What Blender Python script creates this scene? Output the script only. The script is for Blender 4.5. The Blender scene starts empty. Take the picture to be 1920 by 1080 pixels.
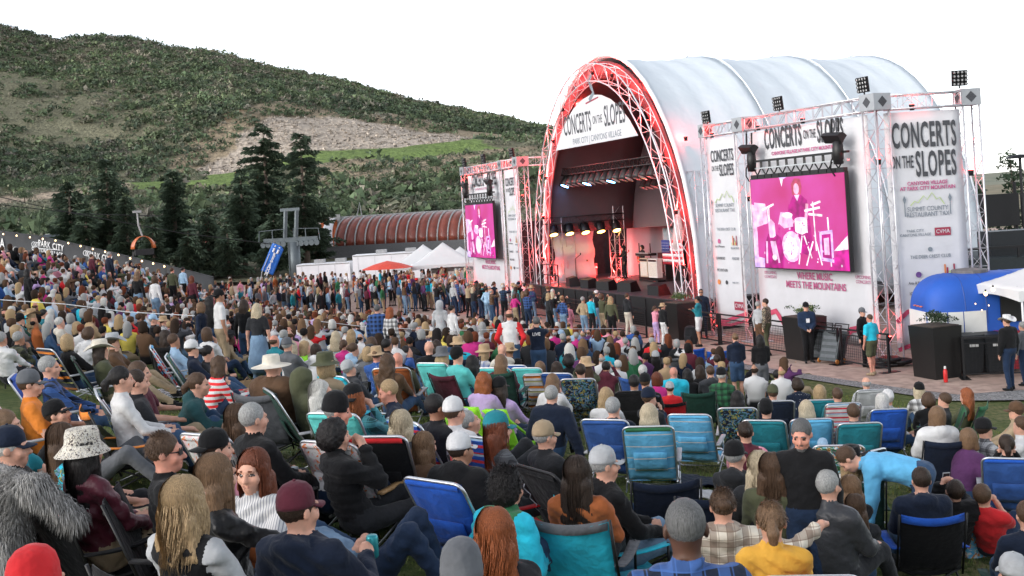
import bpy, math, random
import numpy as np
from mathutils import Vector, Matrix

# ------------------------------------------------------------------ camera, sky, sun, exposure
SC = bpy.context.scene
COL = SC.collection
FPX, CAMZ, ROLL, HOR = 2000.0, 5.3, 0.0605, 394.0     # focal length in pixels of a 1920 frame, eye height, roll, horizon row
cam_d = bpy.data.cameras.new('camera')
cam = bpy.data.objects.new('camera', cam_d); COL.objects.link(cam)
cam_d.sensor_width = 36.0
cam_d.lens = 36.0 * FPX / 1920.0
cam_d.shift_y = -(540.0 - HOR) / 1920.0
cam_d.clip_start = 0.1
cam_d.clip_end = 12000.0
cam.location = (0, 0, CAMZ)
cam.rotation_euler = (Matrix.Rotation(math.pi / 2, 4, 'X') @ Matrix.Rotation(-ROLL, 4, 'Z')).to_euler()
SC.camera = cam

SUN_EL, SUN_AZ = math.radians(20), math.radians(-122)      # azimuth from +Y, positive to the right
world = bpy.data.worlds.new('World'); SC.world = world
world.use_nodes = True
wn = world.node_tree.nodes; wl = world.node_tree.links
for n in list(wn): wn.remove(n)
wo = wn.new('ShaderNodeOutputWorld'); wb = wn.new('ShaderNodeBackground')
sky = wn.new('ShaderNodeTexSky'); sky.sky_type = 'NISHITA'; sky.sun_disc = False
sky.sun_elevation = SUN_EL; sky.sun_rotation = SUN_AZ
sky.altitude = 2000; sky.air_density = 1.0; sky.dust_density = 4.0; sky.ozone_density = 1.0
hs = wn.new('ShaderNodeHueSaturation'); hs.inputs['Saturation'].default_value = 0.30; hs.inputs['Value'].default_value = 1.0
wl.new(sky.outputs[0], hs.inputs['Color']); wl.new(hs.outputs[0], wb.inputs['Color'])
wb.inputs['Strength'].default_value = 0.15
wl.new(wb.outputs[0], wo.inputs['Surface'])

sun_d = bpy.data.lights.new('sun', 'SUN'); sun_d.energy = 0.6; sun_d.angle = math.radians(35); sun_d.color = (1.0, 0.93, 0.86)
sun = bpy.data.objects.new('sun', sun_d); COL.objects.link(sun)
sdir = Vector((math.sin(SUN_AZ) * math.cos(SUN_EL), math.cos(SUN_AZ) * math.cos(SUN_EL), math.sin(SUN_EL)))
sun.rotation_euler = (-sdir).to_track_quat('-Z', 'Y').to_euler()
sun.location = sdir * 100

vs = SC.view_settings
vs.view_transform = 'Standard'; vs.look = 'None'; vs.exposure = 1.38; vs.gamma = 1.0; vs.use_curve_mapping = False
SC.cycles.use_denoising = True
SC.cycles.max_bounces = 6; SC.cycles.diffuse_bounces = 3; SC.cycles.glossy_bounces = 2
SC.cycles.transparent_max_bounces = 8; SC.cycles.transmission_bounces = 2

# ------------------------------------------------------------------ geometry of the view
CR, SR = math.cos(ROLL), math.sin(ROLL)
def uv(px, py):
    dx, dy = px - 960.0, HOR - py
    return (dx * CR + dy * SR) / FPX, (-dx * SR + dy * CR) / FPX
def at(px, py, Y):
    u, v = uv(px, py)
    return Vector((u * Y, Y, CAMZ + v * Y))
def project(p):
    u, v = p[0] / p[1] * FPX, (p[2] - CAMZ) / p[1] * FPX
    return 960 + u * CR - v * SR, HOR - (u * SR + v * CR)

def lawn_z(x, y):
    x = np.asarray(x, float); y = np.asarray(y, float)
    z = 3.5 - 0.085 * y - 0.1 * np.where(x > 0, x, x * np.clip((y - 2) / 8, 0, 1)) - 0.2 * np.clip(x + 1, 0, 4) * np.interp(y, [2, 3.3, 6, 9, 11, 13, 24, 32], [.1, .3, .9, 1, .75, .55, .4, 0]) - np.interp(y, [2, 4, 8, 11], [.05, .15, .15, .03]) * np.clip(1.5 - x, 0, 1) + 0.015 * np.clip(-8 - x, 0, 12) ** 2
    z = z - 0.02 * np.clip(y - 48, 0, 60) - 0.1*np.clip(x-14,0,200)
    z = z + 0.03 * np.sin(x * .9 + 1) * np.cos(y * .7)
    k = 0.12
    return k * np.logaddexp(z / k, -0.06 / k)
PLAZA = [(-40, 62), (-8, 58), (-1, 50), (3.6, 43.5), (5.6, 37.5), (7.5, 32.6), (9.5, 28.8), (10.9, 26.8), (12.7, 26.9), (16, 27.6), (30, 30), (60, 60), (60, 120), (-40, 120)]
def in_poly(x, y, poly):
    c = False; n = len(poly); j = n - 1
    for i in range(n):
        xi, yi = poly[i]; xj, yj = poly[j]
        if (yi > y) != (yj > y) and x < (xj - xi) * (y - yi) / (yj - yi) + xi: c = not c
        j = i
    return c
def ground(x, y):
    if in_poly(x, y, PLAZA): return 0.0
    return float(lawn_z(x, y))

# ------------------------------------------------------------------ tagging and mesh helpers
def tag(o, label=None, cat=None, group=None, kind=None):
    if label: o['label'] = label
    if cat: o['category'] = cat
    if group: o['group'] = group
    if kind: o['kind'] = kind
    return o
def empty(name, loc=(0, 0, 0), rz=0.0, label=None, cat=None, group=None):
    o = bpy.data.objects.new(name, None); COL.objects.link(o)
    o.location = loc; o.rotation_euler = (0, 0, rz); o.empty_display_size = .1
    return tag(o, label, cat, group)
def link(name, me, parent=None, loc=None, rz=None):
    o = bpy.data.objects.new(name, me); COL.objects.link(o)
    if parent is not None: o.parent = parent
    if loc is not None: o.location = loc
    if rz is not None: o.rotation_euler = (0, 0, rz)
    return o
def copy_tree(o, parent=None):
    c = o.copy(); COL.objects.link(c); c.parent = parent
    for ch in list(o.children): copy_tree(ch, c)
    return c

def np_mesh(name, V, F, mats=(), midx=None, smooth=True, col=None):
    """V (n,3); F (m,3|4) array."""
    V = np.ascontiguousarray(V, dtype=np.float32); F = np.ascontiguousarray(F, dtype=np.int32)
    me = bpy.data.meshes.new(name); m, k = F.shape
    me.vertices.add(len(V)); me.vertices.foreach_set('co', V.ravel())
    me.loops.add(m * k); me.loops.foreach_set('vertex_index', F.ravel())
    me.polygons.add(m); me.polygons.foreach_set('loop_start', np.arange(0, m * k, k, dtype=np.int32))
    try: me.polygons.foreach_set('loop_total', np.full(m, k, dtype=np.int32))
    except Exception: pass
    for mt in mats: me.materials.append(mt)
    if midx is not None: me.polygons.foreach_set('material_index', np.ascontiguousarray(midx, dtype=np.int32))
    me.polygons.foreach_set('use_smooth', np.full(m, smooth, dtype=bool))
    if col is not None:
        ca = me.color_attributes.new('tint', 'FLOAT_COLOR', 'POINT')
        c4 = np.ones((len(V), 4), np.float32); c4[:, :3] = col
        ca.data.foreach_set('color', c4.ravel())
    me.update(calc_edges=True)
    return me

class MB:
    """collects verts / faces (any polygon size) and builds ONE mesh object"""
    def __init__(s): s.v = []; s.f = []; s.m = []; s.cur = 0
    def add(s, vs, fs):
        b = len(s.v); s.v += [tuple(p) for p in vs]; s.f += [tuple(b + i for i in f) for f in fs]; s.m += [s.cur] * len(fs); return s
    def box(s, x0, x1, y0, y1, z0, z1):
        vs = [(x0, y0, z0), (x1, y0, z0), (x1, y1, z0), (x0, y1, z0), (x0, y0, z1), (x1, y0, z1), (x1, y1, z1), (x0, y1, z1)]
        return s.add(vs, [(0, 3, 2, 1), (4, 5, 6, 7), (0, 1, 5, 4), (1, 2, 6, 5), (2, 3, 7, 6), (3, 0, 4, 7)])
    def taper(s, cx, cy, z0, z1, a0, b0, a1, b1):
        vs = [(cx - a0, cy - b0, z0), (cx + a0, cy - b0, z0), (cx + a0, cy + b0, z0), (cx - a0, cy + b0, z0),
              (cx - a1, cy - b1, z1), (cx + a1, cy - b1, z1), (cx + a1, cy + b1, z1), (cx - a1, cy + b1, z1)]
        return s.add(vs, [(0, 3, 2, 1), (4, 5, 6, 7), (0, 1, 5, 4), (1, 2, 6, 5), (2, 3, 7, 6), (3, 0, 4, 7)])
    def tube(s, pts, r, n=6, r1=None, close=False, flat=1.0):
        pts = [Vector(p) for p in pts]; m = len(pts); b = len(s.v)
        if close: pts = pts + [pts[0]]; m += 1
        prev = None
        for i, p in enumerate(pts):
            if i == 0: t = pts[1] - p
            elif i == m - 1: t = p - pts[i - 1]
            else: t = (pts[i + 1] - p).normalized() + (p - pts[i - 1]).normalized()
            if t.length < 1e-9: t = Vector((0, 0, 1))
            t.normalize()
            if prev is None:
                a = Vector((0, 0, 1)) if abs(t.z) < .9 else Vector((1, 0, 0))
                nx = t.cross(a).normalized()
            else:
                nx = (prev - t * prev.dot(t))
                nx = nx.normalized() if nx.length > 1e-6 else t.orthogonal().normalized()
            prev = nx; ny = t.cross(nx)
            rr = r if r1 is None else r + (r1 - r) * i / (m - 1)
            for k in range(n):
                a = 2 * math.pi * k / n
                s.v.append(tuple(p + nx * (rr * math.cos(a)) + ny * (rr * flat * math.sin(a))))
        for i in range(m - 1):
            for k in range(n):
                k2 = (k + 1) % n
                s.f.append((b + i * n + k, b + i * n + k2, b + (i + 1) * n + k2, b + (i + 1) * n + k)); s.m.append(s.cur)
        s.f.append(tuple(b + k for k in range(n - 1, -1, -1))); s.m.append(s.cur)
        s.f.append(tuple(b + (m - 1) * n + k for k in range(n))); s.m.append(s.cur)
        return s
    def lathe(s, prof, n=12, c=(0, 0, 0), cap=True, sx=1.0, sy=1.0):
        b = len(s.v); m = len(prof)
        for (r, z) in prof:
            for k in range(n):
                a = 2 * math.pi * k / n
                s.v.append((c[0] + r * sx * math.cos(a), c[1] + r * sy * math.sin(a), c[2] + z))
        for i in range(m - 1):
            for k in range(n):
                k2 = (k + 1) % n
                s.f.append((b + i * n + k, b + i * n + k2, b + (i + 1) * n + k2, b + (i + 1) * n + k)); s.m.append(s.cur)
        if cap:
            s.f.append(tuple(b + k for k in range(n - 1, -1, -1))); s.m.append(s.cur)
            s.f.append(tuple(b + (m - 1) * n + k for k in range(n))); s.m.append(s.cur)
        return s
    def poly(s, pts, th, ax=(0, 1, 0)):
        """extrude a planar outline by th along ax"""
        d = Vector(ax) * th; n = len(pts); P = [Vector(p) for p in pts]
        vs = P + [p + d for p in P]
        fs = [tuple(range(n - 1, -1, -1)), tuple(range(n, 2 * n))] + [(i, (i + 1) % n, n + (i + 1) % n, n + i) for i in range(n)]
        return s.add(vs, fs)
    def grid(s, fn, nu, nv, th=0.0):
        """fn(u,v)->point, u,v in 0..1 ; th>0 gives the sheet thickness along its normal"""
        P = [[Vector(fn(i / nu, j / nv)) for j in range(nv + 1)] for i in range(nu + 1)]
        b = len(s.v); idx = lambda i, j: b + i * (nv + 1) + j
        for r in P: s.v += [tuple(p) for p in r]
        fs = [(idx(i, j), idx(i + 1, j), idx(i + 1, j + 1), idx(i, j + 1)) for i in range(nu) for j in range(nv)]
        s.f += fs; s.m += [s.cur] * len(fs)
        if th:
            b2 = len(s.v); off = b2 - b
            for i in range(nu + 1):
                for j in range(nv + 1):
                    du = P[min(i + 1, nu)][j] - P[max(i - 1, 0)][j]; dv = P[i][min(j + 1, nv)] - P[i][max(j - 1, 0)]
                    nn = du.cross(dv); nn = nn.normalized() if nn.length > 1e-9 else Vector((0, 0, 1))
                    s.v.append(tuple(P[i][j] - nn * th))
            s.f += [tuple(q + off for q in reversed(f)) for f in fs]; s.m += [s.cur] * len(fs)
            ed = [(idx(i, 0), idx(i + 1, 0)) for i in range(nu)] + [(idx(nu, j), idx(nu, j + 1)) for j in range(nv)] + \
                 [(idx(i + 1, nv), idx(i, nv)) for i in range(nu - 1, -1, -1)] + [(idx(0, j + 1), idx(0, j)) for j in range(nv - 1, -1, -1)]
            s.f += [(q, p, p + off, q + off) for p, q in ed]; s.m += [s.cur] * len(ed)
        return s
    def mesh(s, name, mats, smooth=False):
        me = bpy.data.meshes.new(name); me.from_pydata(s.v, [], s.f)
        if not isinstance(mats, (list, tuple)): mats = [mats]
        for m in mats: me.materials.append(m)
        if len(mats) > 1: me.polygons.foreach_set('material_index', s.m)
        if smooth: me.polygons.foreach_set('use_smooth', [True] * len(me.polygons))
        me.update(); return me
    def build(s, name, mats, parent=None, smooth=False, loc=None, rz=None):
        return link(name, s.mesh(name, mats, smooth), parent, loc, rz)

# ------------------------------------------------------------------ materials
MATS = {}
def new_mat(key):
    m = bpy.data.materials.new(key); m.use_nodes = True
    nt = m.node_tree; b = nt.nodes['Principled BSDF']
    MATS[key] = m
    return m, nt, b
def N(nt, typ, **kw):
    n = nt.nodes.new(typ)
    for k, v in kw.items():
        if k in n.inputs.keys(): n.inputs[k].default_value = v
        else: setattr(n, k, v)
    return n
def noise_col(nt, b, col, amt=.25, scale=6.0, coord='Object', detail=4, tint=None):
    tc = N(nt, 'ShaderNodeTexCoord'); nz = N(nt, 'ShaderNodeTexNoise'); nz.inputs['Scale'].default_value = scale; nz.inputs['Detail'].default_value = detail
    nt.links.new(tc.outputs[coord], nz.inputs['Vector'])
    mx = N(nt, 'ShaderNodeMix', data_type='RGBA')
    c0 = [c * (1 - amt) for c in col[:3]]; c1 = [min(1, c * (1 + amt)) for c in (tint or col)[:3]]
    mx.inputs[6].default_value = (*c0, 1); mx.inputs[7].default_value = (*c1, 1)
    mr = N(nt, 'ShaderNodeMapRange'); mr.inputs[1].default_value = .3; mr.inputs[2].default_value = .7
    nt.links.new(nz.outputs[0], mr.inputs[0]); nt.links.new(mr.outputs[0], mx.inputs[0]); nt.links.new(mx.outputs[2], b.inputs['Base Color'])
    return tc, nz, mx
def bump(nt, b, scale, strength, dist=.01, coord='Object', typ='ShaderNodeTexNoise', vec=None):
    tc = N(nt, 'ShaderNodeTexCoord'); nz = N(nt, typ); nz.inputs['Scale'].default_value = scale
    mp = N(nt, 'ShaderNodeMapping'); 
    if vec: mp.inputs['Scale'].default_value = vec
    nt.links.new(tc.outputs[coord], mp.inputs[0]); nt.links.new(mp.outputs[0], nz.inputs['Vector'])
    bp = N(nt, 'ShaderNodeBump'); bp.inputs['Strength'].default_value = strength; bp.inputs['Distance'].default_value = dist
    nt.links.new(nz.outputs[0], bp.inputs['Height']); nt.links.new(bp.outputs[0], b.inputs['Normal'])
def pm(key, col, rough=.6, metal=0.0, amt=.15, scale=8.0, bs=None, bstr=.2, spec=None, bd=.01):
    """plain procedural material with a colour variation and a fine relief"""
    if key in MATS: return MATS[key]
    m, nt, b = new_mat(key)
    b.inputs['Roughness'].default_value = rough; b.inputs['Metallic'].default_value = metal
    if spec is not None: b.inputs['Specular IOR Level'].default_value = spec
    noise_col(nt, b, col, amt, scale)
    if bs: bump(nt, b, bs, bstr, bd)
    return m
def emit(key, col, strength):
    if key in MATS: return MATS[key]
    m, nt, b = new_mat(key)
    b.inputs['Base Color'].default_value = (*[c * .3 for c in col], 1); b.inputs['Emission Color'].default_value = (*col, 1); b.inputs['Emission Strength'].default_value = strength
    b.inputs['Roughness'].default_value = .5
    return m

CC = dict(black=(.0055, .0055, .0065), charcoal=(.018, .019, .022), darkgrey=(.036, .038, .043), grey=(.11, .115, .125), lightgrey=(.38, .39, .4), white=(.6, .595, .59),
          cream=(.62, .57, .48), navy=(.007, .013, .03), blue=(.03, .09, .3), royal=(.015, .085, .42), denim=(.03, .065, .13), darkdenim=(.012, .026, .06), lightdenim=(.16, .25, .36),
          lightblue=(.32, .47, .62), sky=(.12, .42, .68), turquoise=(.02, .45, .6), teal=(.015, .18, .22), aqua=(.1, .5, .47), green=(.03, .14, .06), darkgreen=(.012, .05, .035), olive=(.07, .075, .04),
          lime=(.33, .8, .04), khaki=(.33, .25, .16), tan=(.42, .29, .17), brown=(.1, .055, .03), rust=(.35, .1, .03), orange=(.72, .22, .03), mustard=(.68, .36, .05), yellow=(.75, .6, .12), red=(.55, .02, .025),
          maroon=(.09, .016, .028), pink=(.7, .28, .36), magenta=(.5, .03, .2), purple=(.09, .03, .1), lavender=(.45, .32, .55), darkteal=(.02, .07, .075))
HC = dict(black=(.012, .01, .01), darkbrown=(.03, .018, .012), brown=(.075, .042, .024), lightbrown=(.17, .1, .055), blond=(.36, .25, .135), palest=(.46, .38, .26), red=(.26, .075, .025), auburn=(.13, .035, .015), grey=(.3, .3, .29), white=(.5, .49, .46), darkgrey=(.1, .1, .1))
SK = dict(fair=(.58, .33, .24), mid=(.46, .25, .17), tan=(.36, .19, .12), dark=(.09, .045, .03), ruddy=(.55, .26, .19))

def cloth(color, pat=None):
    key = 'cloth_%s%s' % (color, '_' + pat if pat else '')
    if key in MATS: return MATS[key]
    c = CC[color] if isinstance(color, str) else color
    m, nt, b = new_mat(key); L = nt.links
    b.inputs['Roughness'].default_value = .88; b.inputs['Specular IOR Level'].default_value = .25
    if 'Sheen Weight' in b.inputs.keys(): b.inputs['Sheen Weight'].default_value = .08
    tc, nz, mx = noise_col(nt, b, c, .22, 5.0)
    base = mx.outputs[2]
    def mixcol(fac, col, a=None):
        q = N(nt, 'ShaderNodeMix', data_type='RGBA'); L.new(fac, q.inputs[0]); L.new(a if a is not None else base, q.inputs[6]); q.inputs[7].default_value = (*col, 1); return q.outputs[2]
    def band(axis, freq, width, off=0.0):
        sp = N(nt, 'ShaderNodeSeparateXYZ'); L.new(tc.outputs['Object'], sp.inputs[0])
        ml = N(nt, 'ShaderNodeMath', operation='MULTIPLY_ADD'); ml.inputs[1].default_value = freq; ml.inputs[2].default_value = off + 100; L.new(sp.outputs[axis], ml.inputs[0])
        fr = N(nt, 'ShaderNodeMath', operation='FRACT'); L.new(ml.outputs[0], fr.inputs[0])
        lt = N(nt, 'ShaderNodeMath', operation='LESS_THAN'); L.new(fr.outputs[0], lt.inputs[0]); lt.inputs[1].default_value = width
        return lt.outputs[0]
    if pat and pat.startswith('plaid'):
        c2 = dict(plaid=(.012, .012, .015), plaidw=(.6, .6, .62), plaidb=(.05, .12, .34), plaidt=(.1, .35, .4), plaidbr=(.16, .1, .07))[pat]
        for ax, fq, w in ((0, 9, .42), (2, 9, .42), (0, 18, .1), (2, 18, .1)):
            h = N(nt, 'ShaderNodeMath', operation='MULTIPLY'); L.new(band(ax, fq, w), h.inputs[0]); h.inputs[1].default_value = .55
            base = mixcol(h.outputs[0], c2)
    elif pat == 'stripe': base = mixcol(band(2, 14, .5), (.7, .03, .035))
    elif pat == 'pin': base = mixcol(band(0, 60, .3), (.25, .26, .3))
    elif pat == 'bands':
        base = mixcol(band(2, 5, .22, .1), CC['orange']); base = mixcol(band(2, 5, .16, .5), (.55, .55, .2)); base = mixcol(band(2, 10, .12, .8), CC['navy'])
    elif pat == 'rwb':
        base = mixcol(band(2, 13, .38, .1), (.55, .03, .05)); base = mixcol(band(2, 6.5, .14, .6), CC['lightblue'])
    elif pat == 'bluestripe':
        base = mixcol(band(2, 7, .3, .2), CC['sky']); base = mixcol(band(2, 7, .08, .7), CC['white'])
    elif pat == 'check':
        a_, b_ = band(0, 7, .5), band(1, 7, .5)
        x = N(nt, 'ShaderNodeMath', operation='ABSOLUTE'); sb = N(nt, 'ShaderNodeMath', operation='SUBTRACT'); L.new(a_, sb.inputs[0]); L.new(b_, sb.inputs[1]); L.new(sb.outputs[0], x.inputs[0])
        base = mixcol(x.outputs[0], CC['navy'])
    elif pat in ('floral', 'camo', 'knit', 'tropic', 'abstract'):
        pal = dict(floral=[(.7, .2, .06), (.72, .5, .52), (.6, .58, .56)], camo=[(.12, .1, .07), (.32, .27, .2), (.03, .03, .025)], knit=[(.07, .05, .05), (.6, .57, .52)], tropic=[(.3, .26, .06), (.03, .12, .1), (.1, .2, .3)], abstract=[(.55, .2, .04), (.2, .45, .55), (.6, .58, .55)])[pat]
        for i, pc in enumerate(pal):
            v = N(nt, 'ShaderNodeTexNoise'); v.inputs['Scale'].default_value = (60 if pat == 'knit' else 13) + i * 3; v.inputs['Detail'].default_value = 1.5; v.inputs['Distortion'].default_value = 1.5
            mp = N(nt, 'ShaderNodeMapping'); mp.inputs['Location'].default_value = (i * 7.3, i * 3.1, i); L.new(tc.outputs['Object'], mp.inputs[0]); L.new(mp.outputs[0], v.inputs['Vector'])
            g = N(nt, 'ShaderNodeMath', operation='GREATER_THAN'); L.new(v.outputs[0], g.inputs[0]); g.inputs[1].default_value = .56 if pat != 'camo' else .52
            base = mixcol(g.outputs[0], pc)
    elif pat == 'dots':
        v = N(nt, 'ShaderNodeTexVoronoi'); v.inputs['Scale'].default_value = 30; L.new(tc.outputs['Object'], v.inputs['Vector'])
        g = N(nt, 'ShaderNodeMath', operation='LESS_THAN'); L.new(v.outputs['Distance'], g.inputs[0]); g.inputs[1].default_value = .16
        base = mixcol(g.outputs[0], CC['white'])
    L.new(base, b.inputs['Base Color'])
    if pat == 'leather': b.inputs['Roughness'].default_value = .42
    bump(nt, b, 14 if pat != 'knit' else 70, .8, .02)
    return m
def hair_mat(color):
    key = 'hair_' + color
    if key in MATS: return MATS[key]
    m, nt, b = new_mat(key); c = HC[color]
    b.inputs['Roughness'].default_value = .5; b.inputs['Specular IOR Level'].default_value = .3
    tc, nz, mx = noise_col(nt, b, c, .38, 75, detail=3)
    mp = N(nt, 'ShaderNodeMapping'); mp.inputs['Scale'].default_value = (3, 3, .35); nt.links.new(tc.outputs['Object'], mp.inputs[0]); nt.links.new(mp.outputs[0], nz.inputs['Vector'])
    bp = N(nt, 'ShaderNodeBump'); bp.inputs['Strength'].default_value = .7; bp.inputs['Distance'].default_value = .01
    nt.links.new(nz.outputs[0], bp.inputs['Height']); nt.links.new(bp.outputs[0], b.inputs['Normal'])
    return m
def skin_mat(tone):
    key = 'skin_' + tone
    if key in MATS: return MATS[key]
    m, nt, b = new_mat(key); c = SK[tone]
    b.inputs['Roughness'].default_value = .55; b.inputs['Specular IOR Level'].default_value = .35
    noise_col(nt, b, c, .14, 18, tint=(c[0] * 1.05, c[1] * .95, c[2] * .92))
    bump(nt, b, 90, .15, .003)
    return m
ALU = pm('aluminium_tube', (.62, .63, .65), .35, .85, .1, 20)
STEEL_BLACK = pm('black_steel', (.008, .008, .009), .5, .1, .2, 15)
PLASTIC_GREY = pm('grey_plastic', (.35, .36, .38), .5, 0, .1, 10)
PLASTIC_BLACK = pm('black_plastic', (.007, .007, .008), .5, 0, .2, 12, 40, .1)
WOOD = pm('wood_arm', (.45, .27, .12), .5, 0, .25, 12)
WHITE_VINYL = pm('white_vinyl', (.74, .74, .76), .55, 0, .05, 2, 3, .25, bd=.05)

ORD = ['first', 'second', 'third', 'fourth', 'fifth', 'sixth', 'seventh', 'eighth', 'ninth', 'tenth', 'eleventh', 'twelfth', 'thirteenth', 'fourteenth', 'fifteenth', 'sixteenth', 'seventeenth', 'eighteenth', 'nineteenth', 'twentieth']
TEXTS = []
def text(parent, body, loc, size, mat, rx=math.pi / 2, rz=0.0, sx=1.0, off=0.0, align='CENTER', name='lettering', spacing=1.0, line=1.0):
    cu = bpy.data.curves.new(name, 'FONT'); cu.body = body; cu.size = size; cu.align_x = align; cu.align_y = 'CENTER'
    cu.offset = off; cu.extrude = .002; cu.space_character = spacing; cu.space_line = line; cu.resolution_u = 3
    cu.materials.append(mat)
    o = bpy.data.objects.new(name, cu); COL.objects.link(o); TEXTS.append(o); o.parent = parent; o.location = loc; o.rotation_euler = (rx, 0, rz); o.scale = (sx, 1, 1)
    return o
# ================================================================== ground, plaza, hill
rng = np.random.default_rng(7); random.seed(7)
def grid_sheet(xs, ys, zf):
    X, Y = np.meshgrid(xs, ys, indexing='ij'); Z = zf(X, Y)
    nx, ny = X.shape; V = np.stack([X, Y, Z], -1).reshape(-1, 3)
    i = np.arange(nx - 1)[:, None] * ny + np.arange(ny - 1)[None]
    F = np.stack([i, i + ny, i + ny + 1, i + 1], -1).reshape(-1, 4)
    return V, F
def ground_mat(key, cols, scales, rough=.95, bs=40, bstr=.5, bd=.03):
    m, nt, b = new_mat(key); L = nt.links; b.inputs['Roughness'].default_value = rough; b.inputs['Specular IOR Level'].default_value = .15
    tc = N(nt, 'ShaderNodeTexCoord'); prev = None
    for i, (c, s) in enumerate(zip(cols[1:], scales)):
        nz = N(nt, 'ShaderNodeTexNoise'); nz.inputs['Scale'].default_value = s; nz.inputs['Detail'].default_value = 5; L.new(tc.outputs['Object'], nz.inputs['Vector'])
        mr = N(nt, 'ShaderNodeMapRange'); mr.inputs[1].default_value = .42; mr.inputs[2].default_value = .62; L.new(nz.outputs[0], mr.inputs[0])
        mx = N(nt, 'ShaderNodeMix', data_type='RGBA'); L.new(mr.outputs[0], mx.inputs[0])
        if prev is None: mx.inputs[6].default_value = (*cols[0], 1)
        else: L.new(prev, mx.inputs[6])
        mx.inputs[7].default_value = (*c, 1); prev = mx.outputs[2]
    L.new(prev, b.inputs['Base Color']); bump(nt, b, bs, bstr, bd)
    return m
M_GRASS = ground_mat('lawn_grass', [(.085, .12, .035), (.135, .165, .055), (.2, .19, .09), (.065, .095, .03)], [.8, .33, 9.0], bs=60, bstr=.9, bd=.05)
def lz(X, Y):
    z = lawn_z(X, Y); t = np.clip((Y - 82) / 16, 0, 1)
    z = z * (1 - t) - .3 * t
    ins = np.array([in_poly(a, b, PLAZA) for a, b in zip(X.ravel(), Y.ravel())]).reshape(X.shape); return np.where(ins, np.minimum(z, -.12), z)
V, F = grid_sheet(np.linspace(-75, 45, 151), np.concatenate([np.linspace(-10, 30, 61), np.linspace(31, 102, 72)]), lz)
tag(link('lawn', np_mesh('lawn', V, F, [M_GRASS])), kind='structure')
M_FAR = ground_mat('valley_floor', [(.2, .16, .1), (.12, .12, .07), (.26, .22, .15)], [.02, .05])
V, F = grid_sheet(np.linspace(-7000, 7000, 41), np.linspace(-300, 9000, 41), lambda X, Y: X * 0 - .75)
tag(link('ground', np_mesh('ground', V, F, [M_FAR])), kind='structure')

def flat_poly(name, pts, z, mat, sub=0):
    me = bpy.data.meshes.new(name); me.from_pydata([(x, y, z) for x, y in pts], [], [tuple(range(len(pts)))]); me.materials.append(mat); me.update()
    return tag(link(name, me), kind='structure')
M_PAVE = ground_mat('plaza_concrete', [(.42, .3, .25), (.5, .37, .31), (.34, .25, .21)], [.5, 3.0], rough=.85, bs=60, bstr=.15, bd=.01)
M_GRAVEL = ground_mat('grey_gravel', [(.26, .26, .26), (.42, .41, .4), (.15, .15, .15)], [14, 22], bs=35, bstr=1.0, bd=.05)
flat_poly('plaza', PLAZA, 0.0, M_PAVE)
# gravel strip along the lawn edge, a low heap of its own
edge = [(3.6, 43.5), (5.6, 37.5), (7.5, 32.6), (9.5, 28.8), (10.9, 26.8), (12.7, 26.9), (16, 27.6), (22, 28.6)]
mb = MB(); ins = []; 
for i, (x, y) in enumerate(edge):
    a = edge[max(i - 1, 0)]; c = edge[min(i + 1, len(edge) - 1)]
    t = Vector((c[0] - a[0], c[1] - a[1])).normalized(); n = Vector((t.y, -t.x)); w = 1.25 if i < 4 else 1.5
    ins.append(((x - n.x * -.12, y - n.y * -.12), (x + n.x * w, y + n.y * w)))
vv = []; 
for (a, c) in ins:
    vv += [(a[0], a[1], .02), ((a[0] + c[0]) / 2, (a[1] + c[1]) / 2, max(.05, float(lawn_z((a[0] + c[0]) / 2, (a[1] + c[1]) / 2)) + .09)), (c[0], c[1], float(lawn_z(*c)) + .03)]
mb.add(vv, [(3 * i + k, 3 * i + k + 1, 3 * i + k + 4, 3 * i + k + 3) for i in range(len(ins) - 1) for k in range(2)])
tag(mb.build('gravel_strip', M_GRAVEL, smooth=True), kind='structure')

# grass blades on the near lawn
nb = 110000
bx = rng.uniform(-7, 9, nb); by = 5 + 21 * rng.random(nb) ** 1.35
keep = (np.abs(bx) < by * .55 + .5) & np.array([b < 24 or not in_poly(a, b - .6, PLAZA) for a, b in zip(bx, by)]); bx, by = bx[keep], by[keep]; nb = len(bx)
bz = lawn_z(bx, by); a = rng.uniform(0, 6.283, nb); h = rng.uniform(.02, .05, nb) * (1 + by * .02); w = .0035 * (1 + by * .06)
dx, dy = np.cos(a) * w, np.sin(a) * w; lx, ly = rng.normal(0, .015, nb), rng.normal(0, .015, nb)
V = np.stack([np.stack([bx - dx, by - dy, bz], -1), np.stack([bx + dx, by + dy, bz], -1), np.stack([bx + lx, by + ly, bz + h], -1)], 1).reshape(-1, 3)
gc = np.array([.115, .16, .045]) * rng.uniform(.55, 1.5, (nb, 1)) + np.array([.09, .05, .02]) * (rng.random((nb, 1)) < .25)
def tint_mat(key, rough=.8, trans=0.0):
    m, nt, b = new_mat(key); at_ = N(nt, 'ShaderNodeVertexColor'); at_.layer_name = 'tint'
    nt.links.new(at_.outputs[0], b.inputs['Base Color']); b.inputs['Roughness'].default_value = rough; b.inputs['Specular IOR Level'].default_value = .2
    return m
M_TINT = tint_mat('leaf_and_blade'); M_CROWD = tint_mat('crowd_clothes', .85)
tag(link('grass_blades', np_mesh('grass_blades', V, np.arange(3 * nb).reshape(-1, 3), [M_TINT], smooth=False, col=np.repeat(gc, 3, 0))), 'short green and straw grass blades of the sloping lawn', 'grass', kind='stuff')

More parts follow.
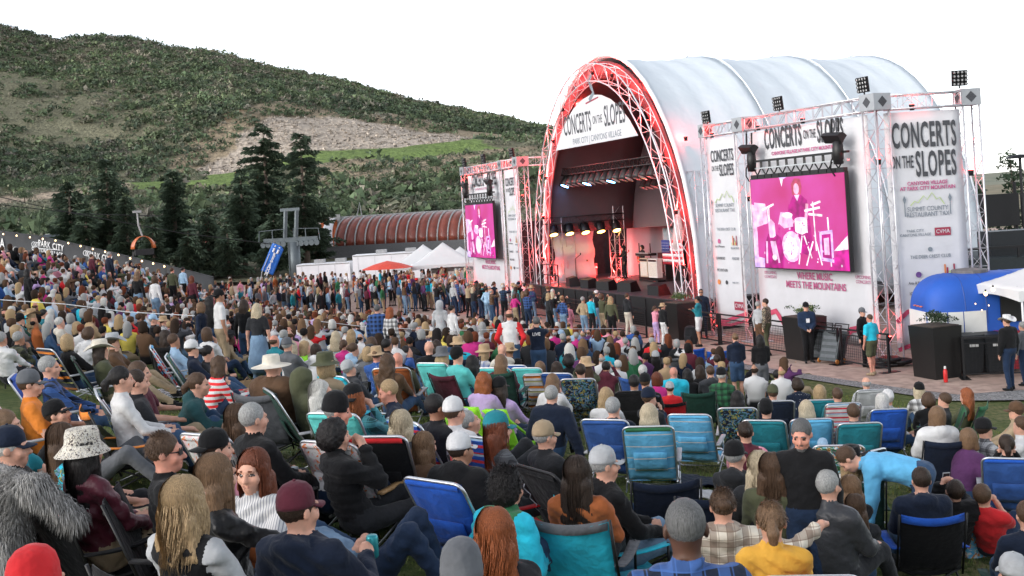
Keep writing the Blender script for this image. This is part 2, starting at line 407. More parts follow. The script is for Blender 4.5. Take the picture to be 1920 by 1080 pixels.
# ---- hillside: loft of depth lines, heights read off as real elevations
LINES = [(96, [(-300, 540), (0, 535), (400, 530), (800, 520), (1200, 505), (1600, 470)]),
         (125, [(-300, 480), (0, 470), (300, 478), (600, 474), (1000, 455), (1600, 424)]),
         (180, [(-300, 420), (0, 425), (150, 428), (350, 432), (600, 420), (800, 404), (1005, 388), (1300, 400), (1600, 410)]),
         (290, [(-300, 375), (0, 372), (200, 356), (330, 344), (450, 334), (560, 318), (650, 309), (800, 296), (900, 282), (1005, 272), (1300, 320), (1500, 400), (1700, 420)]),
         (335, [(-300, 350), (0, 350), (200, 338), (330, 325), (450, 312), (560, 290), (650, 282), (800, 270), (900, 264), (1005, 260), (1300, 310), (1500, 385), (1700, 400)]),
         (420, [(-300, 230), (0, 245), (200, 240), (330, 215), (450, 190), (560, 200), (620, 205), (700, 214), (800, 232), (900, 248), (1005, 256), (1300, 310), (1500, 385), (1700, 400)]),
         (640, [(-300, 20), (-100, 40), (0, 53), (60, 68), (110, 82), (150, 72), (190, 66), (260, 75), (330, 88), (400, 98), (470, 122), (560, 142), (640, 152), (700, 170), (780, 190), (860, 208), (940, 226), (1005, 243), (1100, 262), (1300, 300), (1500, 352), (1700, 362)]),
         (720, [(-300, 60), (0, 90), (190, 100), (400, 130), (640, 180), (1005, 265), (1300, 310), (1500, 360), (1700, 370)])]
def line_prof(Y, pts):
    uu, zz = [], []
    for px, py in pts:
        p = at(px, py, Y); uu.append(p.x / Y); zz.append(p.z)
    return np.array(uu), np.array(zz)
PROF = [(Y, *line_prof(Y, p)) for Y, p in LINES]
def vnoise(x, y, s):
    return np.sin(x * s + 1.3 * np.sin(y * s * .7)) * np.cos(y * s * 1.1 + .9 * np.sin(x * s * .6 + 2))
def hill_z(X, Y):
    X = np.asarray(X, float); Y = np.asarray(Y, float); U = X / Y
    Zs = np.stack([np.interp(U, u, z) for _, u, z in PROF]); Ys = np.array([p[0] for p in PROF], float)
    k = np.clip(np.searchsorted(Ys, Y) - 1, 0, len(Ys) - 2); t = np.clip((Y - Ys[k]) / (Ys[k + 1] - Ys[k]), 0, 1)
    z0 = np.take_along_axis(Zs, k[None], 0)[0]; z1 = np.take_along_axis(Zs, k[None] + 1, 0)[0]
    z = z0 + (z1 - z0) * t
    amp = np.clip((Y - 110) / 200, 0, 1)
    return z + amp * (1.6 * vnoise(X, Y, .045) + .8 * vnoise(X + 40, Y, .11) + .35 * vnoise(X, Y + 9, .31))
nu, nv = 250, 190
Ug = np.linspace(-.66, .4, nu); Yg = 96 * (720 / 96) ** (np.linspace(0, 1, nv))
UU, YY = np.meshgrid(Ug, Yg, indexing='ij'); XX = UU * YY; ZZ = hill_z(XX, YY)
V = np.stack([XX, YY, ZZ], -1).reshape(-1, 3)
i = np.arange(nu - 1)[:, None] * nv + np.arange(nv - 1)[None]; F = np.stack([i, i + nv, i + nv + 1, i + 1], -1).reshape(-1, 4)
def zones(X, Y):
    """0 scrub, 1 rock cut, 2 turf bench, 3 bare track"""
    X = np.asarray(X, float); Y = np.asarray(Y, float); px = X / Y * FPX + 960; w = 8 * vnoise(X, Y, .06) + 5 * vnoise(X, Y, .17)
    z = np.zeros(X.shape, int)
    top = np.interp(px, [360, 420, 560, 700, 850, 1000], [338, 360, 392, 396, 388, 362])
    rock = (Y > 334 + w * .3) & (Y < top + w) & (px > 355 + w * 2) & (px < 1010)
    z[rock] = 1
    scree = (Y > 334) & (Y < top + 34 + 2.5 * w) & (px > 340 + w * 3) & (px < 1010) & ~rock; z[scree] = 4
    turf = (Y > 291 + w * .4) & (Y < 337 + w * .3) & (px > 395) & (px < 930 - (Y - 300) * 2)
    z[turf & ~rock] = 2
    turf2 = (Y > 268 + w * .3) & (Y < 300 + w * .3) & (px > 180) & (px < 470); z[turf2] = 2
    track = (np.abs(Y - np.interp(px, [-300, 0, 120, 210, 330], [262, 262, 268, 280, 300]) + w * .15) < 7) & (px < 250); z[track] = 3
    bare = (Y > 232 + w) & (Y < 290 + w * .4) & (px > 560); z[bare & (z == 0)] = 4
    return z
ZN = zones(XX, YY).reshape(-1)
base = np.array([[.155, .15, .1], [.42, .36, .3], [.15, .21, .07], [.36, .29, .22], [.29, .235, .165]])[ZN]
n1 = (vnoise(XX, YY, .03) * .5 + vnoise(XX + 9, YY - 5, .09) * .5).reshape(-1)
base = base * (1 + .18 * n1[:, None]); rust = ((vnoise(XX + 31, YY, .021).reshape(-1) > .75) & (ZN == 0)); base[rust] = base[rust] * .4 + np.array([.26, .16, .1]) * .6
m, nt, b = new_mat('hill_earth'); L = nt.links; b.inputs['Roughness'].default_value = .95; b.inputs['Specular IOR Level'].default_value = .1
vc = N(nt, 'ShaderNodeVertexColor'); vc.layer_name = 'tint'; tc = N(nt, 'ShaderNodeTexCoord')
n1_ = N(nt, 'ShaderNodeTexNoise'); n1_.inputs['Scale'].default_value = .45; n1_.inputs['Detail'].default_value = 8; n1_.inputs['Roughness'].default_value = .7; L.new(tc.outputs['Object'], n1_.inputs['Vector'])
mr = N(nt, 'ShaderNodeMapRange'); mr.inputs[1].default_value = .3; mr.inputs[2].default_value = .7; mr.inputs[3].default_value = .55; mr.inputs[4].default_value = 1.35; L.new(n1_.outputs[0], mr.inputs[0])
ml = N(nt, 'ShaderNodeMix', data_type='RGBA', blend_type='MULTIPLY'); ml.inputs[0].default_value = 1.0; L.new(vc.outputs[0], ml.inputs[6]); L.new(mr.outputs[0], ml.inputs[7]); L.new(ml.outputs[2], b.inputs['Base Color'])
bump(nt, b, .8, 1.0, 1.2)
tag(link('hillside', np_mesh('hillside', V, F, [m], col=base)), kind='structure')

def leaf_clumps(C, R, n, size, cols, seed=0, squash=.75, shell=.55):
    """C (k,3) clump bases, R (k,) radii; n leaf tris each -> V,F,col"""
    g = np.random.default_rng(seed); k = len(C)
    d = g.normal(size=(k, n, 3)); d /= np.linalg.norm(d, axis=2, keepdims=True); d[..., 2] = np.abs(d[..., 2]) * 1.1 - .15
    r = (shell + (1 - shell) * g.random((k, n, 1)) ** .6) * (1 + .25 * np.sin(d[..., :1] * 5 + g.uniform(0, 6, (k, 1, 1))) * np.cos(d[..., 1:2] * 4))
    P = C[:, None] + d * r * R[:, None, None] * np.array([1, 1, squash])
    e1 = g.normal(size=(k, n, 3)); e2 = g.normal(size=(k, n, 3))
    e1 /= np.linalg.norm(e1, axis=2, keepdims=True); e2 /= np.linalg.norm(e2, axis=2, keepdims=True)
    s = size * R[:, None, None] * g.uniform(.6, 1.4, (k, n, 1))
    V = np.stack([P + e1 * s, P + e2 * s, P - (e1 + e2) * s * .6], 2).reshape(-1, 3)
    c = cols[:, None] * g.uniform(.65, 1.35, (k, n, 1)); c = np.repeat(c.reshape(-1, 3), 3, 0)
    return V, np.arange(len(V)).reshape(-1, 3), c
# scrub oak and sage covering the hill
cand = 82000
u = rng.uniform(-.62, .1, cand); y = np.sqrt(rng.uniform(150 ** 2, 668 ** 2, cand)); x = u * y; zn = zones(x, y)
dens = np.clip(.6 + .5 * vnoise(x, y, .018) + .4 * vnoise(x + 50, y, .05) + .3 * vnoise(x, y + 20, .12), .06, 1) * np.where(y > 430, 1.0, np.where(y > 340, .8, .5))
dens = np.where(y > 520, np.maximum(dens, .7), dens)
dens = np.where(zn == 0, dens, 0.0); dens = np.where(zn == 4, np.where(y > 330, .3, .1) * (vnoise(x, y, .05) > -.2), dens)
dens = np.where((zn == 0) & (y < 262), .4 * (vnoise(x, y, .035) > -.35), dens)
k = rng.random(cand) < dens * .66; x, y = x[k], y[k]; n = len(x)
pal = np.array([[.085, .12, .065], [.11, .14, .075], [.075, .1, .065], [.14, .145, .1], [.18, .165, .13]])
ci = rng.choice(5, n, p=[.32, .26, .22, .12, .08]); R = np.clip(rng.lognormal(.34, .42, n), .6, 3.4); pt = vnoise(x, y, .013) * .5 + vnoise(x + 70, y, .031) * .5
grey = (y > 560) & (rng.random(n) < .25); ci[grey] = 4
V, F, c = leaf_clumps(np.stack([x, y, hill_z(x, y) + R * .25], -1), R, 24, .3, pal[ci] * rng.uniform(.65, 1.35, (n, 1)) * (1 + .3 * pt[:, None] * np.array([1.1, 1.0, .8])), 3)
tag(link('hillside_scrub', np_mesh('hillside_scrub', V, F, [M_TINT], smooth=False, col=c)), 'dense green scrub oak and sage covering the mountainside', 'scrub', kind='stuff')
# low sage tufts on the nearer slope
n = 6500; u = rng.uniform(-.6, .05, n); y = rng.uniform(128, 292, n); x = u * y; k = zones(x, y) % 4 == 0; x, y = x[k], y[k]; n = len(x)
V, F, c = leaf_clumps(np.stack([x, y, hill_z(x, y) + .1], -1), rng.uniform(.3, .75, n), 9, .5, np.array([[.19, .19, .14]]) * rng.uniform(.55, 1.2, (n, 1)), 5)
tag(link('sagebrush', np_mesh('sagebrush', V, F, [M_TINT], smooth=False, col=c)), 'grey green sagebrush tufts dotted over the lower slope', 'sagebrush', kind='stuff')
# scattered stones on the quarry face
n = 2600; u = rng.uniform(-.3, .03, n); y = rng.uniform(335, 425, n); x = u * y; k = zones(x, y) == 1; x, y = x[k], y[k]; n = len(x)
V, F, c = leaf_clumps(np.stack([x, y, hill_z(x, y) - .1], -1), rng.uniform(.3, .9, n), 6, .8, np.array([[.38, .33, .28]]) * rng.uniform(.65, 1.2, (n, 1)), 6, shell=.2)
tag(link('quarry_rubble', np_mesh('quarry_rubble', V, F, [M_TINT], smooth=False, col=c)), 'grey rubble and broken rock on the quarry cut', 'rubble', kind='stuff')
# countable bushes on the lower slope
SHRUB_ME = []
for s in range(4):
    g = np.random.default_rng(40 + s); cl = g.normal(0, .42, (9, 3)) * np.array([1, 1, .4]) + np.array([0, 0, .55])
    V, F, c = leaf_clumps(cl, g.uniform(.42, .62, 9), 230, .085, np.array([[.07, .1, .055]]) * g.uniform(.8, 1.3, (9, 1)), 50 + s, .85)
    SHRUB_ME.append(np_mesh('foliage', V, F, [M_TINT], smooth=False, col=c))
M_BARK = pm('bark', (.12, .09, .07), .9, 0, .3, 20, 30, .6)
mb = MB(); mb.tube([(0, 0, -.3), (.03, .02, .3), (.0, .05, .7)], .06, 5, .03); STEM_ME = mb.mesh('stem', M_BARK)
for i, (px, py, wpx, Y, where) in enumerate([(648, 322, 34, 240, 'right of the conifers below the fairway'), (700, 345, 62, 205, 'on the bare slope above the orange roof'), (735, 318, 50, 230, 'under the fairway above the orange roof'), (800, 326, 48, 225, 'halfway up the slope right of the fairway'), (820, 302, 32, 250, 'dark and round below the bunker'),
        (668, 375, 62, 185, 'left of the roof vent on the slope'), (740, 384, 40, 178, 'close above the orange roof'), (790, 352, 48, 205, 'on the sage slope left of the screen tower'), (845, 330, 56, 215, 'upper right of the sage slope'), (840, 385, 48, 176, 'beside the left screen tower'),
        (760, 300, 36, 245, 'just below the fairway lip'), (930, 300, 28, 255, 'on the skyline beside the arch'), (915, 308, 30, 245, 'above the left truss'), (610, 345, 56, 190, 'tucked right of the tall conifers'), (625, 385, 50, 165, 'above the lift terminal gable'), (700, 405, 34, 165, 'behind the roof of the lift terminal'),
        (290, 372, 60, 190, 'between the left and middle conifers'), (350, 372, 46, 200, 'right of the middle spire conifer'), (260, 350, 42, 215, 'behind the left conifers'), (410, 372, 46, 190, 'left of the tallest conifer'), (395, 345, 36, 225, 'under the pale fairway strip'), (20, 385, 60, 200, 'at the left edge above the dry grass'), (70, 392, 60, 190, 'left of the big left conifer'),
        (20, 325, 50, 275, 'bright green at the left edge'), (75, 318, 56, 285, 'bright green above the track'), (125, 312, 46, 300, 'right end of the bright green thicket'), (45, 345, 40, 255, 'over the dirt track')]):
    p = at(px, py, Y); s = wpx * Y / FPX * .55; gz = float(hill_z(p.x, Y))
    o = empty('bush', (p.x, Y, gz), i * 1.3, 'green bush ' + where, 'bush', 'bushes on the lower slope'); o.scale = (s, s, s * .85)
    link('foliage', SHRUB_ME[i % 4], o); link('stem', STEM_ME, o)

# ---- conifers
def conifer(px, ytop, ybot, Y, wpx, label, seed, lean=0.0, gap=.25, bare=.12, col=(.058, .084, .054)):
    g = np.random.default_rng(seed); pt = at(px, ytop, Y); x0 = pt.x; z0 = float(hill_z(np.array(x0), np.array(Y * 1.0))) if Y > 96 else ground(x0, Y)
    H = pt.z - z0; W = wpx * Y / FPX * 1.0
    o = empty('conifer', (x0, Y, z0), 0, label, 'tree', 'conifers behind the crowd')
    mb = MB(); mb.tube([(0, 0, -.3), (lean * .3 * H, .05, H * .35), (lean * .5 * H, 0, H * .7), (lean * H * .2, 0, H * .98)], W * .06 + .12, 7, .03); mb.build('trunk', M_BARK, o, True)
    V = []; C = []; nl = int(H * 3.4)
    limbs = MB()
    for li in range(nl):
        t = bare + (1 - bare) * (li + g.random()) / nl; zc = t * H; tc_ = math.sin(min(1, t / .5) * math.pi / 2)
        prof = .84 * W * (1 - t) ** (.45 if seed in (492, 562) else .7) * (.82 + .3 * math.sin(t * 15 + seed) + .2 * g.normal()) + .25
        cx = lean * H * (.3 * t / .35 if t < .35 else .4)
        for bi in range(int(6 + 7 * (1 - t))):
            if g.random() < gap * (.5 + 1.0 * (math.sin(li * 1.7 + seed) > .1)): continue
            a = g.uniform(0, 6.283); Lb = max(.3, prof) * g.uniform(.55, 1.15); drop = g.uniform(-.05, .28)
            d = np.array([math.cos(a), math.sin(a), 0])
            if g.random() < .16: limbs.tube([(cx, 0, zc), tuple(np.array([cx, 0, zc]) + d * Lb * .8 + np.array([0, 0, -drop * Lb * .6]))], .05, 3, .02)
            ns = max(5, int(Lb * 12))
            for si in range(ns):
                f = .22 + .78 * (si + g.random()) / ns
                c0 = np.array([cx, 0, zc]) + d * Lb * f + np.array([0, 0, -drop * Lb * f * f]) + g.normal(0, .14, 3) * np.array([1, 1, .6])
                side = np.array([-d[1], d[0], 0]); wl_ = g.uniform(.3, .6) * (1.15 - .4 * f)
                for sgn in (-1, 1, .1):
                    tip = c0 + side * sgn * wl_ * g.uniform(.5, 1.2) + d * wl_ * .8 + np.array([0, 0, g.uniform(-.3, .12)])
                    V += [c0 - d * wl_ * .35, c0 + np.array([0, 0, .12]) + d * wl_ * .2, tip]
                    C.append(g.uniform(.6, 1.5))
    V = np.array(V); cc = np.repeat(np.array(col)[None] * np.array(C)[:, None], 3, 0)
    link('crown', np_mesh('crown', V, np.arange(len(V)).reshape(-1, 3), [M_TINT], smooth=False, col=cc), o)
    if limbs.v: tag(limbs.build('limbs', M_BARK, o), kind='stuff')
    return o
for a_ in ((492, 232, 112, 92, 'tallest dark conifer with open top left of the orange roof', .42), (562, 252, 108, 78, 'tall conifer with ragged spire beside the chairlift tower', .4), (450, 318, 104, 58, 'dense conifer filling in left of the tallest one', .2), (198, 300, 102, 84, 'broad dark conifer above the banner fence', .28), (128, 340, 104, 78, 'wide conifer leaning over the left banner fence', .3), (322, 322, 106, 72, 'slim spired conifer right of the orange gondola cabin', .22), (388, 392, 100, 60, 'small bushy conifer between the spire and the tall pair', .16), (235, 368, 99, 50, 'dense young conifer next to the gondola cabin', .16), (285, 408, 97, 44, 'low dark conifer at the foot of the slim spire', .12), (512, 400, 100, 64, 'low conifer thicket behind the restroom flag', .12), (588, 420, 112, 36, 'short conifer tucked behind the lift terminal gable', .2), (352, 430, 98, 50, 'low conifer left of the small bushy one', .12), (425, 425, 99, 48, 'low conifer right of the small bushy one', .12), (160, 395, 99, 60, 'low dark conifer between the two left conifers', .14)):
    conifer(a_[0], a_[1], 500, a_[2], a_[3], a_[4], a_[0], 0, a_[5])
# ================================================================== trusses, banners, screens, stage
M_TRUSS = pm('truss_aluminium', (.6, .6, .63), .38, .55, .08, 10)
M_CUBE = pm('corner_block', (.34, .35, .37), .4, .5, .06, 6)
M_INK = pm('banner_ink', (.05, .052, .06), .7, 0, .5, 60)
M_PINKINK = pm('banner_pink_ink', (.45, .1, .22), .7, 0, .15, 30)
M_GREYINK = pm('banner_grey_ink', (.17, .2, .23), .7, 0, .2, 30)
M_CVMA = pm('banner_crimson', (.28, .03, .06), .7, 0, .1, 10)
M_GREENINK = pm('banner_green_ink', (.4, .5, .22), .7, 0, .1, 10)
M_ORANGEINK = pm('banner_orange_ink', (.6, .2, .06), .7, 0, .1, 10)
M_WAVE = pm('banner_wave_red', (.5, .06, .12), .7, 0, .1, 10)
M_BANNER = pm('banner_vinyl', (.54, .54, .565), .6, 0, .05, 1.5, 2.5, .35, bd=.06)
M_LENS = pm('lamp_lens', (.5, .5, .52), .15, .3, .1, 20)
M_RED_ON = emit('red_lamp_on', (1.0, .05, .04), 14)
M_AMBER_ON = emit('amber_lamp_on', (1.0, .6, .12), 6)
M_BLUE_ON = emit('blue_lamp_on', (.15, .45, 1.0), 12)
M_BULB = emit('warm_bulb_on', (1.0, .62, .3), 2.2)

def truss(name, parent_or_none, L, w, label=None, n=None, r=.028, cat='truss', group=None, mat=None, depth=None):
    """box truss along local +x from 0 to L, section w (y) x depth (z) centred; chords and lacing are parts"""
    o = empty(name, (0, 0, 0), 0, label, cat, group)
    if parent_or_none is not None: o.parent = parent_or_none
    d = depth or w; n = n or max(2, int(round(L / max(w, .3) / 1.1))); mat = mat or M_TRUSS
    cs = [(-w / 2, -d / 2), (w / 2, -d / 2), (w / 2, d / 2), (-w / 2, d / 2)]
    for (y, z) in cs: MB().tube([(0, y, z), (L, y, z)], r, 6).build('chord', mat, o, True)
    for k in range(4):
        a, b = cs[k], cs[(k + 1) % 4]; pts = []
        for i in range(n):
            x0, x1 = L * i / n, L * (i + 1) / n
            pts += [(x0 + .001, *a), (x0, *b)] if i == 0 else []
            p, q = (b, a) if i % 2 == 0 else (a, b)
            pts += [(x1, *q), (x1 + .002, *p), (x1 + .004, *q)]
        MB().tube(pts, r * .55, 4).build('lacing', mat, o)
    return o
def tower(x, y, z0, h, w, rz, label, group='truss towers of the screen walls', cube=True, emblem=True):
    o = truss('truss_tower', None, h, w, label, group=group)
    o.location = (x, y, z0); o.rotation_euler = Matrix(((0, 1, 0), (0, 0, 1), (1, 0, 0))).to_euler() if False else (0, -math.pi / 2, rz)
    o.rotation_mode = 'XYZ'
    R = Matrix.Rotation(rz, 4, 'Z') @ Matrix.Rotation(-math.pi / 2, 4, 'Y')
    o.rotation_euler = R.to_euler()
    if cube:
        c = MB(); s = w / 2 + .05; c.box(h - .001, h + .5, -s, s, -s, s); cb = c.build('corner_block', M_CUBE, o)
        for (ax, sg) in ((1, -1), (2, -1), (1, 1), (2, 1)):
            pts = []
            for k in range(4):
                a = k * math.pi / 2; p = [h + .25 + .17 * math.cos(a), 0, 0]; p[3 - ax] = .17 * math.sin(a); p[ax] = sg * (s + .002); pts.append(tuple(p))
            axv = [0, 0, 0]; axv[ax] = sg
            MB().poly(pts, .004, axv).build('diamond_cutout', M_INK if emblem else M_CUBE, cb)
    f = MB(); f.box(.0, .04, -w * .75, w * .75, -w * .75, w * .75); f.build('base_plate', M_TRUSS, o)
    return o
def place(o, parent_m, loc, rx=0, ry=0, rz=0):
    o.matrix_world = parent_m @ Matrix.Translation(loc) @ (Matrix.Rotation(rz, 4, 'Z') @ Matrix.Rotation(ry, 4, 'Y') @ Matrix.Rotation(rx, 4, 'X'))
    return o
def banner(frame, x0, x1, z0, z1, y, label, nseg=10, ripple=.02):
    w = x1 - x0
    o = empty('banner', (0, 0, 0), 0, label, 'banner', 'printed banners of the stage'); o.matrix_world = frame @ Matrix.Translation(((x0 + x1) / 2, y, z0))
    h = z1 - z0; ph = random.random() * 6
    MB().grid(lambda u, v: ((u - .5) * w, ripple * (math.sin(u * 9 + ph + v * 2) * .4 + math.sin(v * 17 + ph) * .25), v * h), nseg, nseg * 2, .006).build('vinyl_sheet', M_BANNER, o, True)
    return o, w, h
def wave(o, pts, th, y, mat=None):
    """flat ribbon printed on the banner"""
    n = len(pts); v = []
    for i, (x, z) in enumerate(pts):
        a = pts[max(i - 1, 0)]; c = pts[min(i + 1, n - 1)]; t = Vector((c[0] - a[0], c[1] - a[1])).normalized()
        v += [(x - t.y * th / 2, y, z + t.x * th / 2), (x + t.y * th / 2, y, z - t.x * th / 2)]
    MB().add(v, [(2 * i, 2 * i + 1, 2 * i + 3, 2 * i + 2) for i in range(n - 1)]).build('printed_wave', mat or M_WAVE, o)
def mountain_logo(o, x, z, s, y):
    pts = [(-1, 0), (-.75, .25), (-.55, .15), (-.2, .55), (0, .3), (.3, .7), (.55, .3), (.75, .4), (1, 0)]
    for k in range(len(pts) - 1):
        pass
    wave(o, [(x + a * s, z + b * s) for a, b in pts], .03 * s * 2, y, M_GREENINK)
def fork_spoon(o, x, z, s, y):
    m = MB(); m.poly([(x - s * .05, y, z - s), (x + s * .05, y, z - s), (x + s * .04, y, z + .2 * s), (x + s * .16, y, z + .6 * s), (x, y, z + s), (x - s * .16, y, z + .6 * s), (x - s * .04, y, z + .2 * s)], -.003); m.build('printed_spoon', M_GREYINK, o)
def big_title(o, x, z, w, y, lines=2):
    """CONCERTS / ON THE SLOPES block; w is the width"""
    if lines == 2:
        text(o, 'CONCERTS', (x, y, z), w * .5, M_INK, sx=.335, off=.012 * w, spacing=1.12)
        text(o, 'ON THE', (x - w * .34, y, z - w * .37), w * .25, M_INK, sx=.36, off=.004 * w)
        text(o, 'SLOPES', (x + w * .15, y, z - w * .42), w * .5, M_INK, sx=.335, off=.012 * w, spacing=1.12)
    else:
        text(o, 'CONCERTS', (x - w * .27, y, z), w * .24, M_INK, sx=.38, off=.005 * w, spacing=1.1)
        text(o, 'ON THE', (x + w * .085, y, z + .0 * w), w * .1, M_INK, sx=.42, off=.001 * w)
        text(o, 'SLOPES', (x + w * .34, y, z), w * .24, M_INK, sx=.38, off=.005 * w, spacing=1.1)
def sponsor_column(o, x, ztop, w, y, rows):
    """rows of (kind, text, dz, size)"""
    for kind, s, dx, dz, size, mat in rows:
        if kind == 't': text(o, s, (x + dx * w, y, ztop - dz), size, mat, sx=.8)
        elif kind == 'box':
            q = text(o, s, (x + dx * w, y - .006, ztop - dz), size, M_BANNER, sx=.9)
            hw = size * len(s) * .36; MB().box(x + dx * w - hw, x + dx * w + hw, y - .002, y + .002, ztop - dz - size * .72, ztop - dz + size * .72).build('printed_panel', M_CVMA, o)
        elif kind == 'bars':
            for k in range(6): MB().box(x + dx * w + (k - 3) * size * .35, x + dx * w + (k - 3) * size * .35 + size * .25, y - .002, y + .002, ztop - dz, ztop - dz + size * (.6 + .5 * ((k * 7) % 4))).build('printed_bar', [M_GREENINK, M_ORANGEINK, M_CVMA][k % 3], o)
        elif kind == 'dot': MB().lathe([(size, 0), (size, .003)], 14).build('printed_emblem', mat, o).matrix_local = Matrix.Translation((x + dx * w, y - .001, ztop - dz)) @ Matrix.Rotation(math.pi / 2, 4, 'X')

# ---- video picture (flat print of light)
def screen_mat(key, seed):
    m, nt, b = new_mat(key); L = nt.links
    tc = N(nt, 'ShaderNodeTexCoord'); mp = N(nt, 'ShaderNodeMapping'); mp.inputs['Location'].default_value = (seed, 0, 0); L.new(tc.outputs['Object'], mp.inputs[0])
    nz = N(nt, 'ShaderNodeTexNoise'); nz.inputs['Scale'].default_value = .7; nz.inputs['Detail'].default_value = 2; L.new(mp.outputs[0], nz.inputs['Vector'])
    cr = N(nt, 'ShaderNodeValToRGB'); e = cr.color_ramp.elements; e[0].position = .3; e[0].color = (.72, .004, .24, 1); e[1].position = .7; e[1].color = (.86, .05, .5, 1)
    L.new(nz.outputs[0], cr.inputs[0])
    ck = N(nt, 'ShaderNodeTexNoise'); ck.inputs['Scale'].default_value = 60; L.new(tc.outputs['Object'], ck.inputs['Vector'])
    mx = N(nt, 'ShaderNodeMix', data_type='RGBA', blend_type='MULTIPLY'); mx.inputs[0].default_value = .25; L.new(cr.outputs[0], mx.inputs[6]); L.new(ck.outputs[0], mx.inputs[7])
    b.inputs['Base Color'].default_value = (.02, .02, .02, 1); L.new(mx.outputs[2], b.inputs['Emission Color']); b.inputs['Emission Strength'].default_value = .4
    b.inputs['Roughness'].default_value = .4
    return m
SCREEN_K = .37
def se(key, c, k=1.0):
    m = emit('screen_' + key, c, SCREEN_K * k); nt = m.node_tree; b = nt.nodes['Principled BSDF']; tc = N(nt, 'ShaderNodeTexCoord'); nz = N(nt, 'ShaderNodeTexNoise'); nz.inputs['Scale'].default_value = 3.5; nz.inputs['Detail'].default_value = 6; nt.links.new(tc.outputs['Object'], nz.inputs['Vector'])
    mr = N(nt, 'ShaderNodeMapRange'); mr.inputs[1].default_value = .35; mr.inputs[2].default_value = .65; mr.inputs[3].default_value = SCREEN_K * k * .35; mr.inputs[4].default_value = SCREEN_K * k * 1.35; nt.links.new(nz.outputs[0], mr.inputs[0]); nt.links.new(mr.outputs[0], b.inputs['Emission Strength']); return m
S_WHITE = se('white', (1, .86, .97), 1.15); S_PALE = se('pale', (1, .55, .86)); S_DARK = se('dark', (.42, .0, .2)); S_LILAC = se('lilac', (.75, .5, 1.0)); S_FACE = se('face', (1, .42, .6)); S_HAIR = se('hair', (.5, .06, .13)); S_DEEP = se('deep', (.62, .01, .3))
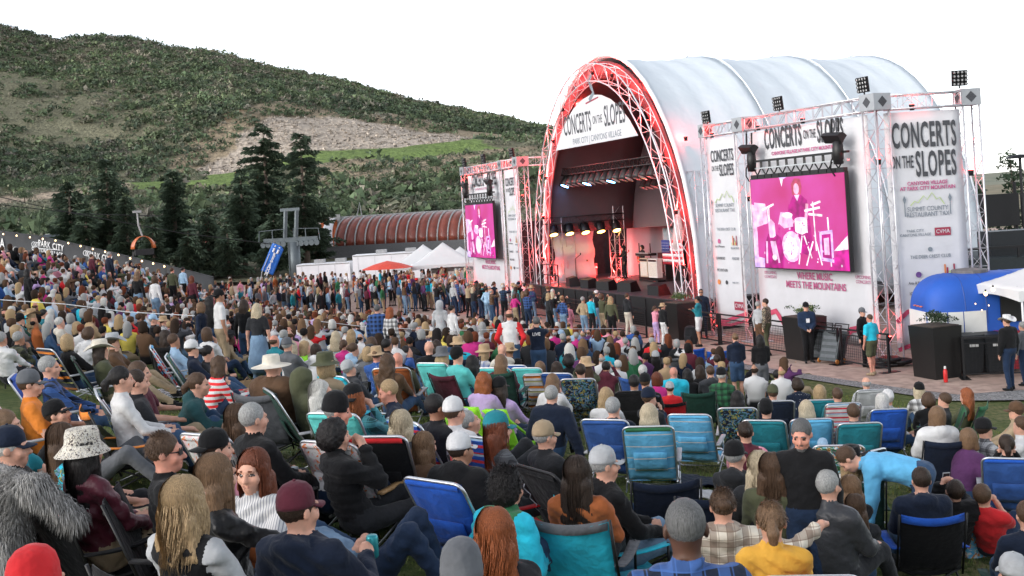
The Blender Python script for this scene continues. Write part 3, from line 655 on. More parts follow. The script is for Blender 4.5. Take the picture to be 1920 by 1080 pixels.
def picture(o, w, h, y):
    """band seen on the screen, u,v in 0..1 from the lower left"""
    lay = [0]
    def P(pts, mat, nm='screen_shape'):
        lay[0] += 1; yy = y - .002 - lay[0] * .0002
        MB().add([((u - .5) * w, yy, v * h) for u, v in pts], [tuple(range(len(pts)))]).build(nm, mat, o)
    def E(cu, cv, ru, rv, mat, n=18): P([(cu + ru * math.cos(2 * math.pi * k / n), cv + rv * math.sin(2 * math.pi * k / n)) for k in range(n)], mat)
    def Ln(a, b, t, mat):
        d = Vector((b[0] - a[0], b[1] - a[1])); d.normalize(); nx, nz = -d.y * t, d.x * t * 1.5
        P([(a[0] + nx, a[1] + nz), (b[0] + nx, b[1] + nz), (b[0] - nx, b[1] - nz), (a[0] - nx, a[1] - nz)], mat)
    P([(0, 0), (.05, .0), (.05, .7), (.0, .72)], S_PALE); P([(.02, .45), (.18, .5), (.16, .72), (.03, .74)], S_PALE)
    P([(0, 0), (.2, 0), (.14, .1), (0, .13)], S_LILAC); P([(.8, 0), (1, 0), (1, .4), (.9, .2)], S_DEEP); P([(.86, .2), (1, .36), (1, .22)], S_WHITE)
    P([(.34, 1), (.38, 1), (.36, .9)], S_WHITE); P([(.36, .97), (.42, 1), (.33, 1)], S_LILAC)
    rr = random.Random(5)
    # drummer
    P([(.43, .45), (.44, .72), (.48, .8), (.56, .8), (.62, .74), (.64, .5), (.66, .2), (.6, .15), (.46, .2)], S_DARK); P([(.47, .8), (.46, .92), (.5, .98), (.56, .97), (.575, .88), (.56, .8)], S_HAIR); E(.515, .865, .03, .06, S_FACE); P([(.49, .8), (.545, .8), (.52, .73)], S_PALE)
    Ln((.44, .7), (.42, .55), .016, S_DARK); Ln((.42, .56), (.47, .5), .012, S_FACE); Ln((.62, .7), (.6, .54), .014, S_FACE)
    # drum kit
    P([(.3, .5), (.33, .62), (.45, .6), (.46, .46), (.36, .44)], S_PALE); E(.4, .585, .06, .03, S_WHITE); P([(.48, .4), (.48, .54), (.61, .54), (.61, .4), (.55, .37)], S_WHITE); E(.545, .535, .065, .025, S_PALE)
    E(.43, .24, .115, .185, S_DEEP); E(.43, .24, .105, .17, S_PALE); E(.42, .23, .075, .12, S_WHITE); E(.42, .23, .04, .07, S_LILAC)
    for k in range(7): Ln((.42, .23), (.42 + .085 * math.cos(k * .9), .23 + .13 * math.sin(k * .9)), .008, S_WHITE)
    for a, b_ in (((.18, .66), (.2, .44)), ((.2, .68), (.2, .3)), ((.68, .72), (.69, .2)), ((.66, .3), (.58, .04)), ((.69, .3), (.74, .05)), ((.82, .55), (.83, .04)), ((.3, .3), (.22, .1)), ((.55, .36), (.5, .05)), ((.57, .36), (.64, .12))): Ln(a, b_, .006, S_WHITE)
    for cu, cv, ru, t in ((.19, .68, .07, .1), (.67, .64, .08, .05), (.7, .58, .07, -.03), (.71, .7, .05, .06)): Ln((cu - ru, cv - t * .3), (cu + ru, cv + t * .3), .008, S_WHITE)
    P([(.73, .1), (.73, .4), (.86, .42), (.86, .08)], S_LILAC); P([(.75, .13), (.75, .37), (.84, .38), (.84, .12)], S_DARK); P([(.77, .16), (.77, .33), (.82, .34), (.82, .16)], S_PALE)
    for k in range(46): E(rr.gauss(.5, .17), rr.uniform(.04, .5), rr.uniform(.003, .009), rr.uniform(.005, .016), rr.choice([S_WHITE, S_PALE, S_DARK, S_LILAC, S_DEEP]), 7)
    # singer
    P([(.12, 0), (.14, .28), (.18, .38), (.25, .4), (.32, .34), (.34, .2), (.33, 0)], S_DARK); E(.225, .44, .035, .07, S_WHITE); P([(.19, .4), (.19, .5), (.22, .55), (.26, .5), (.265, .36), (.24, .34), (.2, .34)], S_PALE); P([(.2, .3), (.25, .3), (.27, .1), (.23, .1)], S_PALE); E(.24, .12, .025, .035, S_WHITE)
    Ln((.16, .3), (.15, .05), .01, S_PALE); Ln((.25, .3), (.29, .06), .01, S_PALE)
def video_screen(frame, x0, x1, z0, z1, y, label, key):
    o = empty('video_screen', (0, 0, 0), 0, label, 'screen', 'video screens beside the stage'); o.matrix_world = frame @ Matrix.Translation(((x0 + x1) / 2, y, z0)); w, h = x1 - x0, z1 - z0
    MB().box(-w / 2 - .03, w / 2 + .03, .0, .14, -.03, h + .03).build('housing', PLASTIC_BLACK, o)
    MB().box(-w / 2, w / 2, -.012, -.001, 0, h).build('display', screen_mat(key, len(key)), o)
    n = 12
    for k in range(n): MB().box(-w / 2 + w * k / n + .02, -w / 2 + w * (k + 1) / n - .02, .0, .16, h + .032, h + .16).build('header_bracket', STEEL_BLACK, o)
    picture(o, w, h, -.012)
    return o
def screen_rig(frame, x0, x1, z, y, label):
    """row of black yoke brackets that carries the screen"""
    o = empty('screen_rigging', (0, 0, 0), 0, label, 'rigging', 'screen rigging'); o.matrix_world = frame @ Matrix.Translation((x0, y, z)); w = x1 - x0; n = 10
    MB().box(-.25, w + .25, -.06, .06, .36, .43).build('bar', STEEL_BLACK, o); MB().box(-.25, w + .25, -.05, .05, .12, .16).build('rail', ALU, o)
    for k in range(n):
        a = w * k / n + .03; b = w * (k + 1) / n - .03; c = (a + b) / 2
        MB().tube([(a, 0, .4), (a, 0, .14), (c, 0, -.1), (b, 0, .14), (b, 0, .4)], .028, 5).build('yoke', STEEL_BLACK, o)
    return o
def hoist(frame, x, y, z, label, s=1.0):
    o = empty('speaker_hoist', (0, 0, 0), 0, label, 'hoist', 'black hoists above the screens'); o.matrix_world = frame @ Matrix.Translation((x, y, z)) @ Matrix.Scale(s, 4)
    MB().grid(lambda u, v: ((u - .5) * .75, -.18 + .36 * v, .28 + .1 * math.sin(math.pi * v) - .05 * u), 4, 4, .3).build('cover_bag', PLASTIC_BLACK, o)
    MB().lathe([(.02, -.62), (.15, -.6), (.17, -.2), (.15, .05), (.05, .1)], 10, (.15, 0, 0)).build('motor_body', PLASTIC_BLACK, o, True)
    for sx in (-.1, .22): MB().tube([(sx, 0, .35), (sx + .04, 0, .75)], .03, 5).build('strap', STEEL_BLACK, o)
    MB().tube([(.1, -.05, -.2), (-.12, -.05, -.5), (-.2, -.02, -.75), (-.05, 0, -.95)], .025, 5).build('chain_loop', STEEL_BLACK, o)
    return o
BL_ME = MB().lathe([(.075, -.03), (.085, .02), (.085, .05), (.06, .05), (.05, .02)], 8).mesh('lamp_ring', PLASTIC_BLACK); LENS_ME = MB().lathe([(.001, .03), (.055, .03), (.001, .032)], 8, cap=False).mesh('lens', M_LENS)
def blinder(frame, x, y, z, label, s=1.0, tilt=.1):
    o = empty('blinder_light', (0, 0, 0), 0, label, 'stage light', 'four by four blinder lights'); o.matrix_world = frame @ Matrix.Translation((x, y, z)) @ Matrix.Rotation(tilt, 4, 'X') @ Matrix.Scale(s, 4)
    MB().box(-.36, .36, .02, .08, .0, .72).build('backplate', STEEL_BLACK, o); MB().tube([(0, .05, -.12), (0, .05, .02)], .04, 5).build('clamp', STEEL_BLACK, o)
    for i in range(4):
        for j in range(4):
            q = link('lamp', BL_ME, o); q.matrix_local = Matrix.Translation((-.27 + .18 * i, -.02, .09 + .18 * j)) @ Matrix.Rotation(math.pi / 2, 4, 'X')
            link('lens', LENS_ME, q)
    return o
def red_can(frame, x, y, z, power=10, label=None, vis=True):
    o = empty('uplight', (0, 0, 0), 0, label or 'red uplight fixed to the truss', 'stage light', 'red uplights on the trusses'); o.matrix_world = frame @ Matrix.Translation((x, y, z))
    MB().lathe([(.07, -.1), (.085, .06), (.085, .08)], 10).build('can', PLASTIC_BLACK, o, True); MB().lathe([(.075, .083), (.03, .09)], 10).build('lamp_face', M_RED_ON, o)
    l = bpy.data.lights.new('red_lamp', 'POINT'); l.energy = power; l.color = (1, .06, .05); l.shadow_soft_size = .08
    lo = bpy.data.objects.new('red_lamp', l); COL.objects.link(lo); lo.parent = o; lo.location = (0, -.05, .2)
    return o

# ---- right screen wall
def frame_at(x, y, dirx):
    d = Vector((dirx[0], dirx[1], 0)).normalized()
    return Matrix.Translation((x, y, 0)) @ Matrix.Rotation(math.atan2(d.y, d.x), 4, 'Z')
FR = frame_at(11.1, 32.25, (.379, -.925)); RZR = math.atan2(-.925, .379)
def fpos(fr, x, y=0): return (fr @ Vector((x, y, 0))).to_2d()
H0 = 7.65
for (x, w, lab) in ((-9.55, .3, 'slim truss tower at the left end of the right screen wall'), (-6.95, .55, 'box truss tower left of the right video screen'), (-.1, .55, 'corner truss tower right of the right video screen')):
    p = fpos(FR, x, .15); tower(p.x, p.y, 0, H0, w, RZR, lab)
def beam(frame, a, b, z, y, label, w=.42):
    o = truss('top_truss', None, b - a, w, label, group='horizontal trusses'); o.matrix_world = frame @ Matrix.Translation((a, y, z)); return o
beam(FR, -9.35, -7.25, H0 + .22, .15, 'short top truss over the narrow sponsor banner'); beam(FR, -6.62, -.42, H0 + .22, .15, 'long top truss over the right video screen')
o, w, h = banner(FR, -6.6, -.45, .35, H0 - .1, .12, 'white backdrop banner behind the right video screen')
LED = (-5.95, -1.0, 2.78, 5.85)
yb = -.035
big_title(o, -.05, 6.86, 4.1, yb, 1)
text(o, 'CANYONS VILLAGE AT PARK CITY MOUNTAIN', (-.1, yb, 6.36), .17, M_PINKINK, sx=.95, off=.004)
text(o, 'WHERE MUSIC\nMEETS THE MOUNTAINS', (.12, yb, 1.98), .33, M_PINKINK, sx=.85, off=.006, line=.95)
for sx in (-2.3, 2.5): text(o, 'UPCOMING\nCONCERTS', (sx, yb, 2.12), .15, M_PINKINK, sx=.9)
wave(o, [(-3, .1), (-2.5, .75), (-2.1, .85), (-1.8, .55), (-1.2, -.1)], .2, yb); wave(o, [(1.2, .0), (1.8, .5), (2.4, .62), (3, .58)], .2, yb)
for k in range(5): wave(o, [(-.9 + .12 * k, .5 + .02 * k), (-.3 + .05 * k, 1.35 - .16 * k), (.5, 1.0 - .1 * k), (1.2, .6 - .05 * k)], .015, yb, pm('banner_faint', (.62, .62, .64), .6))
video_screen(FR, *LED[:2], *LED[2:], -.42, 'large video screen with pink drummer on the right screen wall', 'screen_picture_right')
screen_rig(FR, LED[0] + .1, LED[1] - .1, LED[3] + .24, -.35, 'row of black brackets holding the right video screen')
hoist(FR, -6.0, -.4, 6.75, 'black hoist at the upper left of the right video screen'); hoist(FR, -1.35, -.45, 6.75, 'black hoist at the upper right of the right video screen', 1.05)
o, w, h = banner(FR, -9.35, -7.3, .5, H0 - .1, .05, 'narrow white sponsor banner left of the right video screen', 6)
text(o, 'CONCERTS', (0, yb, h - .7), .62, M_INK, sx=.47, off=.008); text(o, 'ON THE', (-.5, yb, h - 1.15), .28, M_INK, sx=.45); text(o, 'SLOPES', (.25, yb, h - 1.25), .62, M_INK, sx=.47, off=.008)
SP1 = [('t', 'SUMMIT COUNTY\nRESTAURANT TAX', 0, 2.65, .19, M_GREYINK), ('t', 'THE DEER CREST CLUB', 0, 3.45, .15, M_GREYINK), ('dot', '', -.25, 3.9, .09, M_PINKINK), ('t', 'Arts & Museums', -.24, 4.1, .12, M_INK), ('bars', '', .24, 4.05, .17, None), ('t', 'BROADWAY', .25, 4.16, .12, M_GREYINK),
       ('t', 'IOANNIDES', -.24, 4.55, .15, M_INK), ('t', 'PENDRY', .25, 4.55, .16, M_GREYINK), ('t', 'MOUNTAIN', -.2, 5.0, .16, M_INK), ('dot', '', -.33, 5.45, .1, M_ORANGEINK), ('dot', '', -.08, 5.45, .08, M_INK), ('t', 'PARK CITY', .2, 5.45, .1, M_GREYINK), ('box', 'CVMA', .28, 6.3 + .0, .22, None)]
mountain_logo(o, 0, h - 2.45, .62, yb); fork_spoon(o, .85, h - 2.6, .3, yb); fork_spoon(o, -.85, h - 2.6, .3, yb); sponsor_column(o, 0, h, w, yb, SP1)
wave(o, [(-1.0, .05), (-.4, .12), (.4, .35), (1.0, .5)], .13, yb); wave(o, [(-1.0, -.2 + .15), (0, .02), (1.0, .25)], .1, yb - .001)
# right wing
FW = frame_at(11.35, 32.25, (1.0, .03))
p = fpos(FW, 2.75, .3); tower(p.x, p.y, 0, H0, .5, .03, 'truss tower at the right end of the right wing banner')
beam(FW, .2, 2.42, H0 + .22, .2, 'top truss over the large right wing banner')
o, w, h = banner(FW, .08, 2.42, .35, H0 - .1, .12, 'tall white title banner on the right wing of the screen wall', 8)
big_title(o, 0.02, h - .75, 2.12, yb)
text(o, 'CANYONS VILLAGE\nAT PARK CITY MOUNTAIN', (0.04, yb, h - 2.26), .16, M_PINKINK, sx=.88, off=.004, line=.95)
mountain_logo(o, 0, h - 2.85, .52, yb); text(o, 'SUMMIT COUNTY\nRESTAURANT TAX', (0, yb, h - 3.05), .2, M_GREYINK, sx=.78, line=.85); fork_spoon(o, .7, h - 2.85, .32, yb); fork_spoon(o, -.7, h - 2.85, .32, yb)
text(o, 'PARK CITY\nCANYONS VILLAGE', (-.42, yb, h - 3.68), .12, M_GREYINK, sx=.9)
sponsor_column(o, 0, h, w, yb, [('box', 'CVMA', .18, 3.68, .17, None), ('dot', '', 0, 4.2, .07, M_GREYINK), ('t', 'THE DEER CREST CLUB', 0, 4.42, .15, M_GREYINK), ('dot', '', -.17, 4.95, .09, pm('banner_purple', (.12, .05, .2), .6)), ('t', 'Arts & Museums', -.17, 5.2, .12, M_INK), ('bars', '', .23, 5.1, .2, None), ('t', 'BROADWAY', .22, 5.2, .13, M_GREYINK),
       ('t', 'IOANNIDES', -.17, 5.52, .15, M_INK), ('t', 'PENDRY', .22, 5.5, .16, M_GREYINK), ('t', 'MOUNTAIN', -.1, 5.98, .17, M_INK)])
wave(o, [(-1.15, .85), (-.8, 1.15), (-.45, 1.2), (0, 1.0), (.6, .6), (1.1, .5)], .13, yb); wave(o, [(-1.15, .0), (-.5, .2), (.1, .45), (.6, .75), (1.1, .85)], .13, yb - .001)
for i, (x, fr, lab) in enumerate(((-9.1, FR, 'blinder light on the left end of the right screen wall'), (-4.6, FR, 'blinder light above the middle of the right video screen'), (-.35, FR, 'blinder light on the corner tower right of the video screen'), (2.4, FW, 'blinder light on the right wing tower'))):
    blinder(fr, x, -.05, H0 + (.5 if i < 2 else .58), lab, .66)
for i, (fr, x, y, z, e, lab) in enumerate(((FR, -9.1, .15, H0 + .05, 60, 'red uplight in the top truss left end'), (FR, -7.0, .15, 5.2, 50, 'red uplight high in the tower left of the right screen'), (FR, -6.1, .15, H0 + .05, 70, 'red uplight in the top truss near the left tower'), (FR, -3.6, .15, H0 + .05, 50, 'red uplight in the middle of the top truss'), (FR, -6.95, .15, .35, 70, 'red uplight at the foot of the tower left of the screen'), (FR, -9.5, .15, .3, 55, 'red uplight at the foot of the slim tower'), (FR, -.1, .15, .7, 70, 'red uplight at the foot of the corner tower'), (FR, -.1, .15, 6.1, 45, 'red uplight high in the corner tower'), (FW, 1.0, .2, H0 + .05, 50, 'red uplight over the right wing banner'), (FW, 2.75, .3, 5.6, 45, 'red uplight high in the right wing tower'))):
    red_can(fr, x, y, z, e * (.14 if z > 1 else .07), lab)

# ---- left screen wall (mirror arrangement)
FL = frame_at(.5, 57.5, (.355, -.934)); RZL = math.atan2(-.934, .355)
for (x, w, lab) in ((-9.4, .55, 'truss tower at the far end of the left screen wall'), (-2.75, .4, 'truss tower right of the left video screen'), (-.1, .6, 'corner truss tower of the left screen wall by the arch')):
    p = fpos(FL, x, .15); tower(p.x, p.y, 0, H0, w, RZL, lab)
beam(FL, -9.1, -.45, H0 + .22, .15, 'long top truss over the left video screen')
p = frame_at(.75, 57.4, (1, .25)); beam(p, .2, 2.2, H0 + .22, .2, 'short return truss between left screen wall and arch')
p2 = fpos(p, 2.4, .2); tower(p2.x, p2.y, 0, H0, .5, .2, 'truss tower hidden partly behind the left arch leg')
o, w, h = banner(FL, -9.05, -3.0, .3, H0 - .1, .12, 'white backdrop banner behind the left video screen')
big_title(o, .0, 6.86, 4.3, yb, 1); text(o, 'CANYONS VILLAGE AT PARK CITY MOUNTAIN', (0, yb, 6.38), .17, M_PINKINK, sx=.95); text(o, 'WHERE MUSIC\nMEETS THE MOUNTAINS', (.3, yb, 1.85), .33, M_PINKINK, sx=.85, off=.006)
LL = (-8.3, -3.35, 2.62, 5.75)
video_screen(FL, *LL[:2], *LL[2:], -.42, 'distant video screen with pink drum kit left of the arch', 'screen_picture_left_wall')
screen_rig(FL, LL[0] + .1, LL[1] - .1, LL[3] + .24, -.35, 'row of black brackets holding the left video screen'); hoist(FL, -8.3, -.4, 6.8, 'black hoist at the upper left of the left video screen'); hoist(FL, -3.9, -.4, 6.8, 'black hoist at the upper right of the left video screen')
o, w, h = banner(FL, -2.5, -.5, .3, H0 - .1, .05, 'narrow sponsor banner between left screen and arch', 6)
text(o, 'CONCERTS', (0, yb, h - .7), .62, M_INK, sx=.47, off=.008); text(o, 'ON THE', (-.5, yb, h - 1.15), .28, M_INK, sx=.45); text(o, 'SLOPES', (.25, yb, h - 1.25), .62, M_INK, sx=.47, off=.008)
sponsor_column(o, 0, h, w, yb, SP1); mountain_logo(o, 0, h - 2.45, .62, yb)
for x, lab in ((-9.2, 'blinder light at the far end of the left screen wall'), (-5.6, 'blinder light above the left video screen'), (-.9, 'blinder light on the left screen wall by the arch')): blinder(FL, x, 0, H0 + .5, lab, .75)
for x, z, e, lab in ((-9.3, 7.4, 80, 'red uplight at the top far end of the left wall'), (-6.5, H0 + .05, 70, 'red uplight over the left video screen'), (-3.5, H0 + .05, 80, 'red uplight over the right half of the left screen'), (-1.5, H0 + .05, 90, 'red uplight over the left sponsor banner'), (-.1, 6.0, 90, 'red uplight high in the left corner tower'), (-9.4, .8, 80, 'red uplight at the foot of the far left tower'), (-2.75, .6, 60, 'red uplight at the foot of the tower beside the left banner'), (-.1, .6, 80, 'red uplight at the foot of the left corner tower')): red_can(FL, x, .15, z, e * .25, lab)

# ---- stage shell
A0 = Vector((1.2, 57.6)); A1 = Vector((6.95, 43.0)); AC = (A0 + A1) / 2; AW = (A1 - A0).length; AD = (A1 - A0).normalized()
FS = frame_at(AC.x, AC.y, (AD.x, AD.y))             # x along the front, right = near; +y = back into the shell
DECK = 1.25; AH = 11.0; HW = AW / 2; SHELL = 15.5
PROF_ARCH = [(1.0, 0), (.995, .12), (.98, .25), (.95, .36), (.905, .47), (.84, .575), (.755, .675), (.66, .765), (.55, .845), (.425, .91), (.3, .955), (.165, .985), (0, 1.0)]
ARCH = [(s, z) for s, z in PROF_ARCH] + [(-s, z) for s, z in PROF_ARCH[-2::-1]]
def arch_pt(i, y, k=1.0, dz=0): s, z = ARCH[i]; return (s * HW * k, y, DECK - .6 + (AH + .6) * z * k + dz)
M_SKIN = pm('white_shell_fabric', (.6, .65, .69), .8, 0, .04, .6, 1.2, .35, bd=.15)
M_SKIN_IN = pm('shaded_grey_lining', (.1, .085, .095), .6, 0, .06, .8, 1.2, .3, bd=.1)  # interior shade put into the colour, darker than the shell fabric
shell = empty('stage_shell', (0, 0, 0), 0, 'white barrel vaulted fabric shell covering the stage', 'stage'); shell.matrix_world = FS
nA = len(ARCH)
def arch_interp(t, k):
    q = t * (nA - 1); i = min(int(q), nA - 2); f = q - i; a = ARCH[i]; b = ARCH[i + 1]; return ((a[0] + (b[0] - a[0]) * f) * HW * k, DECK - .6 + (AH + .6) * (a[1] + (b[1] - a[1]) * f) * k)
nbay = 3
for bay in range(nbay):
    y0, y1 = .5 + (SHELL - .5) * bay / nbay, .5 + (SHELL - .5) * (bay + 1) / nbay
    def fn(u, v, y0=y0, y1=y1):
        sag = .18 * math.sin(math.pi * v) + .05 * math.sin(v * 23 + u * 9) * math.sin(math.pi * v) * (.4 + u)
        x, z = arch_interp(u, 1.0 - sag / 9); return (x, y0 + (y1 - y0) * v, z)
    tmax = .9 if bay == 0 else 1.0
    MB().grid(lambda u, v: fn(u * tmax, v), 56, 14, .04).build('fabric_bay', [M_SKIN, M_SKIN_IN][0], shell, True)
    if bay == 0: MB().grid(lambda u, v: (lambda q: (q[0], .6 + 5.0 * v, q[1]))(arch_interp(u * tmax, .955)), 40, 4, .02).build('inner_shade_lining', M_SKIN_IN, shell, True)  # sheet added inside the front bay to darken the vault
    pts = [Vector(( *(arch_interp(t / 40, 1.012)[:1]), y1, arch_interp(t / 40, 1.012)[1])) for t in range(41)]
    MB().tube(pts, .045, 6).build('roof_rib', M_SKIN, shell, True)
# fabric edge hem of the front arch and back wall
pts = [(arch_interp(t / 48, 1.01)[0], .45, arch_interp(t / 48, 1.01)[1]) for t in range(49)]; MB().tube(pts, .1, 6).build('front_hem', WHITE_VINYL, shell, True)
bw = [arch_interp(t / 40, .97) for t in range(41)]; zlow = DECK + 2.75
up = [(x, z) for x, z in bw if z > zlow]
bwp = [(up[0][0], zlow + .25)] + up[1:-1] + [(up[-1][0], zlow - .1)]
MB().poly([(x, 5.6, z) for x, z in bwp], .05).build('rear_wall_drape', M_SKIN_IN, shell)
MB().grid(lambda u, v: (-HW * .93 - .5 * u + .12 * math.sin(v * 14), .8 + 2.6 * u, DECK + 2.7 * v), 6, 10, .03).build('side_drape', M_SKIN, shell, True)
bwf = [arch_interp(t / 40, .985) for t in range(41)]
MB().poly([(x, SHELL - .1, z) for x, z in [(bwf[0][0], .0)] + bwf + [(bwf[-1][0], .0)]], .05).build('rear_end_wall', M_SKIN, shell)
# front truss arch: two nested tubular arches with lacing
arch = empty('arch_truss', (0, 0, 0), 0, 'tall curved truss arch framing the front of the stage', 'truss'); arch.matrix_world = FS
def ap(t, k, y): x, z = arch_interp(t, k); return (x, y, z)
nl = 44
for k in (.975, .905):
    for y in (-.2, .3): MB().tube([ap(t / 60, k, y) for t in range(61)], .036 if y < 0 else .024, 6).build('chord', M_TRUSS, arch, True)
for y in (-.2, .3): MB().tube([ap(t / nl, .975 if t % 2 else .905, y) for t in range(nl + 1)], .022, 4).build('lacing', M_TRUSS, arch)
for k in (.975, .905): MB().tube([ap(t / nl, k, -.2 if t % 2 else .3) for t in range(nl + 1)], .014, 4).build('lacing', M_TRUSS, arch)
M_REDGLOW = pm('red_glow_scrim', (.2, .03, .035), .7, 0, .1, 2)  # red lamp glow put into the scrim's own colour
MB().grid(lambda u, v: (lambda q: (q[0], .42, q[1]))(arch_interp(u, .985 - .07 * v)), 60, 1, .01).build('arch_scrim', M_REDGLOW, arch, True)
# header banner: half disc with the title
hdr = empty('banner', (0, 0, 0), 0, 'half round white title banner hung in the stage arch', 'banner', 'printed banners of the stage'); hdr.matrix_world = FS
k = .85; zc = DECK + 6.7
hp = [arch_interp(t / 48, k) for t in range(49)]; hp = [(x, z) for x, z in hp if z > zc]
hp = [(x, z + .12 * 0) for x, z in hp]
MB().poly([(x, -.05, z) for x, z in hp], .012).build('vinyl_sheet', M_BANNER, hdr)
text(hdr, 'CONCERTS', (-1.7, -.056, zc + 1.3), 1.35, M_INK, sx=.45, off=.014); text(hdr, 'ON THE', (.55, -.056, zc + 1.32), .55, M_INK, sx=.5); text(hdr, 'SLOPES', (2.3, -.056, zc + 1.35), 1.35, M_INK, sx=.48, off=.014)
text(hdr, 'PARK CITY | CANYONS VILLAGE', (.3, -.056, zc + .5), .42, M_GREYINK, sx=.85)
wave(hdr, [(-.2, zc + 2.3), (.3, zc + 2.6), (.1, zc + 2.9), (-.1, zc + 3.2), (.2, zc + 3.5)], .25, -.056, M_GREYINK); wave(hdr, [(-.6, zc + 2.2), (.8, zc + 2.35)], .08, -.056, M_CVMA)
for t in range(2, 47, 2):
    x, z = arch_interp(t / 48, .875)
    if z > zc: MB().lathe([(.05, 0), (.05, .02)], 6, (x, -.03, z)).build('grommet', PLASTIC_BLACK, hdr)
# deck
deck = empty('stage_deck', (0, 0, 0), 0, 'raised black stage deck with dark front skirt', 'stage deck'); deck.matrix_world = FS
M_DECK = pm('deck_boards', (.05, .04, .045), .5, 0, .3, 4)
MB().box(-HW - 3.3, HW + .5, -.4, 9.5, DECK - .14, DECK).build('platform', M_DECK, deck); MB().box(-HW - .35, HW + .55, -.48, -.4, 0, DECK - .02).build('skirt', pm('black_skirt', (.005, .005, .006), .9, 0, .3, 6, 5, .5), deck)
MB().box(HW + .5, HW + .58, -.4, 3.0, 0, DECK - .02).build('side_skirt', MATS['black_skirt'], deck)
for x in np.linspace(-HW, HW, 12): MB().box(x - .02, x + .02, -.52, -.485, .05, DECK - .06).build('skirt_rib', STEEL_BLACK, deck)
# inner truss columns and lighting trusses
for (x, y, lab) in ((-HW * .97 + .2, .9, 'red lit truss column at the left of the stage'), (-HW * .93, 4.6, 'red lit truss column at the rear left of the stage'), (HW * .97 - .3, 1.0, 'truss column at the right of the stage')):
    p = FS @ Vector((x, y, 0)); tower(p.x, p.y, DECK if y < 2 else DECK, 6.2 if y > 2 else 5.2, .62, RZR, lab, 'truss columns on the stage', False)
def light_row(a, b, z, y, label, lamps, kind, side=False):
    o = truss('lighting_truss', None, b - a, .34, label, group='lighting trusses', mat=pm('black_truss', (.03, .03, .032), .5, .2, .1, 10), r=.03); B_ = (FS @ Matrix.Translation((y, 0, 0)) @ Matrix.Rotation(math.pi / 2, 4, 'Z')) if side else FS @ Matrix.Translation((0, y, 0)); o.matrix_world = B_ @ Matrix.Translation((a, 0, z))
    out = []
    for i in range(lamps):
        x = (b - a) * (i + .5) / lamps
        l = empty('stage_lamp', (0, 0, 0), 0, '%s, %s from the left' % (kind, ORD[i]), 'stage light', kind); l.scale = (1.3, 1.3, 1.3); l.matrix_world = B_ @ Matrix.Translation((a + x, 0, z - .5)) @ Matrix.Scale(1.3, 4) @ Matrix.Rotation(-.45 + .1 * math.sin(i * 3), 4, 'X')
        MB().lathe([(.1, .26), (.17, .18), (.2, -.1), (.2, -.22)], 10).build('housing', PLASTIC_BLACK, l, True); MB().tube([(-.22, 0, .0), (-.22, 0, .3), (.22, 0, .3), (.22, 0, 0)], .025, 4).build('yoke', STEEL_BLACK, l)
        on = M_BLUE_ON if (i in (1, 5, 9) and lamps > 8) else (M_AMBER_ON if lamps < 7 else M_LENS)
        MB().lathe([(.17, -.222), (.05, -.235)], 10).build('lens', on, l); out.append(l)
    return o
light_row(-HW * .9, HW * .8, DECK + 5.9, 1.2, 'black lighting truss hung across the stage front', 20, 'black wash light on the front lighting truss')
light_row(-HW * .25, HW * .35, DECK + 5.5, 3.5, 'short black lighting truss above the drum riser', 8, 'black spotlight on the short rear truss')
light_row(.2, 4.9, DECK + 3.35, -HW * .9, 'thin bar of amber lamps low over the stage left', 5, 'amber spotlight on the low left bar', True)
for i, (x, y, z, e) in enumerate(((-HW * .93, .9, DECK + .3, 260), (-HW * .93, .9, DECK + 3.2, 200), (-HW * .93, 4.6, DECK + .4, 300), (-HW * .93, 4.6, DECK + 4.5, 260), (HW * .93, .6, DECK + .3, 160), (HW * .93, .6, DECK + 3.2, 120), (HW * .84, 1.0, DECK + 6.6, 180), (-HW * .8, .9, DECK + 7.2, 220), (.3, .9, DECK + 9.6, 260), (-HW * .45, .9, DECK + 9.0, 220), (HW * .5, .9, DECK + 9.0, 220), (1.5, 5.2, DECK + 2.4, 160))):
    red_can(FS, x, y, z, e * (.42 if i < 6 else .16), ['red uplight at the foot of the left stage column', 'red uplight halfway up the left stage column', 'red uplight at the foot of the middle stage column', 'red uplight high on the middle stage column', 'red uplight at the foot of the right arch leg', 'red uplight halfway up the right arch leg', 'red uplight on the right arch shoulder', 'red uplight on the left arch shoulder', 'red uplight at the crown of the arch', 'red uplight left of the arch crown', 'red uplight right of the arch crown', 'red uplight behind the amplifiers'][i])
for i in range(13):
    t = .06 + .88 * i / 12; x, z = arch_interp(t, .94); red_can(FS, x, .12, z, 46, 'red uplight inside the arch truss, %s' % ['right foot', 'right leg low', 'right leg high', 'right shoulder low', 'right shoulder', 'right of crown', 'crown', 'left of crown', 'left shoulder', 'left shoulder low', 'left leg high', 'left leg low', 'left foot'][i])
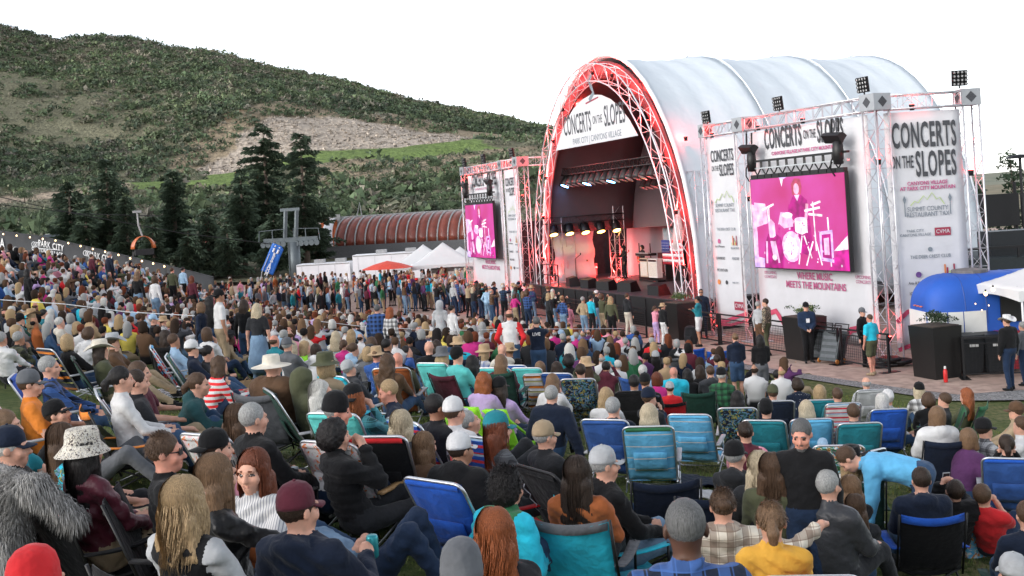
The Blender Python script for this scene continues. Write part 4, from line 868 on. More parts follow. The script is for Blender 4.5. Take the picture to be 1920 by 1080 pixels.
# stage furniture
M_AMP = pm('amp_cream', (.62, .6, .56), .6, 0, .1, 8); M_AMPT = pm('amp_tan', (.42, .33, .24), .6, 0, .1, 8)
def amp(x, y, w, h, m, label):
    o = empty('guitar_amplifier', (0, 0, 0), 0, label, 'amplifier', 'amplifiers on stage'); o.matrix_world = FS @ Matrix.Translation((x, y, DECK + .22))
    MB().box(-w / 2, w / 2, 0, .3, 0, h).build('cabinet', m, o); MB().box(-w / 2 + .06, w / 2 - .06, -.012, -.002, .06, h - .18).build('grille', pm('amp_grille', (.5, .46, .4), .8, 0, .2, 30), o); MB().box(-w / 2 + .05, w / 2 - .05, -.015, -.003, h - .15, h - .04).build('control_panel', PLASTIC_BLACK, o)
    MB().box(-w / 2 - .1, w / 2 + .1, -.05, .4, -.2, -.12).build('stand', STEEL_BLACK, o)
amp(-3.3, 4.0, .8, .95, M_AMPT, 'tan guitar amplifier beside the flag'); amp(-2.2, 3.9, .9, .95, M_AMP, 'white guitar amplifier below the striped flag')
flag = empty('flag_cover', (0, 0, 0), 0, 'stars and stripes flag draped over a keyboard rack', 'flag'); flag.matrix_world = FS @ Matrix.Translation((-1.9, 4.9, DECK + .8))
M_FR, M_FW, M_FB = pm('flag_red', (.5, .03, .05), .7), pm('flag_white', (.7, .68, .68), .7), pm('flag_blue', (.03, .05, .2), .7)
for k in range(9): MB().grid(lambda u, v, k=k: ((u - .5) * 2.0, .04 * math.sin(u * 9), 1.25 * (k + v) / 9), 8, 1, .02).build('stripe', M_FR if k % 2 == 0 else M_FW, flag, True)
MB().grid(lambda u, v: (-1.0 + .85 * u, -.03 + .04 * math.sin(u * 4), .6 + .66 * v), 5, 2, .01).build('canton', M_FB, flag, True)
for i in range(5):
    for j in range(4): MB().lathe([(.035, 0), (.035, .01)], 5, (-.9 + .16 * i, -.06, .68 + .14 * j)).build('star', M_FW, flag)
MB().box(-.95, .95, .1, .6, -1.3, 1.2).build('rack_case', PLASTIC_BLACK, flag)
for i, (x, y, lab) in enumerate(((-2.2, .35, 'wedge monitor at the left front of the stage'), (-.2, .3, 'wedge monitor in front of the singer'), (1.6, .5, 'wedge monitor right of the singer'), (4.6, .4, 'big wedge monitor at the right stage lip'), (-4.2, .4, 'wedge monitor at the far left stage lip'))):
    o = empty('wedge_monitor', (0, 0, 0), 0, lab, 'monitor speaker', 'wedge monitors'); o.matrix_world = FS @ Matrix.Translation((x, y, DECK)) @ Matrix.Rotation(.3 * math.sin(i), 4, 'Z')
    MB().poly([(-.45, -.3, 0), (-.45, .35, 0), (-.45, .1, .5), (-.45, -.3, .42)], .9, (1, 0, 0)).build('cabinet', PLASTIC_BLACK, o); MB().add([(-.4, .345, .03), (.4, .345, .03), (.4, .115, .47), (-.4, .115, .47)], [(3, 2, 1, 0)]).build('grille', pm('monitor_grille', (.06, .06, .06), .6), o)
def stand(x, y, h, label, boom=.5):
    o = empty('microphone_stand', (0, 0, 0), 0, label, 'microphone stand', 'microphone stands'); o.matrix_world = FS @ Matrix.Translation((x, y, DECK))
    MB().tube([(0, 0, .05), (0, 0, h)], .02, 5).build('pole', STEEL_BLACK, o); MB().tube([(0, 0, h), (boom, .1, h + .25)], .015, 5).build('boom', STEEL_BLACK, o)
    for a in (0, 2.1, 4.2): MB().tube([(0, 0, .2), (.3 * math.cos(a), .3 * math.sin(a), .02)], .015, 4).build('leg', STEEL_BLACK, o)
    MB().lathe([(.02, -.05), (.035, .03), (.01, .07)], 8, (boom, .1, h + .27)).build('microphone', PLASTIC_BLACK, o)
stand(-6.0, 3.9, 1.45, 'microphone stand in front of the singer', -.2); stand(-4.4, 3.4, 1.3, 'microphone stand beside the keyboard rack'); stand(-7.3, 2.0, 1.2, 'microphone stand by the left guitarist')
rack = empty('gear_rack', (0, 0, 0), 0, 'tall black gear rack with keyboards behind the singer', 'rack'); rack.matrix_world = FS @ Matrix.Translation((-4.2, 4.5, DECK))
MB().box(-.6, .6, 0, .5, 0, .8).build('case', PLASTIC_BLACK, rack); MB().box(-.7, .7, -.1, .4, 1.25, 1.38).build('keyboard', PLASTIC_BLACK, rack); MB().box(-.66, .66, -.105, .1, 1.382, 1.4).build('keys', pm('keys_white', (.6, .6, .58), .4), rack)
for x in (-.6, .6): MB().tube([(x, .1, .8), (x, .1, 1.9)], .03, 5).build('upright', STEEL_BLACK, rack)
rail = empty('stage_railing', (0, 0, 0), 0, 'black tube railing at the left stage stairs', 'railing'); rail.matrix_world = FS @ Matrix.Translation((-HW + .9, -.2, DECK))
MB().tube([(0, 0, 0), (0, 0, 1.1), (2.2, 0, 1.1), (2.2, 0, 0)], .04, 6).build('top_rail', STEEL_BLACK, rail); MB().tube([(0, 0, .55), (2.2, 0, .55)], .03, 6).build('mid_rail', STEEL_BLACK, rail)
# backstage: dark curtain beyond the stage, pale strips, hanging drape
MB().box(-HW - 3.2, HW * .93, 9.2, 9.3, DECK, zlow + .3).build('rear_curtain', pm('black_curtain', (.025, .025, .028), .9, 0, .3, 3, 4, .5), shell)
MB().box(-HW - 3.4, -HW - 3.3, -.2, 9.2, DECK, zlow + .6).build('side_curtain', MATS['black_curtain'], shell)
MB().grid(lambda u, v: (-5.4 + 1.2 * u, 6.4 + .1 * math.sin(u * 25), DECK + 2.6 * v), 14, 3, .02).build('grey_curtain', pm('grey_curtain', (.3, .33, .36), .8, 0, .15, 5), shell, True)
MB().lathe([(.5, 0), (.36, 1.1), (.12, 1.9), (.04, 2.0)], 12, (-1.6, 5.3, DECK + 1.6)).build('hanging_drape', pm('pale_drape', (.6, .5, .5), .8), shell, True)
for i, (x, y, w, h, m_, lab) in enumerate(((-9.4, 2.0, .7, 1.1, PLASTIC_BLACK, 'black road case left of the stage column'), (-9.0, 3.6, .9, .8, pm('case_grey', (.1, .1, .11), .5), 'grey road case in the left wings'), (-8.8, 5.4, .8, 1.4, PLASTIC_BLACK, 'tall road case behind the left column'), (-6.6, 7.2, .8, 1.2, PLASTIC_BLACK, 'road case behind the singer'))):
    o = empty('road_case', (0, 0, 0), .2, lab, 'road case', 'road cases'); o.matrix_world = FS @ Matrix.Translation((x, y, DECK)); MB().box(-w / 2, w / 2, -.3, .3, .12, h).build('case_body', m_, o); MB().box(-w / 2 - .01, w / 2 + .01, -.31, .31, h * .7, h * .7 + .05).build('edge_band', ALU, o)
    for wx in (-.25, .25): MB().lathe([(.05, 0), (.05, .1)], 8, (wx, 0, .01)).build('castor', PLASTIC_BLACK, o)
# ================================================================== fences, planters, trailer, tents, lift, far things
M_BLACKPLANT = pm('planter_black', (.008, .0075, .0075), .4, 0, .15, 4, 30, .1)
M_SOIL = pm('soil', (.06, .045, .035), .95, 0, .3, 20)
def fence_panel(x0, y0, x1, y1, label, h=1.12):
    d = Vector((x1 - x0, y1 - y0)); L = d.length
    o = empty('barrier_fence', (x0, y0, 0), math.atan2(d.y, d.x), label, 'fence', 'black mesh barrier fences')
    for x in (.03, L - .03):
        MB().box(x - .03, x + .03, -.03, .03, 0, h).build('post', STEEL_BLACK, o); MB().box(x - .12, x + .12, -.3, .3, .0, .015).build('foot', STEEL_BLACK, o)
    MB().box(0.06, L - .06, -.02, .02, h - .05, h).build('top_rail', STEEL_BLACK, o); MB().box(.06, L - .06, -.02, .02, h - .2, h - .17).build('second_rail', STEEL_BLACK, o); MB().box(.06, L - .06, -.02, .02, .1, .14).build('bottom_rail', STEEL_BLACK, o)
    m = MB(); n = max(4, int(L / .085))
    for k in range(1, n): x = L * k / n; m.box(x - .004, x + .004, -.004, .004, .14, h - .2)
    for k in range(1, 10): z = .14 + (h - .34) * k / 10; m.box(.06, L - .06, -.0045, .0045, z - .004, z + .004)
    tag(m.build('wire_mesh', STEEL_BLACK, o), kind='stuff')
    return o
FA, FB = Vector((6.4, 40.6)), Vector((10.55, 30.5)); nf = 5
nm = ['by the stage corner', 'below the narrow sponsor banner', 'under the left half of the video screen', 'under the right half of the video screen', 'at the foot of the corner tower']
for k in range(nf):
    a = FA.lerp(FB, k / nf + .004); b = FA.lerp(FB, (k + 1) / nf - .004); fence_panel(a.x, a.y, b.x, b.y, 'black mesh barrier fence ' + nm[k])
fence_panel(11.95, 28.95, 13.6, 28.6, 'black mesh barrier fence in front of the waste bins')
for k in range(4):
    a = Vector((5.9, 42.0)).lerp(Vector((.2, 57.0)), k / 4 + .004); b = Vector((5.9, 42.0)).lerp(Vector((.2, 57.0)), (k + 1) / 4 - .004); fence_panel(a.x - .9, a.y - .35, b.x - .9, b.y - .35, 'black mesh barrier fence along the stage front, section %s' % ['nearest the planter', 'second from the planter', 'third from the planter', 'farthest from the planter'][k])
def foliage(o, n, r, z, col, seed, size=.16, flowers=None, squash=.6):
    g = np.random.default_rng(seed); cl = np.stack([g.uniform(-r, r, n), g.uniform(-r, r, n) * .8, z + g.uniform(0, r * .5, n)], -1)
    V, F, c = leaf_clumps(cl, g.uniform(.14, .24, n), 60, size, np.array([col]) * g.uniform(.7, 1.3, (n, 1)), seed, squash)
    link('foliage', np_mesh('foliage', V, F, [M_TINT], smooth=False, col=c), o)
    if flowers:
        cl2 = cl[::2] + np.array([0, 0, .13]); V, F, c = leaf_clumps(cl2, np.full(len(cl2), .12), 8, .2, np.array([flowers]) * np.ones((len(cl2), 1)), seed + 1)
        tag(link('flowers', np_mesh('flowers', V, F, [M_TINT], smooth=False, col=c), o), kind='stuff')
def planter(px, py, w, h, rz, label, seed, col, flowers=None, n=12, d=None):
    p = at(px, py, 10); u, v = uv(px, py); Y = -CAMZ / v; x = u * Y
    o = empty('planter', (x, Y, 0), rz, label, 'planter', 'tall black planters'); d = d or w
    MB().taper(0, 0, .0, h, w * .44, d * .44, w * .5, d * .5).build('pot', M_BLACKPLANT, o); MB().box(-w * .45, w * .45, -d * .45, d * .45, h + .002, h + .02).build('soil', M_SOIL, o)
    foliage(o, n, w * .36, h + .1, col, seed, flowers=flowers)
    return o
planter(1758, 706, .98, 1.42, .35, 'tall black planter with a small dark shrub beside the blue trailer', 61, (.03, .05, .025), n=14)
planter(1512, 672, 1.0, 1.35, -1.18, 'tall black planter with yellow flowers below the video screen', 62, (.06, .1, .03), (.5, .5, .1), 12)
planter(1281, 634, 1.05, 1.38, -1.18, 'tall black planter with white flowers at the stage corner', 63, (.09, .13, .05), (.62, .62, .55), 16)
# blue rounded trailer
M_BLUE = pm('trailer_blue', (.012, .085, .42), .62, .0, .12, 1.5, 6, .08); M_TRW = pm('trailer_white', (.68, .68, .66), .4, 0, .05, 3)
tr = empty('food_trailer', (11.55, 30.85, 0), .02, 'rounded blue and white food trailer by the right wing banner', 'trailer')
def tr_k(x): e = max(0.0, 1 - x / .9); return math.sqrt(max(0, 1 - e * e))
def tr_y(x): return 1.02 * (.6 + .4 * tr_k(x))
def tr_fn(u, v):
    x = 5.6 * u ** 1.8; a = math.pi * v; sg = lambda q: math.copysign(abs(q) ** .5, q)
    return (x, -tr_y(x) * sg(math.cos(a)), .55 + 2.15 * (.66 + .34 * tr_k(x)) * math.sin(a) ** .5 if 0 < v < 1 else .55)
MB().grid(tr_fn, 30, 28).build('shell', M_BLUE, tr, True)
for x in (.95, 1.55, 2.6, 3.7, 4.8): MB().tube([(x, -tr_y(x) * math.copysign(abs(math.cos(math.pi * v / 24)) ** .5, math.cos(math.pi * v / 24)), .55 + 2.15 * (.66 + .34 * tr_k(x)) * math.sin(math.pi * v / 24) ** .5) for v in range(1, 24)], .012, 4).build('body_seam', pm('seam_blue', (.01, .05, .25), .5), tr)
MB().add([tr_fn(0, v / 28) for v in range(29)], [tuple(range(29))]).build('end_panel', M_BLUE, tr)
MB().box(-.03, -.008, -.58, .58, .98, 1.7).build('window_end', M_TRW, tr)
for a, b in ((.0, .42), (.45, .85), (.88, 1.5)):
    MB().grid(lambda u, v, a=a, b=b: (a + (b - a) * u, -tr_y(a + (b - a) * u) - .014, .98 + .72 * v), 8, 2, .01).build('window_panel', M_TRW, tr)
for k in range(3): MB().lathe([(.05, 0), (.04, .03)], 8, (-.03, -.3 + .22 * k, 1.82)).build('marker_light', pm('amber_plastic', (.6, .12, .02), .3), tr)
MB().box(1.9, 3.6, -1.1, -1.04, 1.35, 2.2).build('serving_hatch', PLASTIC_BLACK, tr); MB().add([(1.9, -1.1, 2.2), (3.6, -1.1, 2.2), (3.6, -1.75, 2.35), (1.9, -1.75, 2.35)], [(0, 1, 2, 3)]).build('hatch_awning', M_TRW, tr)
MB().box(.6, 5.2, -.9, .9, .3, .56).build('chassis', STEEL_BLACK, tr); MB().lathe([(.5, 0), (.5, .1), (.2, .14)], 14, (1.6, .1, 2.68)).build('roof_vent', pm('roof_vent', (.12, .11, .11), .6), tr)
for k in range(2): MB().lathe([(.33, -.1), (.33, .1)], 16).build('wheel', PLASTIC_BLACK, tr).matrix_local = Matrix.Translation((2.6 + .8 * k, -.95, .33)) @ Matrix.Rotation(math.pi / 2, 4, 'X')
# white canopy tent at the right edge
def tent(x, y, w, d, eave, peak, label, rz=0.0, m=None, valance=.28):
    o = empty('canopy_tent', (x, y, 0), rz, label, 'tent', 'white canopy tents'); m = m or pm('tent_fabric', (.62, .62, .62), .6, 0, .03, 2, 3, .2, bd=.05)
    def fn(u, v):
        a, b = abs(2 * u - 1), abs(2 * v - 1); r = max(a, b); return ((u - .5) * w, (v - .5) * d, eave + (peak - eave) * (1 - r) ** 1.25)
    MB().grid(fn, 20, 20, .01).build('canopy', m, o, True)
    for (ax, ay, bx, by) in ((-1, -1, 1, -1), (1, -1, 1, 1), (1, 1, -1, 1), (-1, 1, -1, -1)):
        MB().grid(lambda u, v: ((ax + (bx - ax) * u) * w / 2 * 1.003, (ay + (by - ay) * u) * d / 2 * 1.003, eave - valance * v * (1 - .3 * math.sin(math.pi * u)) ), 10, 2, .008).build('valance', m, o)
    for sx in (-1, 1):
        for sy in (-1, 1): MB().tube([(sx * w * .485, sy * d * .485, ground(x, y) if False else 0), (sx * w * .485, sy * d * .485, eave)], .03, 6).build('leg', WHITE_VINYL, o)
    return o
tent(15.55, 28.9, 5.2, 2.7, 2.42, 3.55, 'white canopy tent in front of the blue trailer')
for i, (px, py) in enumerate(((1848, 549), (1862, 541), (1908, 543), (1829, 569), (1854, 572), (1841, 581))):
    p = at(px, py, 28.2 if i < 3 else 29.7); o = empty('string_bulb', p, 0, 'glowing bulb under the white tent edge, %s one counted' % ORD[i], 'light bulb', 'bulbs under the white tent')
    s_ = 1.0 if i < 3 else .35
    MB().lathe([(.0, -.09 * s_), (.045 * s_, -.06 * s_), (.05 * s_, -.02 * s_), (.02 * s_, .03 * s_)], 8).build('bulb', M_BULB, o, True); MB().lathe([(.022 * s_, .03 * s_), (.022 * s_, .09 * s_)], 6).build('socket', PLASTIC_BLACK, o)
# waste bins
def bin_(x, y, rz, m, label):
    o = empty('waste_bin', (x, y, 0), rz, label, 'bin', 'wheeled waste bins')
    MB().taper(0, 0, .08, 1.02, .24, .28, .31, .37).build('tub', m, o); MB().taper(0, 0, 1.024, 1.12, .34, .4, .3, .34).build('lid', m, o); MB().box(-.3, .3, .38, .43, .98, 1.06).build('handle', m, o)
    for s_ in (-1, 1): MB().lathe([(.1, -.03), (.1, .03)], 12).build('wheel', PLASTIC_BLACK, o).matrix_local = Matrix.Translation((s_ * .22, .24, .1)) @ Matrix.Rotation(math.pi / 2, 4, 'Y')
    MB().box(-.13, .13, -.36, -.352, .8, .9).build('sticker', M_TRW, o)
M_BIN = pm('bin_grey', (.012, .015, .018), .5, 0, .15, 6)
bin_(12.35, 29.5, .1, M_BIN, 'dark grey waste bin behind the fence beside the planter'); bin_(12.98, 29.45, .05, M_BIN, 'second dark grey waste bin nearer the tent'); bin_(13.55, 29.75, 0, pm('bin_red', (.32, .015, .03), .5), 'red waste bin under the white tent')
# bottle, backpack, folded carts, cable heap on the plaza
p = at(1769, 711, 28.7); o = empty('water_bottle', (p.x, 28.55, 0), 0, 'red water bottle standing beside the black planter', 'bottle'); MB().lathe([(.05, 0), (.055, .02), (.055, .3), (.03, .36)], 12).build('flask', pm('bottle_red', (.6, .02, .02), .35), o, True); MB().lathe([(.032, .36), (.03, .43)], 10).build('cap', M_TRW, o)
def cart(px, py, rz, label, m):
    u, v = uv(px, py); Y = -CAMZ / v; o = empty('folded_cart', (u * Y, Y, 0), rz, label, 'folding cart', 'folded carts leaning on the planter'); o.rotation_euler = (-.32, 0, rz)
    MB().box(-.33, .33, -.04, .04, .1, 1.0).build('deck_plate', m, o); MB().tube([(-.3, 0, .9), (-.28, .0, 1.22), (.28, 0, 1.22), (.3, 0, .9)], .022, 6).build('handle', STEEL_BLACK, o)
    for k in range(4): MB().box(-.29, .29, -.055, -.045, .2 + .19 * k, .3 + .19 * k).build('rib', pm('cart_rib', (.09, .1, .11), .5), o)
    for s_ in (-1, 1): MB().lathe([(.07, -.02), (.07, .02)], 10).build('wheel', pm('wheel_orange', (.4, .15, .03), .5), o).matrix_local = Matrix.Translation((s_ * .35, 0, .1)) @ Matrix.Rotation(math.pi / 2, 4, 'Y')
cart(1552, 683, -1.0, 'dark folded hand cart leaning in front', pm('cart_dark', (.05, .06, .065), .5)); cart(1537, 677, -1.0, 'dark folded hand cart half hidden behind another', MATS['cart_dark']); cart(1566, 680, -1.1, 'folded hand cart leaning nearest the fence', MATS['cart_dark'])
def backpack(loc, rz, m, label, s=1.0):
    o = empty('backpack', loc, rz, label, 'backpack'); o.scale = (s, s, s)
    MB().grid(lambda u, v: ((.17 + .05 * math.sin(math.pi * v)) * math.cos(2 * math.pi * u), (.12 + .04 * math.sin(math.pi * v)) * math.sin(2 * math.pi * u), .48 * v), 14, 8).build('bag_body', m, o, True)
    MB().lathe([(.17, .47), (.12, .52), (.02, .54)], 12, cap=False).build('lid', m, o, True); MB().grid(lambda u, v: (.12 * math.cos(math.pi * u), -.13 - .05 * math.sin(math.pi * u), .06 + .2 * v), 8, 3, .01).build('front_pocket', m, o, True)
    for sx in (-.08, .08): MB().tube([(sx, .14, .45), (sx * 1.3, .24, .3), (sx * 1.2, .16, .05)], .022, 5).build('strap', m, o)
p = at(1296, 637, 39.5); backpack((p.x - .05, 39.2, 0), -.8, cloth('charcoal'), 'dark backpack standing on the plaza beside the flower planter', 1.25)
o = empty('cable_heap', (10.95, 31.6, 0), 0, 'heap of black cables and bags behind the fence', 'cables')
for k in range(5): MB().lathe([(.28, 0), (.36, .07), (.28, .13), (.2, .07)], 14, (.35 * k * .5 - .4, .12 * (k % 2), .08 * (k % 3))).build('coil', PLASTIC_BLACK, o, True)
# right hand background: barrier, road stage box, screens, trees
o = empty('dark_platform', (19.5, 40, 0), 0, 'dark fenced platform behind the right wing', 'platform'); MB().box(-3.5, 8, 0, 5, 0, 2.4).build('base', pm('dark_cladding', (.02, .03, .032), .6), o); MB().box(-3.5, 8, -.1, 0, 2.75, 2.85).build('top_rail', STEEL_BLACK, o)
for k in range(9): MB().box(-3.5 + 1.4 * k, -3.42 + 1.4 * k, -.08, -.02, 2.4, 2.8).build('post', STEEL_BLACK, o)
MB().box(-1.2, 1.4, 1.0, 2.2, 2.4, 3.35).build('road_case', M_BIN, o)
o = empty('display_board', (25.6, 56, 0), 0, 'dark display boards on posts far behind the right wing', 'display'); MB().box(-1.8, 1.0, 0, .3, 2.9, 4.6).build('panel', PLASTIC_BLACK, o); MB().box(1.3, 3.2, .2, .5, 2.9, 4.6).build('panel', PLASTIC_BLACK, o)
for x in (-1.6, .9, 1.5, 3.0): MB().tube([(x, .2, 0), (x, .2, 5.2)], .08, 6).build('post', STEEL_BLACK, o)
o = empty('path_lamp', (26.3, 56, 0), 0, 'slim dark lamp post in front of the far tree', 'lamp post'); MB().tube([(0, -1, 0), (0, -1, 6.4)], .07, 6).build('pole', STEEL_BLACK, o); MB().lathe([(.7, 6.4), (.5, 6.55), (.05, 6.6)], 12, (0, -1, 0)).build('lamp_head', STEEL_BLACK, o)
tag(flat_poly('pale_path', [(22, 58), (60, 58), (60, 66), (22, 66)], .6, M_PAVE), kind='structure')
def leafy_tree(px, ytop, Y, wpx, label, seed, z0=0, col=(.05, .08, .045)):
    p = at(px, ytop, Y); H = p.z - z0; W = wpx * Y / FPX; g = np.random.default_rng(seed)
    o = empty('young_tree', (p.x, Y, z0), 0, label, 'tree', 'young trees by the right wing'); MB().tube([(0, 0, 0), (.1, 0, H * .5), (0, 0, H * .97)], .12, 6, .02).build('trunk', M_BARK, o, True)
    cl = []
    for k in range(46):
        t = .25 + .75 * g.random(); a = g.uniform(0, 6.28); r = W * .5 * (1 - t) ** .8 * g.uniform(.3, 1.1); cl.append((r * math.cos(a), r * math.sin(a), t * H))
        if k % 3 == 0: MB().tube([(0, 0, t * H - r * .5), cl[-1]], .03, 4, .01).build('limb', M_BARK, o)
    cl = np.array(cl); V, F, c = leaf_clumps(cl, g.uniform(.25, .6, len(cl)), 26, .25, np.array([col]) * g.uniform(.7, 1.3, (len(cl), 1)), seed, .8, .2)
    link('crown', np_mesh('crown', V, F, [M_TINT], smooth=False, col=c), o)
leafy_tree(1893, 288, 60, 105, 'young leafy tree at the right edge behind the truss', 71, .5); leafy_tree(1830, 345, 62, 60, 'small leafy tree seen through the right truss tower', 72, .5); leafy_tree(1935, 330, 64, 100, 'leafy tree cut off by the right edge', 73, .5)
# far ridge on the right
def far_z(X, Y): return -1 + np.clip(1 - np.abs(Y - 2600) / 900, 0, 1) * (28 + 16 * np.clip((1250 - X) / 500, -1, 1) * -1 + 5 * vnoise(X, Y, .006)) 
V, F = grid_sheet(np.linspace(300, 3600, 90), np.linspace(1650, 3500, 40), far_z)
tag(link('far_hills', np_mesh('far_hills', V, F, [ground_mat('far_sage', [(.2, .2, .15), (.27, .25, .19), (.14, .16, .11)], [.01, .03])])), kind='structure')

# ---- left banner fence with bulbs
M_FBAN = pm('fence_banner_grey', (.02, .021, .023), .7, 0, .15, 1.5, 3, .3, bd=.05); M_LETW = pm('white_print', (.7, .7, .7), .6)
bf = empty('banner_fence', (0, 0, 0), 0, 'long dark grey banner fence with string lights above the left crowd', 'fence')
FQ = [(0, 433, 78), (78, 444, 74.5), (160, 462, 71), (240, 481, 67.5), (312, 498, 64), (400, 520, 60)]
FP = [at(a, b, c) for a, b, c in [(-90, 424, 82)] + FQ]
for k in range(len(FP) - 1):
    a, b = FP[k], FP[k + 1]; L = (b - a).to_2d().length
    def fn(u, v, a=a, b=b): 
        p = a.lerp(b, u); g_ = ground(p.x, p.y) - .1; return (p.x, p.y + .03 * math.sin(u * 20), g_ + (p.z - g_) * v)
    MB().grid(fn, 12, 2, .02).build('banner_panel', M_FBAN, bf, True)
    g_ = ground(a.x, a.y); MB().tube([(a.x, a.y + .06, g_ - .2), (a.x, a.y + .06, a.z + .05)], .05, 6).build('post', STEEL_BLACK, bf)
MB().tube([p + Vector((0, .03, .02)) for p in FP], .03, 6).build('top_rail', M_FBAN, bf)
def ftext(s_, px, py, size, k, name='lettering'):
    a, b = FP[k], FP[k + 1]; d = (b - a); Yg = a.y + (b.y - a.y) * ((px - project(a)[0]) / (project(b)[0] - project(a)[0])); p = at(px, py, Yg - .12)
    cu = text(bf, s_, p, size, M_LETW, rz=math.atan2(d.y, d.x), spacing=1.15, off=.01); cu.rotation_euler = Matrix((Vector(d).normalized(), Vector((0, 0, 1)), Vector(d).normalized().cross(Vector((0, 0, 1))))).transposed().to_euler()
    return cu
ftext('PARK CITY', 95, 461, .62, 2); ftext('CANYONS VILLAGE', 88, 472, .42, 2); ftext('A', 4, 457, 1.0, 1); ftext('PARK CITY', 188, 482, .55, 3)
def fline(px0, py0, px1, py1):
    MB().tube([at(px0, py0, 73.3), at(px1, py1, 72.2)], .025, 4).build('printed_rule', M_LETW, bf)
fline(60, 464.5, 113, 469)
for (px, py, Y) in ((63, 458, 73.6), (67, 458.5, 73.5), (71, 459, 73.4), (160, 474.5, 69.8), (164, 475.5, 69.7), (168, 476.5, 69.6)):
    c = at(px, py, Y); pts = [c + Vector((.13 * math.cos(t), 0, .17 * math.sin(t))) for t in np.linspace(0, 6.283, 10)]; MB().tube(pts, .03, 4).build('printed_ring', M_LETW, bf)
for ib, (px, py, Y) in enumerate([(6, 438, 77.6), (31, 441, 76.5), (56, 444, 75.4), (80, 447, 74.3), (104, 450, 73.2), (128, 455, 72.2), (151, 460.5, 71.2), (174, 466, 70.2), (197, 471, 69.2), (222, 477, 68.2), (244, 483.5, 67.1), (266, 488.5, 66.0), (287, 493, 65), (308, 498.5, 64)]):
    p = at(px, py, Y - .3); o = empty('string_bulb', p, 0, 'warm bulb along the left banner fence, %s from the left' % ORD[ib], 'light bulb', 'bulbs along the banner fence')
    MB().lathe([(.0, -.1), (.05, -.07), (.055, -.02), (.02, .03)], 8).build('bulb', M_BULB, o, True); MB().lathe([(.035, .04), (.035, .12)], 6).build('socket', PLASTIC_BLACK, o)
# ---- lift terminal with ribbed orange roof
TB = frame_at(at(612, 470, 118).x, 118, (1, -.22)); term = empty('lift_terminal', (0, 0, 0), 0, 'lift terminal hall with curved orange ribbed glass roof', 'building'); term.matrix_world = TB
M_RGLASS = pm('orange_roof_glass', (.2, .05, .032), .3, 0, .25, 1.2); M_CONC = pm('terminal_grey', (.33, .33, .33), .7, 0, .1, 1); M_RIB = pm('roof_rib_grey', (.3, .3, .3), .5)
TL, RZ0, RZ1, RD = 19.0, 2.5, 5.6, 4.4
def roof_pt(x, v): a = v * math.pi / 2; return (x, RD * (1 - math.cos(a)) - 1.2, RZ0 + (RZ1 - RZ0) * math.sin(a))
nbays = 15
for k in range(nbays): MB().grid(lambda u, v, k=k: roof_pt(1.5 + (TL - 1.5) * (k + .04 + .92 * u) / nbays, v), 1, 8, .08).build('roof_panel', M_RGLASS, term, True)
for k in range(nbays + 1): x = 1.5 + (TL - 1.5) * k / nbays; MB().tube([roof_pt(x, v / 8) for v in range(9)], .1, 5).build('roof_rib', M_RIB, term, True)
MB().box(0, TL + .4, RD - 1.25, RD + .5, RZ1 - .12, RZ1 + .15).build('roof_ridge', M_RIB, term); MB().box(0.2, TL, -1.35, -.9, 1.2, RZ0 + .02).build('fascia', pm('terminal_dark', (.1, .1, .105), .6), term); MB().box(.6, TL, .2, .5, -1, 1.2).build('wall', M_CONC, term)
MB().grid(lambda u, v: (lambda p: (p[0] - .7 + 1.4 * v * (.4 + .6 * (1 - u)), p[1] - .1, p[2] + .05))(roof_pt(.7, u)), 10, 4, .25).build('gable_cowl', WHITE_VINYL, term, True)
for k in range(4): MB().box(-.9 + .5 * k, -.45 + .5 * k, 1.0, 1.08, 2.1, 5.7 - .15 * abs(k - 1)).build('gable_panel', pm('orange_cladding', (.5, .11, .03), .6, 0, .2, 6), term)
MB().grid(lambda u, v: (-1.2 + 2.6 * u, .9, 2.1 - 1.1 * math.sin(math.pi * u) * (1 - v)), 8, 2, .1).build('gable_apron', WHITE_VINYL, term); MB().box(-1.3, 1.3, 1.2, 1.4, -1, 6.0).build('gable_wall', M_CONC, term)
MB().tube([(3.2, 3.2, RZ1), (3.0, 3.2, RZ1 + 1.6), (2.6, 3.2, RZ1)], .07, 4).build('vent_mast', M_RIB, term)
for k in range(7): MB().box(8 + k * 1.5, 9.2 + k * 1.5, -.2, -.1, -.6, 1.0).build('window', pm('dark_glass', (.03, .04, .05), .1), term)
# ---- chairlift tower
LT = at(548, 500, 96); lt = empty('chairlift_tower', (LT.x, 96, 0), -.1, 'grey chairlift tower with sheave wheels and catwalks', 'lift tower'); lt.scale = (.85, .85, .93); M_LIFT = pm('lift_grey', (.1, .12, .13), .5, .4, .1, 3)
MB().lathe([(.62, -.3), (.58, 3.9)], 12, (.35, 0, 0)).build('mast', M_LIFT, lt, True)
MB().box(-2.9, 2.9, -.2, .2, 3.9, 4.35).build('crossarm', M_LIFT, lt)
for x in (-.45, .75): MB().tube([(x - .15, 0, 4.3), (x + .1, 0, 7.0)], .22, 6).build('lifting_frame_post', M_LIFT, lt)
MB().box(-.9, 1.1, -.2, .2, 6.9, 7.2).build('lifting_frame_beam', M_LIFT, lt)
for s_ in (-1, 1):
    for k in range(5): MB().lathe([(.27, -.06), (.3, 0), (.27, .06)], 12).build('sheave', M_LIFT, lt).matrix_local = Matrix.Translation((s_ * (.7 + .55 * k), -.35, 3.75)) @ Matrix.Rotation(math.pi / 2, 4, 'X')
    MB().tube([(s_ * .5, -.5, 4.3), (s_ * .5, -.5, 5.2), (s_ * 3.2, -.5, 5.1), (s_ * 3.3, -.5, 4.0)], .05, 5).build('catwalk_rail', M_LIFT, lt); MB().tube([(s_ * 1.8, -.5, 4.3), (s_ * 1.8, -.5, 5.2)], .05, 5).build('rail_post', M_LIFT, lt)
